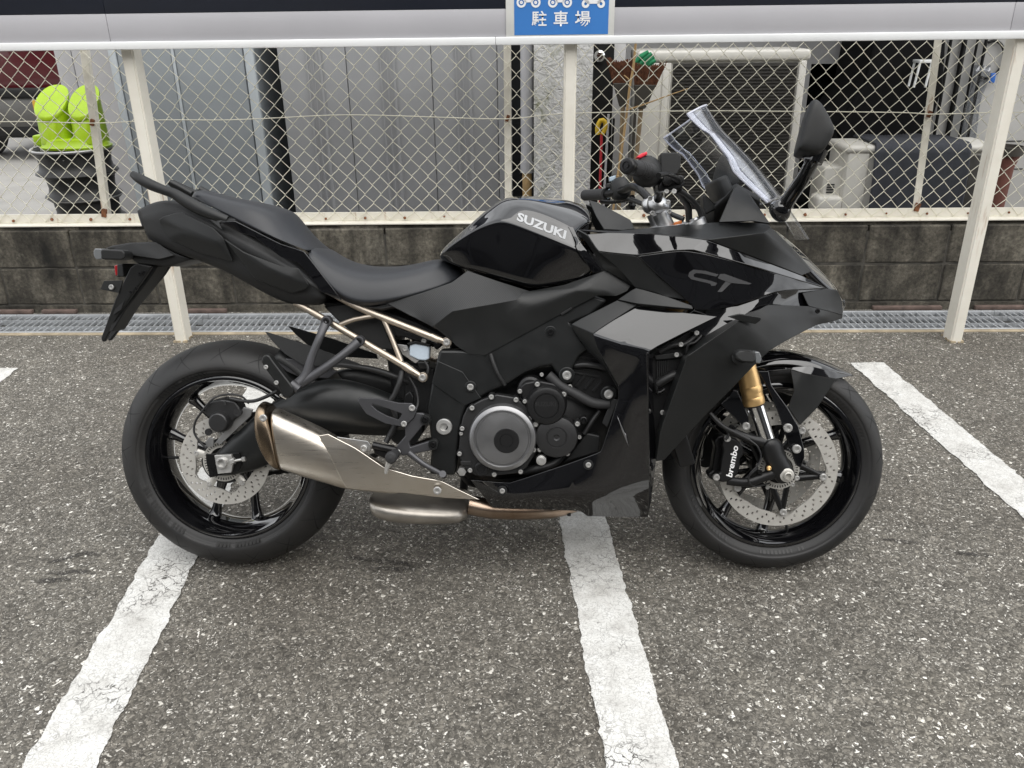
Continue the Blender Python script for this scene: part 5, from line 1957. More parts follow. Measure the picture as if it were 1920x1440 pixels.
# rear brake reservoir
res = prism('reservoir', pts(cG, (1185, 350, .120), (1225, 338, .120), (1340, 362, .120), (1335, 470, .120), (1300, 480, .120), (1250, 475, .120), (1180, 440, .120)), 0.03, 'reservoir', bike, 0.005, False)
prism('reservoir_bracket', pts(cG, (1090, 350, .112), (1165, 360, .112), (1195, 440, .112), (1260, 480, .112), (1230, 500, .112), (1130, 430, .112)), 0.004, 'clamp_silver', res, 0.001, False)
bolt(cG(1150, 390, .114), 0.006, res)
bolt(cG(1297, 325, .118), 0.007, res)
prism('reservoir_cap', pts(cG, (1160, 345, .125), (1230, 325, .125), (1345, 350, .125), (1340, 372, .125), (1225, 348, .125), (1180, 362, .125)), 0.036, 'engine_black', res, 0.002, False)
prism('hose_joint', pts(cG, (1240, 490, .12), (1335, 485, .12), (1330, 545, .12), (1255, 550, .12)), 0.02, 'black_metal', res, 0.003, False)
tube('reservoir_hose', pts(cG, (1300, 480, .115), (1330, 540, .12), (1290, 640, .125), (1180, 590, .13), (1230, 690, .135), (1250, 800, .14), (1225, 880, .15)), 0.0045, 'hose_rubber', res, 8, 4)
tube('overflow_hose', pts(cG, (1130, 560, .14), (1110, 640, .148), (1070, 740, .15), (1040, 800, .15), (1075, 900, .15), (1060, 1000, .15), (1000, 1110, .16)), 0.0075, 'hose_rubber', res, 10, 4)
tube('overflow_joint', pts(cG, (1085, 960, .158), (1060, 1010, .158), (1030, 1060, .16)), 0.0085, 'hose_rubber', res, 10, 2)
tube('harness', pts(cG, (520, 500, .10), (700, 515, .11), (900, 545, .11), (1050, 590, .12), (1180, 650, .11)), 0.0075, 'hose_rubber', res, 10, 4)
prism('master_cylinder', pts(cG, (1150, 740, .155), (1190, 715, .155), (1215, 760, .155), (1200, 900, .155), (1130, 940, .155), (1130, 860, .155)), 0.02, 'black_metal', res, 0.003, False)

# ------------------------------------------------------------------ passenger peg bracket (right) and its twin
br_ = tube('passenger_bracket', pts(cG, (540, 180, .150), (490, 300, .168), (430, 450, .175), (385, 590, .180), (320, 665, .185)), [0.0125, 0.0100, 0.0105, 0.0125, 0.0145], 'bracket_metal', bike, 12, 4, 0.75)
tube('bracket_arm', pts(cG, (790, 335, .155), (680, 425, .168), (560, 515, .176), (430, 600, .180), (340, 655, .184)), [0.0125, 0.0105, 0.0105, 0.0115, 0.012], 'bracket_metal', br_, 12, 4, 0.75)
for (x, y) in ((540, 175), (792, 328)):
    P = cG(x, y, .160)
    turned('eye', P, [(-0.020, 0.0135), (-0.002, 0.0135), (0, 0.0125), (0.0005, 0.009), (-0.003, 0.0085), (-0.003, 0.0)], 'bracket_metal', br_, n=24, both=False)
    bolt(P + Vector((0, 0.003, 0)), 0.0065, br_, True)
prism('passenger_peg', pts(cG, (38, 485, .215), (45, 450, .215), (75, 428, .215), (105, 440, .215), (135, 485, .215), (285, 680, .215), (290, 730, .215), (245, 775, .215), (205, 760, .215), (160, 665, .215), (60, 530, .215)), 0.03, 'matte_black', br_, 0.006, False)
bolt(cG(78, 527, .216), 0.0055, br_)
bolt(cG(158, 648, .216), 0.0055, br_)
tube('peg_pivot', pts(cG, (270, 655, .20), (330, 700, .20)), 0.012, 'bracket_metal', br_, 12, 1)
tube('peg_spring', pts(cG, (185, 740, .205), (235, 768, .20)), 0.004, 'bolt_silver', br_, 8, 1)

# ------------------------------------------------------------------ rider peg plate, heel guard, brake pedal
hgd = prism('heel_guard', pts(cG, (782, 790, .205), (800, 766, .205), (950, 772, .205), (1100, 805, .205), (1200, 808, .205), (1245, 850, .205), (1215, 920, .205), (1140, 990, .205), (1000, 965, .205), (850, 890, .205)), 0.008, 'bracket_metal', bike, 0.002, True,
            pts(cG, (895, 825, .205), (905, 810, .205), (945, 822, .205), (1045, 858, .205), (1120, 885, .205), (1125, 895, .205), (1115, 910, .205), (1098, 935, .205), (1010, 905, .205), (930, 862, .205)))
bolt(cG(1205, 843, .207), 0.008, hgd)
bolt(cG(1142, 965, .207), 0.0075, hgd)
plate_o = prism('footrest_plate', pts(cG, (1230, 880, .198), (1290, 885, .198), (1350, 930, .198), (1330, 970, .198), (1285, 980, .198), (1180, 1110, .198), (1190, 1145, .198), (1330, 1100, .198), (1370, 1085, .198), (1410, 1120, .198), (1390, 1165, .198), (1200, 1200, .198), (1130, 1215, .198), (1075, 1170, .198), (1090, 1130, .198), (1150, 1060, .198), (1145, 980, .198), (1215, 920, .198)), 0.014, 'bracket_metal', bike, 0.003, True)
for (x, y) in ((1305, 935), (1365, 1126)):
    P = cG(x, y, .204)
    turned('boss', P, [(-0.015, 0.0135), (0, 0.0125), (0.0005, 0.009), (-0.003, 0.0085), (-0.003, 0)], 'matte_black', plate_o, n=22, both=False)
    bolt(P + Vector((0, 0.003, 0)), 0.007, plate_o, True)
tube('footpeg', [cG(1080, 1190, .21), cG(1060, 1210, .25), cG(1040, 1226, .295)], [0.012, 0.0125, 0.0125], 'grip_rubber', plate_o, 16, 2)
pe = cG(1040, 1228, .296)
turned('peg_end', pe, [(-0.012, 0.0145), (0.0, 0.0145), (0.006, 0.011), (0.008, 0.0)], 'grip_rubber', plate_o, n=24, both=False)
tube('peg_feeler', [cG(1030, 1265, .288), cG(1010, 1305, .288), cG(1000, 1350, .288)], [0.0085, 0.0055, 0.0035], 'bolt_silver', plate_o, 6, 1)
ped = tube('brake_pedal', pts(cG, (1180, 1190, .215), (1290, 1275, .225), (1400, 1335, .235), (1440, 1360, .24)), [0.008, 0.0068, 0.006, 0.0065], 'bracket_metal', bike, 10, 3, 0.8)
tube('pedal_tip', [cG(1440, 1352, .262), cG(1448, 1362, .225)], 0.0085, 'bracket_metal', ped, 10, 1)
tube('pedal_arm', pts(cG, (900, 1130, .212), (990, 1150, .212), (1080, 1170, .212)), 0.009, 'black_metal', ped, 10, 2)
prism('pedal_link', pts(cG, (890, 1120, .210), (1060, 1135, .210), (1090, 1190, .210), (1000, 1240, .210), (915, 1200, .210)), 0.012, 'black_metal', ped, 0.003, False)
bolt(cG(1098, 1182, .216), 0.006, ped)

# ------------------------------------------------------------------ engine
eng = sym('engine_block', [pts(cH, (150, 700, 0), (420, 560, 0), (800, 430, 0), (1230, 380, 0), (1330, 700, 0)), pts(cH, (160, 720, .13), (420, 600, .145), (800, 480, .14), (1230, 400, .13), (1330, 720, .12)),
                           pts(cH, (200, 1000, .14), (420, 1000, .16), (800, 900, .16), (1150, 800, .14), (1300, 850, .12)), pts(cH, (230, 1150, .13), (420, 1170, .15), (800, 1160, .15), (1100, 1100, .12), (1250, 1000, .10)),
                           pts(cH, (230, 1180, 0), (420, 1210, 0), (800, 1200, 0), (1100, 1150, 0), (1250, 1050, 0))], 'engine_black', bike, 1)
prism('crankcase_flange', pts(cH, (330, 700, .183), (420, 650, .183), (520, 615, .183), (640, 635, .183), (720, 700, .183), (765, 790, .183), (775, 960, .183), (760, 1010, .183), (710, 1090, .183), (650, 1125, .183), (470, 1145, .183), (380, 1140, .183), (300, 1080, .183), (270, 1000, .183), (285, 830, .183), (300, 760, .183)), 0.035, 'engine_dark', eng, 0.004, False)
cc = cH(558, 888, .186)
turned('clutch_cover', cc, [(-0.01, 0.0845), (0.010, 0.0845), (0.020, 0.0815), (0.024, 0.0745), (0.0245, 0.0715), (0.0215, 0.069), (0.0215, 0.066), (0.0245, 0.064), (0.0255, 0.050), (0.0258, 0.036), (0.0258, 0.0)], 'engine_grey', eng, n=72, both=False)
cc2 = cH(582, 912, .2115)
turned('clutch_cap', cc2, [(0, 0.0315), (0.0015, 0.0315), (0.003, 0.030), (0.003, 0.0172), (0.002, 0.0166), (0.002, 0.0155), (0.003, 0.0150), (0.003, 0.0)], 'engine_black', eng, n=48, both=False)
cs = cH(838, 682, .186)
turned('starter_cover', cs, [(-0.02, 0.0520), (0.012, 0.0490), (0.019, 0.045), (0.0205, 0.040), (0.0205, 0.0318), (0.0185, 0.0308), (0.0185, 0.0292), (0.0205, 0.0283), (0.0205, 0.0)], 'engine_black', eng, n=56, both=False)
prism('starter_flange', pts(cH, (665, 570, .180), (700, 540, .180), (780, 525, .180), (880, 545, .180), (960, 590, .180), (975, 625, .180), (955, 700, .180), (945, 770, .180), (915, 800, .180), (780, 820, .180), (745, 790, .180), (690, 680, .180)), 0.03, 'engine_black', eng, 0.005, False)
turned('starter_boss', cH(735, 575, .16), [(-0.02, 0.033), (0.012, 0.030), (0.016, 0.024), (0.016, 0.0)], 'engine_black', eng, n=36, both=False)
cw = cH(903, 882, .180)
turned('pump_cover', cw, [(-0.02, 0.0535), (0.010, 0.0535), (0.017, 0.0505), (0.020, 0.040), (0.021, 0.0265), (0.0195, 0.0255), (0.0195, 0.0235), (0.021, 0.0225), (0.0215, 0.008), (0.019, 0.005), (0.019, 0.0)], 'engine_dark', eng, n=56, both=False)
for (x, y, r_, w_) in ((485, 632, .0062, .190), (643, 650, .0062, .190), (700, 660, .0052, .190), (730, 770, .0062, .190), (755, 972, .0062, .190), (795, 970, .0058, .188), (672, 1112, .0058, .190), (503, 1130, .0058, .19), (348, 1103, .0058, .19), (280, 997, .0058, .19), (297, 835, .0058, .19),
                       (360, 703, .0062, .19), (291, 868, .0046, .186), (780, 550, .0062, .192), (950, 614, .0062, .19), (922, 768, .0062, .192), (770, 808, .0062, .19), (668, 595, .0056, .186), (1037, 805, .0062, .19), (973, 995, .0062, .186), (1050, 890, .0052, .17)):
    P = cH(x, y, w_)
    turned('bolt_boss', P + Vector((0, 0.0005, 0)), [(-0.03, r_ * 1.5), (0, r_ * 1.35), (0, 0)], 'engine_dark', eng, n=14, both=False)
    bolt(P, r_, eng)
turned('drain_bolt', cH(805, 1040, .19), [(-0.03, 0.0125), (0, 0.0125), (0.001, 0.008), (0.004, 0.0075), (0.004, 0)], 'bolt_silver', eng, n=24, both=False)
turned('oil_plug', cH(420, 1096, .19), [(-0.02, 0.018), (0.003, 0.018), (0.005, 0.0155), (0.005, 0.010), (0.002, 0.009), (0.002, 0)], 'engine_black', eng, n=24, both=False)
turned('lower_nut', cH(295, 1112, .172), [(-0.02, 0.0125), (0.002, 0.0115), (0.003, 0.0)], 'bolt_silver', eng, n=6, both=False)
turned('coolant_spigot', cH(1078, 782, .165), [(-0.03, 0.009), (0.0, 0.009), (0.001, 0.0065), (-0.008, 0.006), (-0.008, 0)], 'engine_black', eng, n=20, both=False)
prism('cover_boss', pts(cH, (285, 1045, .187), (355, 1045, .187), (360, 1072, .187), (290, 1072, .187)), 0.004, 'engine_dark', eng, 0.001, False)
# cylinder block ribs and hoses to the right of the covers
prism('cylinder_side', pts(cH, (985, 480, .145), (1060, 330, .145), (1230, 330, .145), (1320, 560, .145), (1320, 700, .145), (1130, 700, .145), (1000, 600, .145)), 0.05, 'engine_black', eng, 0.004, False)
for i in range(5):
    x0, y0 = 1010 + 8 * i, 470 - 34 * i
    prism('cylinder_rib', pts(cH, (x0, y0, .150), (x0 + 180, y0 + 30, .150), (x0 + 178, y0 + 42, .150), (x0, y0 + 12, .150)), 0.01, 'engine_black', eng, 0.001, False)
for i in range(3):
    x0 = 1060 + 55 * i
    prism('cylinder_rib', pts(cH, (x0 - 40, 560 + i * 16, .152), (x0 + 20, 490 + i * 16, .152), (x0 + 34, 500 + i * 16, .152), (x0 - 24, 572 + i * 16, .152)), 0.01, 'engine_black', eng, 0.001, False)
tube('coolant_hose', pts(cH, (850, 490, .165), (930, 560, .17), (1040, 620, .172), (1140, 670, .172), (1240, 680, .168)), 0.0125, 'grip_rubber', eng, 14, 4)
tube('coolant_hose', pts(cH, (1020, 430, .155), (1100, 425, .16), (1220, 445, .158)), 0.0075, 'hose_rubber', eng, 12, 3)
tube('wire_loom', pts(cH, (1180, 720, .15), (1130, 790, .155), (1080, 870, .155)), 0.006, 'hose_rubber', eng, 10, 3)
flat_panel('inner_fin', pts(cH, (1260, 640, .175), (1300, 650, .178), (1230, 830, .178), (1195, 800, .175), (1210, 760, .175)), 'matte_plastic', eng, 0.006, 0.002, True)
prism('oil_cooler_side', pts(cH, (945, 1060, .150), (1095, 860, .150), (1190, 880, .150), (1180, 990, .150), (1080, 1020, .150)), 0.05, 'matte_plastic', eng, 0.006, False)
tube('sump_hose', pts(cH, (700, 1110, .15), (780, 1090, .16), (880, 1060, .15), (960, 990, .14)), 0.011, 'hose_rubber', eng, 10, 3)
sym('sump', [pts(cH, (150, 1050, 0), (700, 1050, 0), (1200, 900, 0)), pts(cH, (150, 1080, .10), (700, 1080, .12), (1200, 950, .10)), pts(cH, (250, 1200, .09), (700, 1260, .10), (1200, 1200, .10)), pts(cH, (250, 1260, 0), (700, 1320, 0), (1200, 1250, 0))], 'engine_black', eng, 1)
# radiator behind the fairing
rad_o = link('radiator', box_mesh('radiator', (0, 0, 0), (0.04, 0.36, 0.30), 0.004), 'engine_black', bike)
rc = cH(1560, 640, 0)
rad_o.matrix_local = Matrix.Translation((rc.x + 0.005, 0, rc.z)) @ Matrix.Rotation(rad(-18), 4, 'Y')

# ------------------------------------------------------------------ seats
seat = sym('rider_seat', [
    pts(cB, (205, 560, 0), (330, 612, 0), (450, 664, 0), (620, 700, 0), (850, 704, 0), (1030, 672, 0), (1130, 648, 0), (1230, 652, 0), (1300, 668, 0)),
    pts(cB, (120, 548, .095), (240, 640, .105), (370, 720, .115), (540, 765, .12), (770, 765, .12), (970, 728, .105), (1120, 680, .085), (1240, 668, .055), (1330, 690, .02)),
    pts(cB, (85, 565, .118), (200, 690, .132), (330, 800, .145), (500, 870, .150), (760, 865, .150), (990, 815, .132), (1160, 755, .108), (1300, 725, .072), (1385, 735, .03)),
    pts(cB, (58, 590, .125), (170, 770, .142), (300, 925, .154), (450, 1012, .158), (640, 1025, .158), (880, 980, .150), (1110, 915, .132), (1300, 845, .098), (1398, 775, .04)),
    pts(cB, (60, 605, .118), (185, 800, .130), (330, 985, .140), (460, 1048, .142), (650, 1056, .142), (880, 1010, .135), (1110, 948, .118), (1305, 872, .088), (1395, 800, .035)),
    [Vector((p.x, 0, p.z)) for p in pts(cB, (60, 640, .11), (185, 850, .11), (330, 1010, .11), (460, 1060, .11), (650, 1060, .11), (880, 1020, .11), (1110, 960, .10), (1305, 890, .08), (1390, 815, .03))]],
    'seat_vinyl', bike, 3, {3: 0.5, 4: 0.7})
flat_panel('seat_base', pts(cB, (460, 1045, .135), (650, 1056, .138), (880, 1010, .138), (1110, 948, .125), (1300, 872, .10), (1400, 795, .075), (1430, 760, .08), (1420, 830, .09), (1310, 905, .11), (1110, 985, .132), (880, 1040, .142), (700, 1075, .142)), 'matte_plastic', seat, 0.01, 0.001, True)
pil = sym('pillion_seat', [
    pts(cA, (712, 312, 0), (745, 268, 0), (800, 262, 0), (1000, 322, 0), (1200, 356, 0), (1350, 386, 0), (1410, 402, 0), (1450, 450, 0), (1520, 555, 0), (1608, 685, 0)),
    pts(cA, (711, 318, .05), (740, 285, .075), (800, 278, .085), (980, 330, .10), (1130, 352, .112), (1240, 400, .112), (1300, 455, .110), (1350, 520, .106), (1440, 600, .098), (1560, 680, .09)),
    pts(cA, (712, 325, .06), (742, 318, .085), (810, 330, .10), (970, 385, .122), (1090, 415, .135), (1180, 470, .137), (1250, 530, .136), (1320, 580, .132), (1420, 640, .125), (1530, 685, .115)),
    pts(cA, (715, 332, .055), (755, 345, .085), (830, 380, .105), (960, 445, .130), (1060, 500, .142), (1160, 550, .146), (1240, 585, .146), (1320, 618, .143), (1420, 655, .137), (1510, 690, .125)),
    [Vector((p.x, 0, p.z)) for p in pts(cA, (715, 340, .05), (755, 365, .08), (830, 400, .10), (960, 465, .12), (1060, 520, .13), (1160, 570, .135), (1240, 605, .14), (1320, 640, .14), (1420, 680, .13), (1510, 710, .12))]],
    'seat_vinyl', bike, 3, {3: 0.8})

# ------------------------------------------------------------------ tail
def outset(c_, *a):
    return [c_(x, y, w + 0.005) for x, y, w in a]


tail = sym('tail_cowl', [
    [Vector((p.x, 0, p.z + 0.004)) for p in pts(cA, (362, 400, .045), (455, 350, .06), (600, 335, .07), (760, 415, .08), (950, 510, .09), (1150, 610, .095), (1400, 770, .10), (1600, 940, .10))],
    pts(cA, (350, 412, .050), (455, 350, .075), (600, 333, .088), (760, 410, .105), (950, 505, .120), (1150, 600, .130), (1400, 760, .138), (1600, 935, .140)),
    pts(cA, (375, 470, .058), (470, 440, .088), (640, 405, .105), (800, 490, .122), (980, 590, .136), (1180, 700, .146), (1420, 820, .152), (1610, 960, .150)),
    pts(cA, (400, 560, .054), (500, 600, .082), (650, 680, .098), (800, 725, .112), (1010, 815, .126), (1200, 910, .138), (1420, 1000, .146), (1620, 1000, .148)),
    pts(cA, (425, 605, .045), (520, 660, .068), (660, 718, .085), (800, 762, .096), (1000, 852, .108), (1190, 965, .118), (1400, 1068, .126), (1600, 1050, .135)),
    [Vector((p.x, 0, p.z + 0.004)) for p in pts(cA, (425, 600, .04), (520, 655, .06), (660, 705, .07), (800, 745, .08), (1000, 835, .09), (1190, 945, .09), (1400, 1045, .09), (1600, 1035, .09))]],
    'matte_plastic', bike, 2, {1: 0.9, 2: 0.9, 3: 0.85, 4: 0.95}, True, 0.9)
panel('side_panel', outset(cA, (495, 475, .101), (520, 455, .106), (640, 420, .118), (860, 528, .138), (930, 595, .142), (1000, 765, .134), (830, 715, .122), (790, 708, .118), (560, 605, .100), (505, 505, .098), (700, 560, .130), (900, 640, .143)),
      [(0, 1, 10, 9), (1, 2, 10), (2, 3, 11, 10), (3, 4, 11), (4, 5, 11), (5, 6, 10, 11), (6, 7, 10), (7, 8, 10), (8, 9, 10)], 'matte_black', tail, 0.006, 0.004)
panel('side_panel', outset(cA, (932, 602, .146), (1060, 690, .154), (1330, 790, .162), (1440, 800, .163), (1510, 915, .160), (1490, 945, .158), (1395, 975, .152), (1140, 875, .144), (1080, 790, .146), (1375, 870, .168), (1230, 800, .163)),
      [(0, 1, 8), (1, 2, 10), (1, 10, 7, 8), (2, 3, 9, 10), (3, 4, 9), (4, 5, 9), (5, 6, 9), (6, 7, 10, 9)], 'matte_black', tail, 0.006, 0.004)
panel('gloss_trim', pts(cA, (912, 490, .152), (1010, 484, .158), (1180, 570, .160), (1320, 640, .161), (1478, 690, .160), (1600, 850, .160), (1722, 1005, .156), (1726, 1022, .153), (1590, 962, .158), (1520, 860, .160), (1440, 768, .160), (1320, 728, .160), (1240, 668, .160), (1140, 590, .158), (1040, 560, .154)),
      [(0, 1, 14), (1, 2, 13, 14), (2, 3, 12, 13), (3, 4, 11, 12), (4, 10, 11), (4, 5, 9, 10), (5, 6, 8, 9), (6, 7, 8)], 'gloss_black', tail, 0.005, 0.0025)
panel('trim_bracket', pts(cA, (820, 460, .140), (880, 455, .142), (1010, 468, .146), (1014, 486, .146), (920, 490, .150), (905, 500, .150), (925, 545, .150), (890, 520, .147)), [(0, 1, 2, 3, 4, 5, 6, 7)], 'matte_plastic', tail, 0.006, 0.002)
lens = prism('tail_lamp', pts(cA, (346, 412, .045), (358, 402, .045), (385, 470, .045), (392, 525, .045), (378, 520, .045), (355, 450, .045)), 0.09, 'smoke_lens', tail, 0.004, False)
# grab rails
gr = tube('grab_rail', pts(cA, (316, 165, .105), (360, 195, .112), (440, 238, .118), (530, 275, .122), (600, 300, .124), (680, 350, .128), (780, 405, .134), (880, 448, .140), (960, 478, .142)), [0.0085, 0.0125, 0.0135, 0.0120, 0.0130, 0.0155, 0.0155, 0.0130, 0.0105], 'matte_black', bike, 14, 4, 0.75)
tube('grab_step', pts(cA, (590, 230, .085), (640, 255, .085), (720, 300, .085)), [0.010, 0.009, 0.008], 'matte_black', gr, 10, 3)
mirror_obj(gr)

# plate holder
vs = []
ol = [(130, 668, .045), (180, 650, .05), (300, 630, .055), (480, 622, .06), (610, 700, .07), (720, 742, .07), (560, 792, .060), (500, 850, .062), (390, 1005, .064), (300, 1110, .064), (135, 1298, .060), (112, 1300, .060), (103, 1275, .060), (200, 1010, .066), (250, 905, .066), (300, 800, .064), (345, 770, .06), (270, 700, .055)]
vs = [cA(*p) for p in ol]
ph_ = sym('plate_holder', [[Vector((v.x, 0, v.z)) for v in (vs[0], vs[1], vs[2], vs[3], vs[4], vs[5])],
                           [vs[0], vs[1], vs[2], vs[3], vs[4], vs[5]],
                           [vs[17], vs[17], vs[16], vs[16] + (vs[6] - vs[16]) * 0.35, vs[16] + (vs[6] - vs[16]) * 0.7, vs[6]],
                           [Vector((v.x, 0, v.z)) for v in (vs[17], vs[17], vs[16], vs[16] + (vs[6] - vs[16]) * 0.35, vs[16] + (vs[6] - vs[16]) * 0.7, vs[6])]], 'matte_plastic', bike, 0)
mod_bevel(ph_, 0.004, 2, 25)
for p in ph_.data.polygons:
    p.use_smooth = True
low = prism('mud_flap', pts(cA, (345, 770, .06), (450, 788, .06), (410, 850, .060), (300, 1005, .052), (222, 1120, .042), (130, 1298, .022), (112, 1300, .022), (103, 1275, .024), (200, 1010, .052), (250, 905, .060), (300, 800, .064)), 0.014, 'matte_plastic', ph_, 0.004, True)
lowm = prism('flap_web', [Vector((p_.x + 0.004, -0.035, p_.z)) for p_ in pts(cA, (345, 770, .06), (450, 788, .06), (410, 850, .062), (300, 1005, .055), (240, 1090, .05), (165, 1230, .04), (140, 1235, .04), (205, 1010, .055), (250, 905, .066), (300, 800, .064))], 0.07, 'dark_void', ph_, 0.003, False)
panel('holder_ridge', pts(cA, (150, 690, .062), (300, 636, .066), (500, 742, .078), (600, 715, .076), (500, 640, .070), (330, 632, .066)), [(0, 1, 2), (1, 5, 4, 3, 2)], 'matte_plastic', ph_, 0.004, 0.002)
prism('flap_slot', pts(cA, (200, 1080, .050), (265, 1020, .050), (240, 1080, .050), (185, 1120, .050)), 0.004, 'dark_void', ph_, 0, False)
for (x, y) in ((370, 840), (310, 965), (400, 830), (345, 940)):
    bolt(cA(x, y, .061), 0.0045, ph_, True)
prism('reflector', pts(cA, (192, 785, .03), (222, 775, .03), (232, 850, .03), (200, 856, .03)), 0.06, 'reflector_red', ph_, 0.003, False)
prism('reflector_mount', pts(cA, (212, 775, .05), (250, 770, .05), (260, 860, .05), (212, 862, .05)), 0.10, 'matte_plastic', ph_, 0.003, False)
pb_ = prism('plate_bracket', pts(cA, (100, 945, .06), (125, 888, .06), (250, 885, .06), (250, 900, .06), (225, 970, .06)), 0.004, 'matte_plastic', ph_, 0.001, True)
bolt(cA(178, 930, .063), 0.007, ph_)
# rear indicators
def indicator(stem, bodyp, lensp, w_, wd, nm='indicator'):
    o = prism(nm, bodyp, wd, 'matte_plastic', bike, 0.006, False)
    prism('lens', lensp, wd * 0.9, 'lamp_lens', o, 0.003, False)
    if stem:
        tube('stem', stem, [0.012, 0.010], 'matte_plastic', o, 12, 1)
    for ch in list(o.children):
        pass
    mirror_obj(o)
    return o


indicator([cA(255, 712, .17), cA(300, 720, .06)], pts(cA, (100, 682, .19), (120, 672, .19), (250, 680, .185), (266, 700, .185), (264, 735, .185), (240, 748, .185), (130, 745, .19), (105, 740, .19)),
          pts(cA, (52, 690, .189), (60, 668, .189), (108, 670, .189), (110, 742, .189), (70, 745, .189), (55, 722, .189)), .19, 0.045)

# ------------------------------------------------------------------ fuel tank
tank_rows = [
    pts(cC, (108, 700, 0), (150, 636, 0), (300, 505, 0), (440, 375, 0), (560, 268, 0), (640, 214, 0), (860, 192, 0), (1100, 187, 0), (1330, 212, 0), (1420, 330, 0)),
    pts(cC, (106, 712, .055), (145, 648, .062), (300, 520, .075), (440, 395, .082), (580, 290, .085), (670, 235, .085), (860, 232, .092), (1060, 290, .102), (1270, 370, .110), (1420, 430, .112)),
    pts(cC, (106, 722, .075), (142, 662, .085), (300, 540, .098), (450, 435, .107), (600, 340, .112), (720, 300, .116), (850, 308, .122), (1030, 385, .142), (1190, 465, .153), (1262, 525, .155)),
    pts(cC, (106, 730, .085), (140, 680, .100), (300, 560, .118), (440, 475, .130), (560, 428, .138), (640, 412, .143), (760, 448, .150), (1000, 550, .164), (1240, 655, .172), (1300, 680, .170)),
    pts(cC, (106, 735, .085), (150, 720, .100), (320, 640, .117), (450, 590, .128), (570, 570, .136), (660, 580, .140), (780, 620, .147), (1010, 730, .159), (1300, 790, .166), (1465, 840, .162)),
    pts(cC, (108, 742, .080), (180, 775, .094), (330, 838, .108), (450, 872, .115), (570, 908, .122), (680, 940, .128), (790, 972, .134), (920, 1002, .140), (1200, 950, .150), (1440, 880, .155)),
    [Vector((p.x, 0, p.z)) for p in pts(cC, (108, 742, .080), (180, 775, .09), (330, 838, .10), (450, 872, .11), (570, 908, .115), (680, 940, .12), (790, 972, .13), (920, 1002, .14), (1200, 950, .15), (1440, 880, .15))]]
tank = sym('fuel_tank', tank_rows, 'gloss_black', bike, 3, {2: 0.45, 3: 0.8, 5: 0.9, 1: 0.35})
link('filler_cap', lathe_mesh('filler_cap', tank_rows[0][6] + Vector((0.035, 0, -0.026)), (0.05, 0, 1), [(0, 0.045), (0.005, 0.045), (0.008, 0.040), (0.008, 0.0)], 40), 'black_metal', tank)
panel('tank_edge', pts(cC, (1195, 470, .153), (1235, 478, .153), (1290, 600, .172), (1475, 830, .166), (1460, 852, .166), (1400, 860, .165), (1262, 650, .178), (1262, 600, .168)), [(0, 1, 2, 7), (7, 2, 6), (2, 3, 4, 5, 6)], 'gloss_black', tank, 0.004, 0.003)
panel('tank_front_cover', pts(cC, (1368, 245, .075), (1440, 265, .075), (1725, 415, .105), (1755, 490, .125), (1660, 500, .130), (1495, 495, .125), (1430, 385, .105)), [(0, 1, 2, 6), (2, 3, 4, 5, 6)], 'matte_black', tank, 0.004, 0.003)

# ------------------------------------------------------------------ frame / knee cover
kv = pts(cC, (-345, 1118, .140), (-40, 1030, .142), (215, 940, .134), (345, 842, .120), (600, 930, .132), (870, 1015, .146), (1160, 965, .158), (1500, 845, .166), (1545, 838, .168), (1722, 968, .176),
         (1690, 1015, .178), (1600, 1058, .178), (1440, 1055, .176), (1380, 1082, .176), (1130, 1210, .174), (800, 1390, .172))
kv += pts(cH, (440, 365, .170), (335, 352, .168), (255, 300, .166), (200, 235, .160), (110, 185, .154))     # 16..20
kv += pts(cC, (65, 1310, .160), (215, 1188, .176), (760, 1092, .180), (840, 1022, .156))                     # 21..24
kv += pts(cC, (-150, 1215, .150), (850, 1180, .178), (1250, 1000, .182))                                       # 25..27
cov = panel('knee_cover', kv, [(22, 23, 26, 15, 16, 17, 18, 21), (23, 24, 27, 26), (24, 5, 6, 27), (6, 7, 27), (7, 8, 9, 10, 11, 27), (11, 12, 13, 27), (13, 14, 26, 27), (14, 15, 26), (21, 18, 19, 20)], 'matte_black', bike, 0.005, 0.005)
panel('knee_grip', [kv[i] + Vector((0, -0.0005, 0)) for i in (0, 1, 2, 3, 4, 5, 24, 23, 22, 21, 20, 25)], [(0, 1, 9, 10, 11), (1, 2, 8, 9), (2, 3, 4, 7, 8), (4, 5, 6, 7)], 'grip_texture', cov, 0.005, 0.003)
prism('knee_slot', pts(cC, (1130, 1205, .177), (1220, 1150, .178), (1228, 1168, .178), (1140, 1222, .177)), 0.006, 'matte_plastic', cov, 0.001, True)

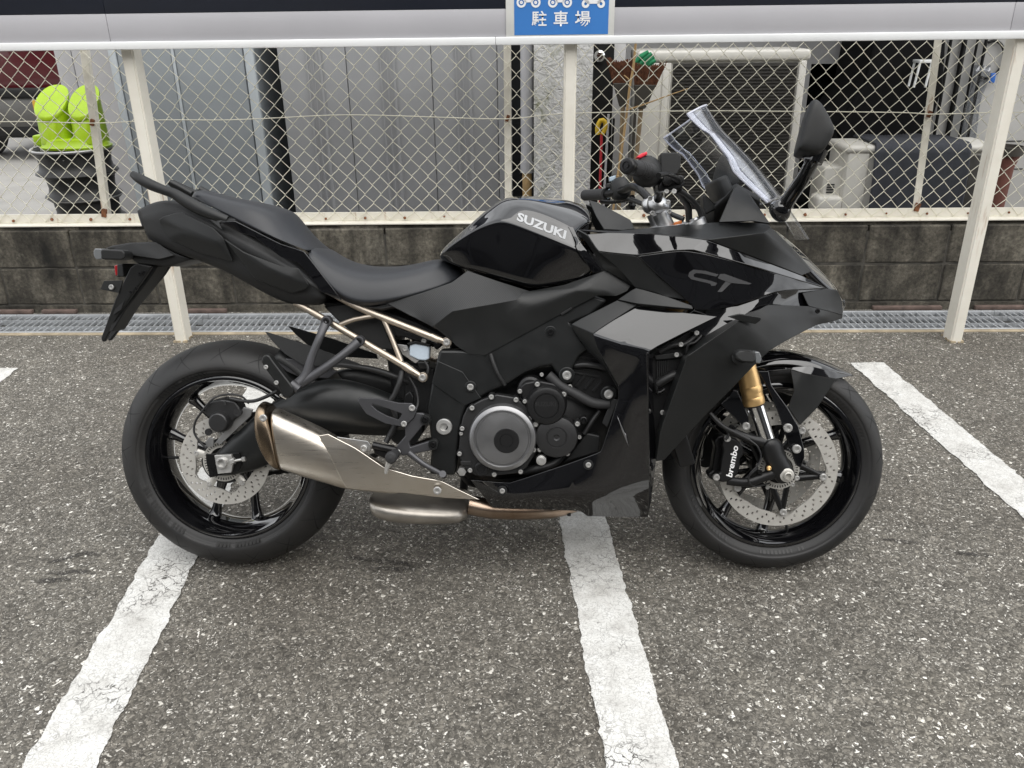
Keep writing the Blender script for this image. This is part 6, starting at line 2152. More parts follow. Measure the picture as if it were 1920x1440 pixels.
# ------------------------------------------------------------------ fairing
up = panel('upper_cowl', pts(cE, (95, 150, .150), (330, 158, .165), (560, 135, .130), (700, 120, .120), (950, 105, .125), (1172, 118, .135), (1188, 138, .165), (1150, 168, .205), (830, 208, .215), (700, 190, .205), (480, 170, .190), (270, 166, .180)),
           [(0, 1, 11), (1, 2, 10, 11), (2, 3, 9, 10), (3, 4, 8, 9), (4, 5, 6, 7, 8)], 'matte_black', bike, 0.004, 0.004)
panel('cowl_side', pts(cE, (830, 208, .216), (1150, 168, .206), (1192, 142, .165), (1290, 238, .130), (1422, 386, .105), (1362, 408, .150), (1100, 310, .195)), [(0, 1, 6), (1, 4, 5, 6), (1, 2, 3, 4)], 'matte_black', up, 0.004, 0.004)
panel('gloss_band', pts(cE, (152, 178, .178), (270, 168, .182), (480, 172, .192), (700, 192, .207), (830, 210, .217), (1100, 312, .197), (1362, 410, .151), (1500, 480, .100), (1360, 440, .165), (1105, 362, .222), (745, 263, .232), (640, 268, .228), (430, 296, .215), (215, 275, .195)),
      [(0, 1, 13), (1, 2, 12, 13), (2, 3, 11, 12), (3, 4, 10, 11), (4, 5, 9, 10), (5, 6, 8, 9), (6, 7, 8)], 'gloss_black', up, 0.004, 0.004)
side = panel('side_fairing', pts(cE, (438, 300, .214), (640, 272, .225), (745, 265, .229), (1105, 364, .221), (1360, 442, .168), (1502, 482, .100), (1380, 490, .160), (1250, 490, .197), (1160, 520, .213), (1000, 578, .2265), (850, 608, .2295), (760, 600, .229), (715, 545, .2275), (560, 420, .2205), (900, 470, .2295)),
             [(0, 1, 13), (1, 2, 14, 13), (2, 3, 14), (3, 7, 8, 14), (3, 4, 6, 7), (4, 5, 6), (8, 9, 14), (9, 10, 14), (10, 11, 12, 14), (12, 13, 14)], 'gloss_black', bike, 0.004, 0.003, True, 3, 0.0)
panel('shroud', pts(cE, (95, 152, .158), (150, 182, .176), (215, 278, .194), (432, 302, .212), (560, 424, .214), (716, 548, .220), (600, 528, .215), (520, 500, .208), (425, 478, .200), (390, 455, .190), (250, 375, .176), (225, 335, .172), (330, 370, .198)),
      [(0, 1, 11), (1, 2, 12, 11), (2, 3, 12), (3, 4, 12), (4, 7, 8, 12), (4, 5, 6, 7), (8, 9, 12), (9, 10, 12), (10, 11, 12)], 'matte_black', side, 0.004, 0.004)
panel('winglet', pts(cE, (322, 546, .205), (425, 476, .208), (600, 526, .226), (742, 578, .242), (750, 600, .244), (600, 585, .240), (438, 570, .225)), [(0, 1, 6), (1, 2, 5, 6), (2, 3, 4, 5)], 'matte_black', side, 0.010, 0.003)
panel('intake_trim', pts(cE, (55, 683, .196), (322, 548, .202), (438, 574, .212), (182, 736, .222), (250, 900, .222), (332, 1062, .220), (300, 960, .205), (150, 830, .190)), [(0, 1, 2, 3), (0, 3, 4, 7), (7, 4, 5, 6)], 'satin_frame', side, 0.004, 0.004)
# lower glossy fairing and belly pan
lo = pts(cE, (183, 738, .223), (300, 660, .2147), (440, 582, .208), (650, 612, .2277), (885, 640, .2482), (700, 730, .2544), (500, 832, .262), (340, 795, .2446))                         # 0..7
lo += pts(cH, (1165, 320, .226), (1255, 480, .228), (1302, 560, .229), (1300, 640, .229), (1245, 820, .224), (1188, 985, .218), (1080, 1025, .210), (960, 1068, .204), (600, 1186, .184), (350, 1166, .170))  # 8..17
lo += pts(cH, (425, 1262, .168), (490, 1345, .160), (800, 1356, .168), (1062, 1366, .176), (1100, 1400, .176), (1300, 1404, .185), (1492, 1405, .192))                                # 18..24
lo += pts(cH, (1500, 1200, .228), (1500, 1000, .240), (1495, 700, .255), (1490, 345, .266))                                                                                           # 25..28
lo += pts(cH, (650, 1270, .192), (1000, 1262, .206), (1240, 1270, .216))                                                                                                               # 29..31
lower = panel('lower_fairing', lo, [(0, 1, 7), (1, 2, 3, 7), (3, 4, 5, 7), (5, 6, 7), (0, 7, 9, 8), (7, 6, 10, 9), (6, 27, 11, 10), (27, 26, 12, 11), (26, 25, 31, 13, 12), (13, 31, 30, 14), (14, 30, 15), (15, 30, 29, 16), (16, 29, 18, 17), (29, 19, 18), (29, 30, 20, 19), (30, 31, 22, 21, 20), (31, 25, 24, 23, 22)], 'gloss_black', bike, 0.004, 0.006)
panel('fairing_edge', pts(cH, (1490, 345, .266), (1520, 355, .235), (1530, 700, .225), (1545, 1040, .215), (1512, 1300, .19), (1492, 1405, .192), (1500, 1200, .228), (1500, 1000, .240), (1495, 700, .255)), [(0, 1, 2, 8), (8, 2, 3, 7), (7, 3, 4, 6), (6, 4, 5)], 'gloss_black', lower, 0.004, 0.003)
flat_panel('grey_flash', pts(cH, (1296, 752, .2335), (1345, 865, .2335), (1352, 860, .2335), (1305, 640, .2320), (1358, 870, .2335), (1362, 945, .2335)), 'engine_grey', lower, 0.001, 0, True) if False else None
fl = pts(cH, (1292, 750, .236), (1343, 868, .2375), (1347, 864, .2375), (1366, 948, .2365), (1328, 860, .2365))
panel('grey_flash', fl, [(0, 1, 4), (1, 2, 3, 4)], 'engine_grey', lower, 0.0012, 0)
bottom = pts(cH, (490, 1345, .160), (800, 1356, .168), (1062, 1366, .176), (1100, 1400, .176), (1300, 1404, .185), (1492, 1405, .192))
bv = bottom + flip(bottom)
link('belly_pan', mesh('belly_pan', [p + Vector((0, 0, 0.002)) for p in bv], [(i, i + 1, 7 + i, 6 + i) for i in range(5)], True, 0), 'gloss_black', lower)
tube('drain_tube', [cH(985, 1360, .12), cH(983, 1395, .12)], 0.005, 'hose_rubber', lower, 8, 1)
for (x, y, w_) in ((555, 1235, .193), (1108, 1068, .214)):
    P = cH(x, y, w_)
    turned('grommet', P, [(-0.004, 0.0125), (0.001, 0.0125), (0.0015, 0.0095), (0.0005, 0)], 'matte_plastic', lower, n=22)
    bolt(P + Vector((0, -0.0008, 0)), 0.0068, lower, both=True)
# big matt side panel, running out to the nose
ov = pts(cE, (720, 860, .278), (860, 765, .272), (1000, 668, .262), (1120, 600, .235), (1172, 572, .215), (1400, 582, .160), (1510, 610, .115), (1592, 636, .070),
         (1590, 652, .070), (1540, 668, .100), (1440, 690, .150), (1300, 762, .215), (1180, 832, .245))
ov += pts(cI, (670, 205, .252), (540, 340, .252), (400, 480, .250), (250, 642, .247), (140, 762, .240), (95, 766, .240), (120, 590, .262), (200, 365, .272))     # 13..20
ov += pts(cE, (1180, 640, .232), (1460, 640, .145))                                                                                                               # 21, 22
outer = panel('outer_fairing', ov, [(0, 1, 14, 15, 20), (1, 2, 12, 13, 14), (2, 3, 21, 12), (3, 4, 21), (4, 5, 22, 21), (5, 6, 22), (6, 7, 8, 9, 22), (9, 10, 22), (10, 11, 21, 22), (11, 12, 21), (15, 16, 19, 20), (16, 17, 18, 19)], 'matte_black', bike, 0.005, 0.005)
panel('fairing_return', pts(cE, (720, 860, .278), (860, 765, .272), (1000, 668, .262), (1120, 600, .235), (1060, 620, .18), (930, 670, .19), (780, 760, .20), (700, 850, .20)), [(0, 1, 6, 7), (1, 2, 5, 6), (2, 3, 4, 5)], 'matte_black', outer, 0.003, 0.001)
panel('fairing_return', pts(cI, (280, 140, .278), (200, 365, .272), (120, 590, .262), (95, 766, .240), (80, 740, .20), (95, 590, .21), (165, 365, .22), (250, 140, .22)), [(0, 1, 6, 7), (1, 2, 5, 6), (2, 3, 4, 5)], 'matte_black', outer, 0.003, 0.001)
panel('slot_winglet', pts(cE, (942, 642, .262), (1010, 626, .268), (1130, 645, .272), (1130, 662, .272), (1100, 684, .268), (1020, 668, .266)), [(0, 1, 5), (1, 2, 3, 4, 5)], 'matte_black', outer, 0.006, 0.002)
bolt(cE(1448, 610, .158), 0.006, outer, True, True)
# dark liner closing the side under the glossy side panel
panel('inner_liner', pts(cE, (760, 600, .21), (1000, 580, .21), (1250, 492, .18), (1500, 484, .09), (1590, 560, .06), (1590, 640, .05), (1400, 590, .14), (1172, 580, .19), (1000, 672, .22), (860, 770, .22), (640, 690, .20)),
      [(0, 1, 8, 9, 10), (1, 2, 7, 8), (2, 3, 6, 7), (3, 4, 5, 6)], 'gloss_black', outer, 0.004, 0.002)
# nose
nose = sym('nose_cowl', [
    [Vector((p.x, 0, p.z)) for p in pts(cE, (1190, 130, 0), (1330, 230, 0), (1430, 330, 0), (1530, 430, 0), (1592, 510, 0), (1606, 560, 0), (1600, 580, 0))],
    pts(cE, (1185, 135, .06), (1310, 240, .06), (1420, 345, .06), (1525, 445, .06), (1582, 520, .05), (1600, 570, .035), (1596, 590, .03)),
    pts(cE, (1195, 145, .15), (1290, 240, .128), (1420, 385, .103), (1500, 478, .098), (1560, 492, .085), (1588, 560, .065), (1592, 640, .055)),
    pts(cE, (1230, 300, .13), (1300, 350, .12), (1400, 470, .10), (1480, 540, .09), (1530, 600, .08), (1570, 625, .06), (1585, 645, .05)),
    [Vector((p.x, 0, p.z)) for p in pts(cE, (1230, 300, 0), (1300, 370, 0), (1380, 490, 0), (1460, 560, 0), (1520, 610, 0), (1560, 640, 0), (1582, 655, 0))]], 'gloss_black', bike, 2, {2: 0.7})
panel('nose_side', pts(cE, (1365, 505, .150), (1500, 482, .104), (1562, 492, .090), (1590, 555, .072), (1592, 636, .072), (1510, 610, .116), (1400, 582, .158)), [(0, 1, 2, 3, 6), (3, 4, 5, 6)], 'matte_black', nose, 0.004, 0.004)
hl = sym('headlamp', [[Vector((p.x, 0, p.z)) for p in pts(cE, (1600, 545, 0), (1606, 575, 0))], pts(cE, (1598, 550, .04), (1602, 580, .035)), [Vector((p.x, 0, p.z)) for p in pts(cE, (1590, 600, 0), (1598, 600, 0))]], 'lamp_lens', nose, 0)
# front indicators on the big panels
indicator([cI(600, 160, .325), cI(580, 155, .25)], pts(cI, (556, 138, .345), (580, 115, .345), (640, 118, .35), (680, 122, .35), (690, 180, .35), (660, 195, .35), (600, 182, .345), (565, 170, .345)),
          pts(cI, (672, 122, .349), (702, 125, .349), (715, 155, .349), (708, 195, .349), (680, 190, .349)), .35, 0.03)
turned('indicator_foot', cI(580, 155, .262), [(-0.01, 0.018), (0.004, 0.017), (0.006, 0.012), (0.006, 0)], 'matte_plastic', outer, n=20)

# things seen in the gap between lower and outer fairing
gap = prism('radiator_side', pts(cE, (510, 850, .19), (660, 770, .19), (800, 690, .19), (740, 860, .19), (640, 1200, .19), (560, 1440, .19), (520, 1440, .19), (515, 1000, .19)), 0.02, 'engine_black', bike, 0.003, True)
tube('radiator_hose', pts(cE, (530, 1030, .205), (580, 1000, .21), (640, 970, .21), (700, 965, .20)), 0.011, 'hose_rubber', gap, 12, 3)
tube('hose_clip', pts(cE, (530, 1010, .215), (550, 1070, .215), (590, 1050, .215)), 0.005, 'black_metal', gap, 8, 2)
for i in range(6):
    prism('radiator_slat', pts(cE, (545 + 12 * i, 890, .196), (551 + 12 * i, 890, .196), (551 + 10 * i, 1000, .196), (545 + 10 * i, 1000, .196)), 0.01, 'matte_plastic', gap, 0, False)
prism('gap_bracket', pts(cE, (530, 860, .205), (670, 840, .205), (700, 860, .205), (660, 875, .205), (540, 885, .205)), 0.006, 'matte_plastic', gap, 0.002, False)
tube('loom', pts(cE, (560, 840, .21), (640, 800, .215), (690, 800, .215), (740, 770, .21), (790, 715, .205)), 0.006, 'hose_rubber', gap, 8, 3)
tube('loom', pts(cE, (710, 850, .21), (720, 800, .215), (760, 785, .215), (800, 740, .21), (805, 710, .20)), 0.0035, 'hose_rubber', gap, 8, 3)
for (x, y) in ((655, 855), (680, 797), (768, 733), (576, 1180)):
    bolt(cE(x, y, .222), 0.006, gap)

# ------------------------------------------------------------------ windscreen
W_S = 0.19
near = pts(cD, (785, 252, W_S), (815, 290, W_S), (880, 350, W_S), (930, 378, W_S), (1000, 470, W_S), (1050, 535, W_S), (1082, 620, W_S), (1180, 715, W_S * .98), (1300, 822, W_S * .95))
cen = pts(cD, (892, 218, 0), (930, 275, 0), (1000, 385, 0), (1060, 440, 0), (1150, 530, 0), (1200, 580, 0), (1250, 635, 0), (1320, 725, 0), (1375, 800, 0))
rowsS = []
fr_ = [0.0, 0.22, 0.45, 0.66, 0.84, 1.0]
for f_ in fr_:
    r_ = []
    for a, b in zip(cen, near):
        y = b.y * f_
        k_ = f_ ** 2.4                                   # sweeps back towards its edges
        r_.append(Vector((a.x + (b.x - a.x) * k_, y, a.z + (b.z - a.z) * k_)))
    rowsS.append(r_)
screen = sym('windscreen', rowsS, 'screen_clear', bike, 2, None, False)
smm = screen.modifiers.new('solid', 'SOLIDIFY'); smm.thickness = 0.004
edge = [near[i] for i in range(9)]
ebt = [Vector(p) for p in rowsS[4]]
estrip = edge + [e.lerp(q, 0.62) for e, q in zip(edge, ebt)]
panel('screen_rim', [p + Vector((-0.001, -0.002, 0.001)) for p in estrip], [(i, i + 1, 10 + i, 9 + i) for i in range(8)], 'screen_edge', screen, 0.003, 0.0)
tpl = [rowsS[5 - i][0] for i in range(6)]
tube('rim_bead', [tuple(p) for p in near], 0.0022, 'screen_bead', screen, 6, 2)
tube('rim_bead', [tuple(p) for p in flip(near)], 0.0022, 'screen_bead', screen, 6, 2)
tube('rim_bead', [tuple(p) for p in tpl + flip(tpl[::-1])[1:]], 0.0022, 'screen_bead', screen, 6, 2)
# lower part of the screen in front of the mirror foot
lowc = pts(cD, (1375, 800, 0), (1450, 905, 0), (1552, 1060, 0))
sym('screen_foot', [lowc, [Vector((p.x - 0.008, -0.06, p.z)) for p in lowc], [Vector((p.x - 0.03, -0.10, p.z)) for p in lowc]], 'screen_clear', screen, 2, None, False)
# dash side stays and instrument
dash = panel('dash_side', pts(cD, (985, 950, .14), (1085, 720, .13), (1110, 705, .13), (1180, 760, .14), (1320, 960, .165), (1200, 940, .17)), [(0, 1, 2, 3, 4, 5)], 'matte_black', bike, 0.006, 0.002)
inst = link('instrument', box_mesh('instrument', (0, 0, 0), (0.03, 0.17, 0.10), 0.008), 'matte_plastic', dash)
ic = cD(1010, 790, 0)
inst.matrix_local = Matrix.Translation(ic) @ Matrix.Rotation(rad(-25), 4, 'Y')
sym('dash_tray', [pts(cD, (960, 830, 0), (1100, 700, 0), (1250, 780, 0)), pts(cD, (960, 860, .10), (1095, 715, .12), (1250, 820, .14)), [Vector((p.x, 0, p.z - 0.06)) for p in pts(cD, (960, 830, 0), (1100, 700, 0), (1250, 780, 0))]], 'dark_void', dash, 0)

# ------------------------------------------------------------------ mirrors
def mirror_housing(o_name):
    outl = [(1600, 135), (1645, 140), (1690, 200), (1752, 318), (1757, 372), (1695, 470), (1660, 512), (1562, 497), (1512, 482), (1508, 468), (1545, 320)]
    outer_ = [cD(x, y, .455) for x, y in outl]
    # inner end of the housing: the head narrows toward the bike
    cx_ = sum((p.x for p in outer_)) / len(outer_); cz_ = sum((p.z for p in outer_)) / len(outer_)
    secs = []
    for (w_, s_, dx, dz) in ((.335, .45, .012, -.02), (.345, .72, .010, -.014), (.385, .95, .004, -.006), (.425, 1.0, 0, 0), (.448, .96, -.002, .0), (.456, .80, -.004, 0)):
        secs.append([Vector((cx_ + (p.x - cx_) * s_ + dx, -w_, cz_ + (p.z - cz_) * s_ + dz)) for p in outer_])
    h_ = loft(o_name, secs, 'matte_plastic', bike, 2)
    tube('stalk', pts(cD, (1640, 520, .405), (1590, 560, .385), (1520, 680, .330), (1450, 780, .275), (1420, 830, .25)), [0.013, 0.0145, 0.0155, 0.0165, 0.018], 'gloss_black', h_, 12, 4, 0.7)
    turned('stalk_collar', cD(1600, 520, .40), [(-0.014, 0.022), (0.014, 0.024)], 'gloss_black', h_, axis=(0.35, 0, 1), n=20, both=False)
    loft('mirror_foot', [pts(cD, (1290, 870, .21), (1300, 840, .21), (1350, 820, .21), (1400, 850, .21), (1420, 920, .21), (1390, 960, .21), (1330, 940, .21)),
                         pts(cD, (1300, 850, .235), (1340, 800, .235), (1420, 790, .235), (1465, 840, .235), (1450, 930, .235), (1400, 965, .235), (1330, 930, .235)),
                         pts(cD, (1330, 840, .26), (1380, 790, .26), (1430, 790, .26), (1470, 835, .26), (1440, 910, .26), (1410, 940, .26), (1350, 910, .26))], 'gloss_black', h_, 2)
    # glass on the rear face
    gl_ = [Vector((cx_ + (p.x - cx_) * .9 - 0.001, -.44, cz_ + (p.z - cz_) * .9)) for p in outer_]
    return h_


mh = mirror_housing('mirror')
mirror_obj(mh)

# ------------------------------------------------------------------ handlebar and controls
hb = tube('handlebar', [cD(590, 820, .055), cD(600, 770, .085), cD(590, 720, .14), cD(575, 650, .21), cD(520, 615, .30), cD(420, 592, .380)], 0.0112, 'black_metal', bike, 14, 5)
tube('bar_left', [cD(540, 800, -.055), cD(480, 740, -.10), cD(430, 720, -.16), cD(380, 740, -.21), cD(270, 768, -.27), cD(130, 776, -.385)], 0.0112, 'black_metal', hb, 14, 5)
# right grip with bar end
g0, g1 = cD(410, 590, .380), cD(545, 622, .268)
grip = tube('grip', [g0.lerp(g1, 0.08), g0.lerp(g1, 0.5), g1], [0.0165, 0.017, 0.0178], 'grip_rubber', hb, 20, 2)
ax = (g0 - g1).normalized()
turned('bar_end', g0, [(-0.006, 0.0175), (0.004, 0.018), (0.012, 0.0172), (0.015, 0.014), (0.0155, 0.0095), (0.0125, 0.009), (0.0125, 0.005), (0.0165, 0.0045), (0.0165, 0)], 'black_metal', hb, axis=tuple(ax), n=30, both=False)
for k_ in range(4):
    q = g0.lerp(g1, 0.42 + 0.12 * k_)
    turned('grip_rib', q, [(-0.0018, 0.0178), (0, 0.0186), (0.0018, 0.0178)], 'grip_rubber', hb, axis=tuple(ax), n=20, both=False)
loft('throttle_housing', [[cD(x, y, .262) for x, y in ((410, 650), (450, 560), (520, 520), (590, 560), (600, 650), (560, 720), (470, 730), (420, 690))],
                          [cD(x, y, .235) for x, y in ((430, 620), (470, 530), (540, 498), (620, 560), (630, 660), (590, 720), (500, 740), (440, 690))],
                          [cD(x, y, .200) for x, y in ((460, 610), (500, 520), (570, 510), (640, 575), (640, 660), (600, 720), (530, 735), (480, 690))]], 'matte_plastic', hb, 1)
prism('kill_switch', pts(cD, (455, 530, .245), (490, 505, .245), (528, 492, .245), (528, 515, .245), (480, 540, .245)), 0.03, 'switch_red', hb, 0.003, False)
mc = prism('brake_reservoir', pts(cD, (612, 512, .225), (622, 500, .225), (720, 500, .225), (745, 520, .225), (742, 600, .225), (718, 640, .225), (640, 650, .225), (615, 640, .225)), 0.045, 'matte_plastic', hb, 0.004, False)
tube('brake_lever', pts(cD, (740, 690, .20), (690, 660, .25), (620, 650, .32), (560, 640, .40)), [0.009, 0.007, 0.0055, 0.006], 'black_metal', hb, 10, 4) if False else None
prism('lever_clamp', pts(cD, (625, 660, .235), (680, 640, .235), (750, 660, .235), (765, 710, .235), (740, 740, .235), (650, 745, .235), (600, 750, .235), (590, 720, .235)), 0.05, 'black_metal', hb, 0.008, False)
turned('lever_pivot', cD(655, 680, .245), [(-0.01, 0.012), (0.004, 0.012), (0.006, 0.009), (0.006, 0)], 'black_metal', hb, n=20, both=False)
turned('lever_pivot', cD(735, 675, .238), [(-0.02, 0.011), (0.004, 0.010), (0.006, 0.007), (0.006, 0)], 'black_metal', hb, n=20, both=False)
bolt(cD(698, 750, .24), 0.006, hb)
bolt(cD(650, 750, .24), 0.0055, hb)
lv = tube('brake_lever', [cD(745, 700, .20), cD(700, 660, .28), cD(640, 640, .335), cD(600, 650, .37)], [0.008, 0.007, 0.0055, 0.0065], 'black_metal', hb, 10, 4)
# left grip and switch block
h0, h1 = cD(128, 775, -.385), cD(262, 768, -.275)
tube('grip', [h0, h0.lerp(h1, .5), h1], [0.0168, 0.0168, 0.0172], 'grip_rubber', hb, 18, 2)
loft('switch_block', [[cD(x, y, -.272) for x, y in ((270, 700), (300, 665), (350, 650), (390, 680), (400, 760), (370, 810), (300, 825), (272, 790))],
                      [cD(x, y, -.240) for x, y in ((290, 700), (330, 655), (380, 650), (420, 690), (425, 760), (400, 805), (330, 825), (295, 790))],
                      [cD(x, y, -.215) for x, y in ((320, 700), (350, 665), (390, 660), (425, 700), (430, 760), (405, 800), (350, 815), (322, 780))]], 'matte_plastic', hb, 1)
prism('switch', pts(cD, (280, 660, -.262), (325, 645, -.262), (322, 675, -.262), (285, 690, -.262)), 0.02, 'switch_blue', hb, 0.003, False)
prism('switch', pts(cD, (276, 735, -.262), (296, 725, -.262), (298, 785, -.262), (272, 800, -.262)), 0.02, 'switch_blue', hb, 0.003, False)
prism('switch', pts(cD, (260, 700, -.258), (330, 690, -.258), (330, 725, -.258), (262, 730, -.258)), 0.02, 'matte_plastic', hb, 0.003, False)
turned('mirror_knob', cD(428, 842, -.24), [(-0.012, 0.008), (0, 0.012), (0.012, 0.008)], 'black_metal', hb, axis=(0, 0, 1), n=16, both=False)
tube('clutch_lever', [cD(430, 790, -.20), cD(420, 800, -.28), cD(300, 820, -.34), cD(230, 815, -.38)], [0.008, 0.007, 0.0055, 0.0065], 'black_metal', hb, 10, 4)
# clamps, triple tree, ignition, cables
cl = loft('bar_clamp', [[cD(x, y, .075) for x, y in ((520, 800), (560, 770), (640, 775), (690, 830), (690, 880), (640, 910), (560, 905), (525, 870))],
                        [cD(x, y, .035) for x, y in ((510, 800), (550, 770), (640, 775), (690, 830), (690, 880), (640, 910), (550, 905), (512, 870))]], 'clamp_silver', hb, 1)
loft('bar_clamp', [[cD(x, y, -.035) for x, y in ((480, 815), (510, 780), (600, 780), (650, 840), (650, 880), (600, 910), (520, 905), (486, 870))],
                   [cD(x, y, -.075) for x, y in ((480, 815), (510, 780), (600, 780), (650, 840), (650, 880), (600, 910), (520, 905), (486, 870))]], 'clamp_silver', hb, 1)
tube('riser', [cD(610, 890, .055), cD(655, 985, .055)], 0.021, 'clamp_silver', hb, 20, 1)
tube('riser', [cD(570, 890, -.055), cD(610, 985, -.055)], 0.021, 'clamp_silver', hb, 20, 1)
for (x, y) in ((545, 795), (660, 820), (560, 890), (668, 880)):
    bolt(cD(x, y, .0775), 0.006, hb)
tt = sym('triple_tree', [pts(cD, (560, 975, 0), (700, 960, 0), (860, 930, 0)), pts(cD, (560, 985, .10), (700, 970, .12), (850, 940, .12)), pts(cD, (565, 1010, .10), (700, 1000, .12), (850, 960, .12)), pts(cD, (560, 1000, 0), (700, 990, 0), (860, 955, 0))], 'clamp_silver', bike, 0)
turned('fork_cap', cD(833, 942, .107), [(-0.03, 0.026), (0.0, 0.026), (0.003, 0.022), (0.003, 0.012), (0.008, 0.0115), (0.008, 0)], 'clamp_silver', tt, axis=(-0.42, 0, 0.9), n=28)
prism('orange_collar', pts(cD, (700, 950, .09), (750, 935, .09), (752, 960, .09), (702, 975, .09)), 0.02, 'orange_plastic', tt, 0.003, False)
tube('cable', pts(cD, (720, 740, .20), (760, 800, .15), (790, 860, .11), (795, 940, .09)), 0.0085, 'hose_rubber', tt, 10, 4)
tube('cable', pts(cD, (700, 745, .20), (770, 780, .16), (830, 830, .12), (880, 900, .10), (890, 960, .09)), 0.0075, 'hose_rubber', tt, 10, 4)
tube('cable', pts(cD, (735, 745, .21), (800, 790, .17), (850, 850, .13), (875, 920, .11)), 0.006, 'hose_rubber', tt, 10, 4)
tube('cable', pts(cD, (420, 800, -.2), (520, 840, -.14), (640, 880, -.08), (760, 930, -.05)), 0.007, 'hose_rubber', tt, 10, 4)
prism('key_mount', pts(cD, (885, 775, .03), (905, 770, .03), (960, 830, .03), (1000, 830, .03), (960, 870, .03), (905, 900, .03), (890, 860, .03)), 0.05, 'matte_plastic', tt, 0.004, False)

# ------------------------------------------------------------------ front fork
axp = cI(862, 845, .115)
ftop = cI(630, 250, .105)
fdir = (ftop - Vector((axp.x, -0.105, axp.z))).normalized()


def fk(x, y, w=.105):
    return cI(x, y, w)


fork = tube('fork_leg', [fk(668, 415), fk(640, 290), fk(612, 190), fk(540, -80)], [0.0268, 0.0268, 0.0262, 0.0262], 'fork_gold', bike, 32, 1)
d0 = (fk(640, 290) - fk(668, 415)).normalized()
turned('gold_step', fk(668, 418), [(-0.010, 0.0225), (-0.006, 0.0268), (0.0, 0.0278), (0.012, 0.0278), (0.014, 0.0272)], 'fork_gold', fork, axis=tuple(d0), n=36, both=False)
turned('gold_step', fk(655, 355), [(-0.004, 0.0273), (0.0, 0.0280), (0.010, 0.0280), (0.014, 0.0272)], 'fork_gold', fork, axis=tuple(d0), n=36, both=False)
turned('dust_seal', fk(671, 432), [(-0.005, 0.0225), (0.0, 0.0262), (0.006, 0.0262)], 'hose_rubber', fork, axis=tuple(d0), n=36, both=False)
tube('stanchion', [fk(675, 425), fk(750, 660)], 0.0206, 'chrome', fork, 32, 1)
loft('fork_lower', [[fk(x, y, w) for x, y, w in ((705, 660, .13), (740, 615, .138), (800, 605, .13), (830, 620, .105), (800, 605, .08), (740, 615, .075), (705, 660, .08), (700, 680, .105))],
                    [fk(x, y, w) for x, y, w in ((722, 720, .13), (770, 700, .14), (830, 690, .13), (850, 700, .105), (830, 690, .08), (770, 700, .072), (722, 720, .08), (718, 740, .105))],
                    [fk(x, y, w) for x, y, w in ((745, 790, .13), (800, 770, .14), (860, 760, .13), (880, 765, .105), (860, 760, .08), (800, 770, .072), (745, 790, .08), (740, 800, .105))],
                    [fk(x, y, w) for x, y, w in ((800, 880, .13), (840, 850, .138), (900, 820, .13), (915, 820, .105), (900, 820, .082), (840, 850, .078), (800, 880, .082), (795, 885, .105))],
                    [fk(x, y, w) for x, y, w in ((835, 905, .125), (865, 895, .13), (905, 880, .125), (918, 875, .105), (905, 880, .085), (865, 895, .082), (835, 905, .085), (830, 905, .105))]], 'engine_black', fork, 2)
turned('axle_nut', fk(860, 846, .128), [(-0.02, 0.0185), (0.006, 0.018), (0.008, 0.014), (0.008, 0.0115), (0.016, 0.0105), (0.017, 0.008), (0.006, 0.0065), (0.006, 0)], 'disc_steel', fork, n=6 * 5, both=False)
bolt(fk(920, 865, .124), 0.0065, fork)
turned('brass_screw', fk(758, 808, .136), [(-0.006, 0.0065), (0.001, 0.006), (0.002, 0.003), (0, 0)], 'fork_gold', fork, n=14, both=False)
# caliper legs of the lower casting
tube('caliper_leg', [fk(740, 660, .115), fk(660, 640, .118), fk(570, 605, .12), fk(530, 590, .12)], [0.017, 0.012, 0.011, 0.012], 'engine_black', fork, 12, 3, 0.8)
tube('caliper_leg', [fk(800, 830, .115), fk(720, 860, .118), fk(630, 890, .12), fk(510, 880, .105)], [0.017, 0.013, 0.012, 0.012], 'engine_black', fork, 12, 3, 0.8)
# brake caliper
calo = [(502, 628), (530, 622), (575, 640), (608, 690), (612, 730), (585, 760), (590, 800), (570, 850), (545, 878), (490, 895), (452, 880), (440, 850), (470, 830), (478, 760), (490, 700), (478, 660)]
cali = prism('front_caliper', [fk(x, y, .118) for x, y in calo], 0.03, 'engine_black', fork, 0.008, False)
back = prism('caliper_half', [fk(x - 45, y - 10, .088) for x, y in calo], 0.04, 'black_metal', fork, 0.008, False)
for (x, y) in ((512, 632), (447, 860)):
    bolt(fk(x, y, .122), 0.0088, fork)
bolt(fk(538, 570, .124), 0.008, fork, True)
bolt(fk(705, 830, .128), 0.006, fork, True)
tube('sensor_wire', pts(cI, (640, 640, .13), (690, 680, .133), (710, 740, .133), (690, 790, .135), (645, 840, .135), (640, 890, .13), (680, 915, .12), (760, 895, .10)), 0.0024, 'hose_rubber', fork, 8, 4)
tube('brake_hose', pts(cI, (410, 485, .13), (450, 530, .135), (500, 570, .135), (560, 600, .132), (640, 640, .13)), 0.0055, 'hose_rubber', fork, 8, 4)
tube('brake_hose', pts(cI, (420, 490, .12), (470, 540, .12), (520, 600, .125), (500, 640, .125)), 0.0045, 'hose_rubber', fork, 8, 4)
mirror_obj(fork)
tube('front_axle', [Vector((WB, -0.11, RF)), Vector((WB, 0.11, RF))], 0.012, 'black_metal', bike, 16, 1)

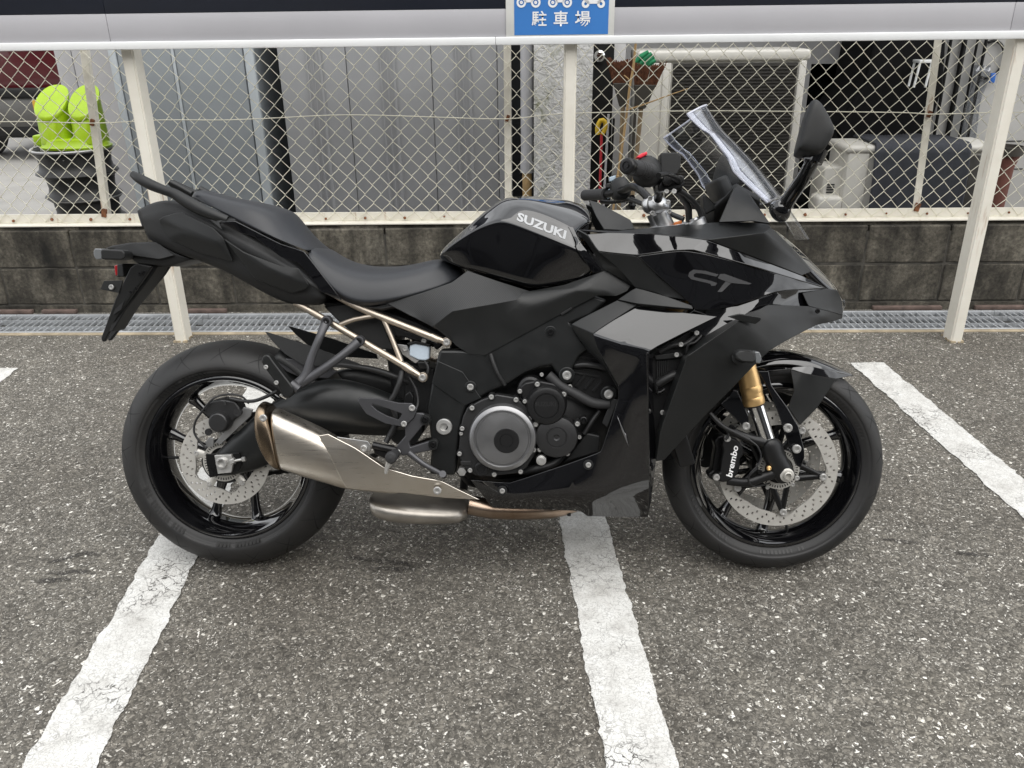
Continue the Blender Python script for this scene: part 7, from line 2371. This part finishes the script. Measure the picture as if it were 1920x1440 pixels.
# ------------------------------------------------------------------ front mudguard
fdr = []
arcs = [(120, .012), (110, .014), (100, .015), (90, .0155), (80, .0145), (70, .0125), (62, .0135), (55, .0165), (49.5, .0215)]
sec_w = [(0.0, 0.0), (0.03, -0.002), (0.055, -0.008), (0.068, -0.018), (0.073, -0.032)]
rowsF = []
for j, (w_, dz) in enumerate(sec_w):
    r_ = []
    for (a, dr) in arcs:
        tpr = 1.0 if a > 66 else max(0.10, (a - 48) / 18)
        rr_ = RF + dr + dz * tpr
        r_.append(Vector((WB + rr_ * math.cos(rad(a)), -w_ * tpr, RF + rr_ * math.sin(rad(a)))))
    rowsF.append(r_)
fend = sym('front_fender', rowsF, 'gloss_black', bike, 2, {3: 0.6}, False)
sF = fend.modifiers.new('solid', 'SOLIDIFY'); sF.thickness = 0.003; sF.offset = 1
panel('fender_fin', pts(cI, (880, 222, .085), (965, 250, .092), (1155, 282, .070), (1040, 455, .088), (940, 556, .098), (868, 452, .096), (905, 350, .096)), [(0, 1, 6), (1, 2, 3, 6), (3, 4, 5, 6)], 'matte_black', fend, 0.004, 0.002)
panel('fender_side', pts(cI, (690, 215, .070), (880, 215, .085), (1000, 205, .085), (1130, 240, .070), (1245, 263, .035), (1155, 284, .071), (965, 252, .093), (880, 224, .088), (760, 236, .085)), [(0, 1, 7, 8), (1, 2, 6, 7), (2, 3, 5, 6), (3, 4, 5)], 'gloss_black', fend, 0.004, 0.003)
st_ = panel('fender_stay', pts(cI, (690, 236, .088), (755, 236, .090), (772, 320, .096), (868, 452, .104), (930, 560, .112), (965, 700, .118), (966, 745, .118), (945, 808, .118), (918, 792, .118), (880, 690, .116), (850, 600, .112), (800, 450, .104), (745, 330, .096)),
            [(0, 1, 2, 12), (12, 2, 3, 11), (11, 3, 4, 10), (10, 4, 5, 9), (9, 5, 6, 7, 8)], 'gloss_black', fend, 0.008, 0.003)
panel('fender_rear_stay', pts(cI, (520, 385, .095), (545, 345, .095), (575, 350, .10), (640, 500, .110), (640, 560, .115), (600, 555, .115), (470, 430, .098)), [(0, 1, 2, 3, 4, 5, 6)], 'gloss_black', fend, 0.008, 0.003)
for (x, y, r_) in ((866, 570, .0115), (917, 693, .0115), (620, 560, .0105)):
    bolt(cI(x, y, .1215), r_, fend, both=True)

# ------------------------------------------------------------------ side stand on the far side
sd = tube('side_stand', [Vector((0.62, 0.12, 0.24)), Vector((0.60, 0.20, 0.10)), Vector((0.58, 0.262, -0.062))], [0.013, 0.012, 0.011], 'black_metal', bike, 12, 2)
foot = link('stand_foot', lathe_mesh('stand_foot', (0.58, 0.266, -0.071), (0, 0.27, -0.96), [(-0.008, 0.030), (0.002, 0.030)], 20), 'black_metal', sd)

# ------------------------------------------------------------------ lettering
bpy.context.view_layer.update()
_dg = bpy.context.evaluated_depsgraph_get()


def surf(objs):
    out = []
    for o in objs:
        ev = o.evaluated_get(_dg)
        me = ev.to_mesh()
        bm = bmesh.new()
        bm.from_mesh(me)
        out.append(BVHTree.FromBMesh(bm))
        bm.free()
        ev.to_mesh_clear()
    return out


def lay_on(me, trees, lift=0.0012):
    """press flat lettering sideways on to the panel behind it"""
    for v in me.vertices:
        best = None
        for t in trees:
            h = t.ray_cast(Vector((v.co.x, -0.6, v.co.z)), Vector((0, 1, 0)))
            if h[0] is not None and (best is None or h[0].y < best):
                best = h[0].y
        if best is not None:
            v.co.y = best - lift
    me.update()


def logo(txt, c_, P0, P1, P2, mat, target, parent, bold=0.0, lift=0.0012, me=None):
    me = me or text_mesh(txt, bold)
    bm = bmesh.new(); bm.from_mesh(me)
    bmesh.ops.triangulate(bm, faces=bm.faces)
    bm.to_mesh(me); bm.free()
    fit_text(me, c_(*P0), c_(*P1), c_(*P2))
    lay_on(me, surf([target]), lift)
    o = link('lettering', me, mat, parent)
    return o


logo('SUZUKI', cC, (757, 418, .150), (1168, 580, .168), (772, 345, .148), 'logo_grey', tank, tank, 0.035)
logo('brembo', cI, (540, 862, .118), (578, 680, .118), (505, 850, .118), 'logo_white', cali, fork, 0.022, 0.0008)
logo('SUZUKI', cH, (765, 692, .206), (900, 692, .206), (765, 662, .206), 'engine_dark', [o for o in bike.children_recursive if o.name.startswith('starter_cover')][0], eng, 0.02, 0.0006)


def poly_mesh(polys, name='emblem'):
    bm = bmesh.new()
    for p in polys:
        bm.faces.new([bm.verts.new((x, y, 0)) for x, y in p])
    bmesh.ops.triangulate(bm, faces=bm.faces)
    bmesh.ops.subdivide_edges(bm, edges=bm.edges, cuts=2)
    me = bpy.data.meshes.new(name)
    bm.to_mesh(me); bm.free()
    return me


# the angular two-letter emblem on the side fairing (pixel outlines of the crop, y up)
E_ = [[(752, -376), (820, -384), (893, -404), (880, -416), (800, -398), (766, -396), (752, -406), (756, -418), (850, -440), (884, -452), (878, -466), (852, -468), (846, -456), (740, -431), (722, -414), (728, -392)],
      [(900, -402), (925, -400), (1085, -456), (1070, -461), (965, -452), (915, -436), (888, -424)],
      [(932, -443), (964, -453), (912, -502), (886, -502)]]
me = poly_mesh(E_)
xs_ = [v.co.x for v in me.vertices]; ys_ = [v.co.y for v in me.vertices]
logo(None, cE, (min(xs_), -min(ys_), .23), (max(xs_), -min(ys_), .23), (min(xs_), -max(ys_), .23), 'logo_dark', side, side, me=me)
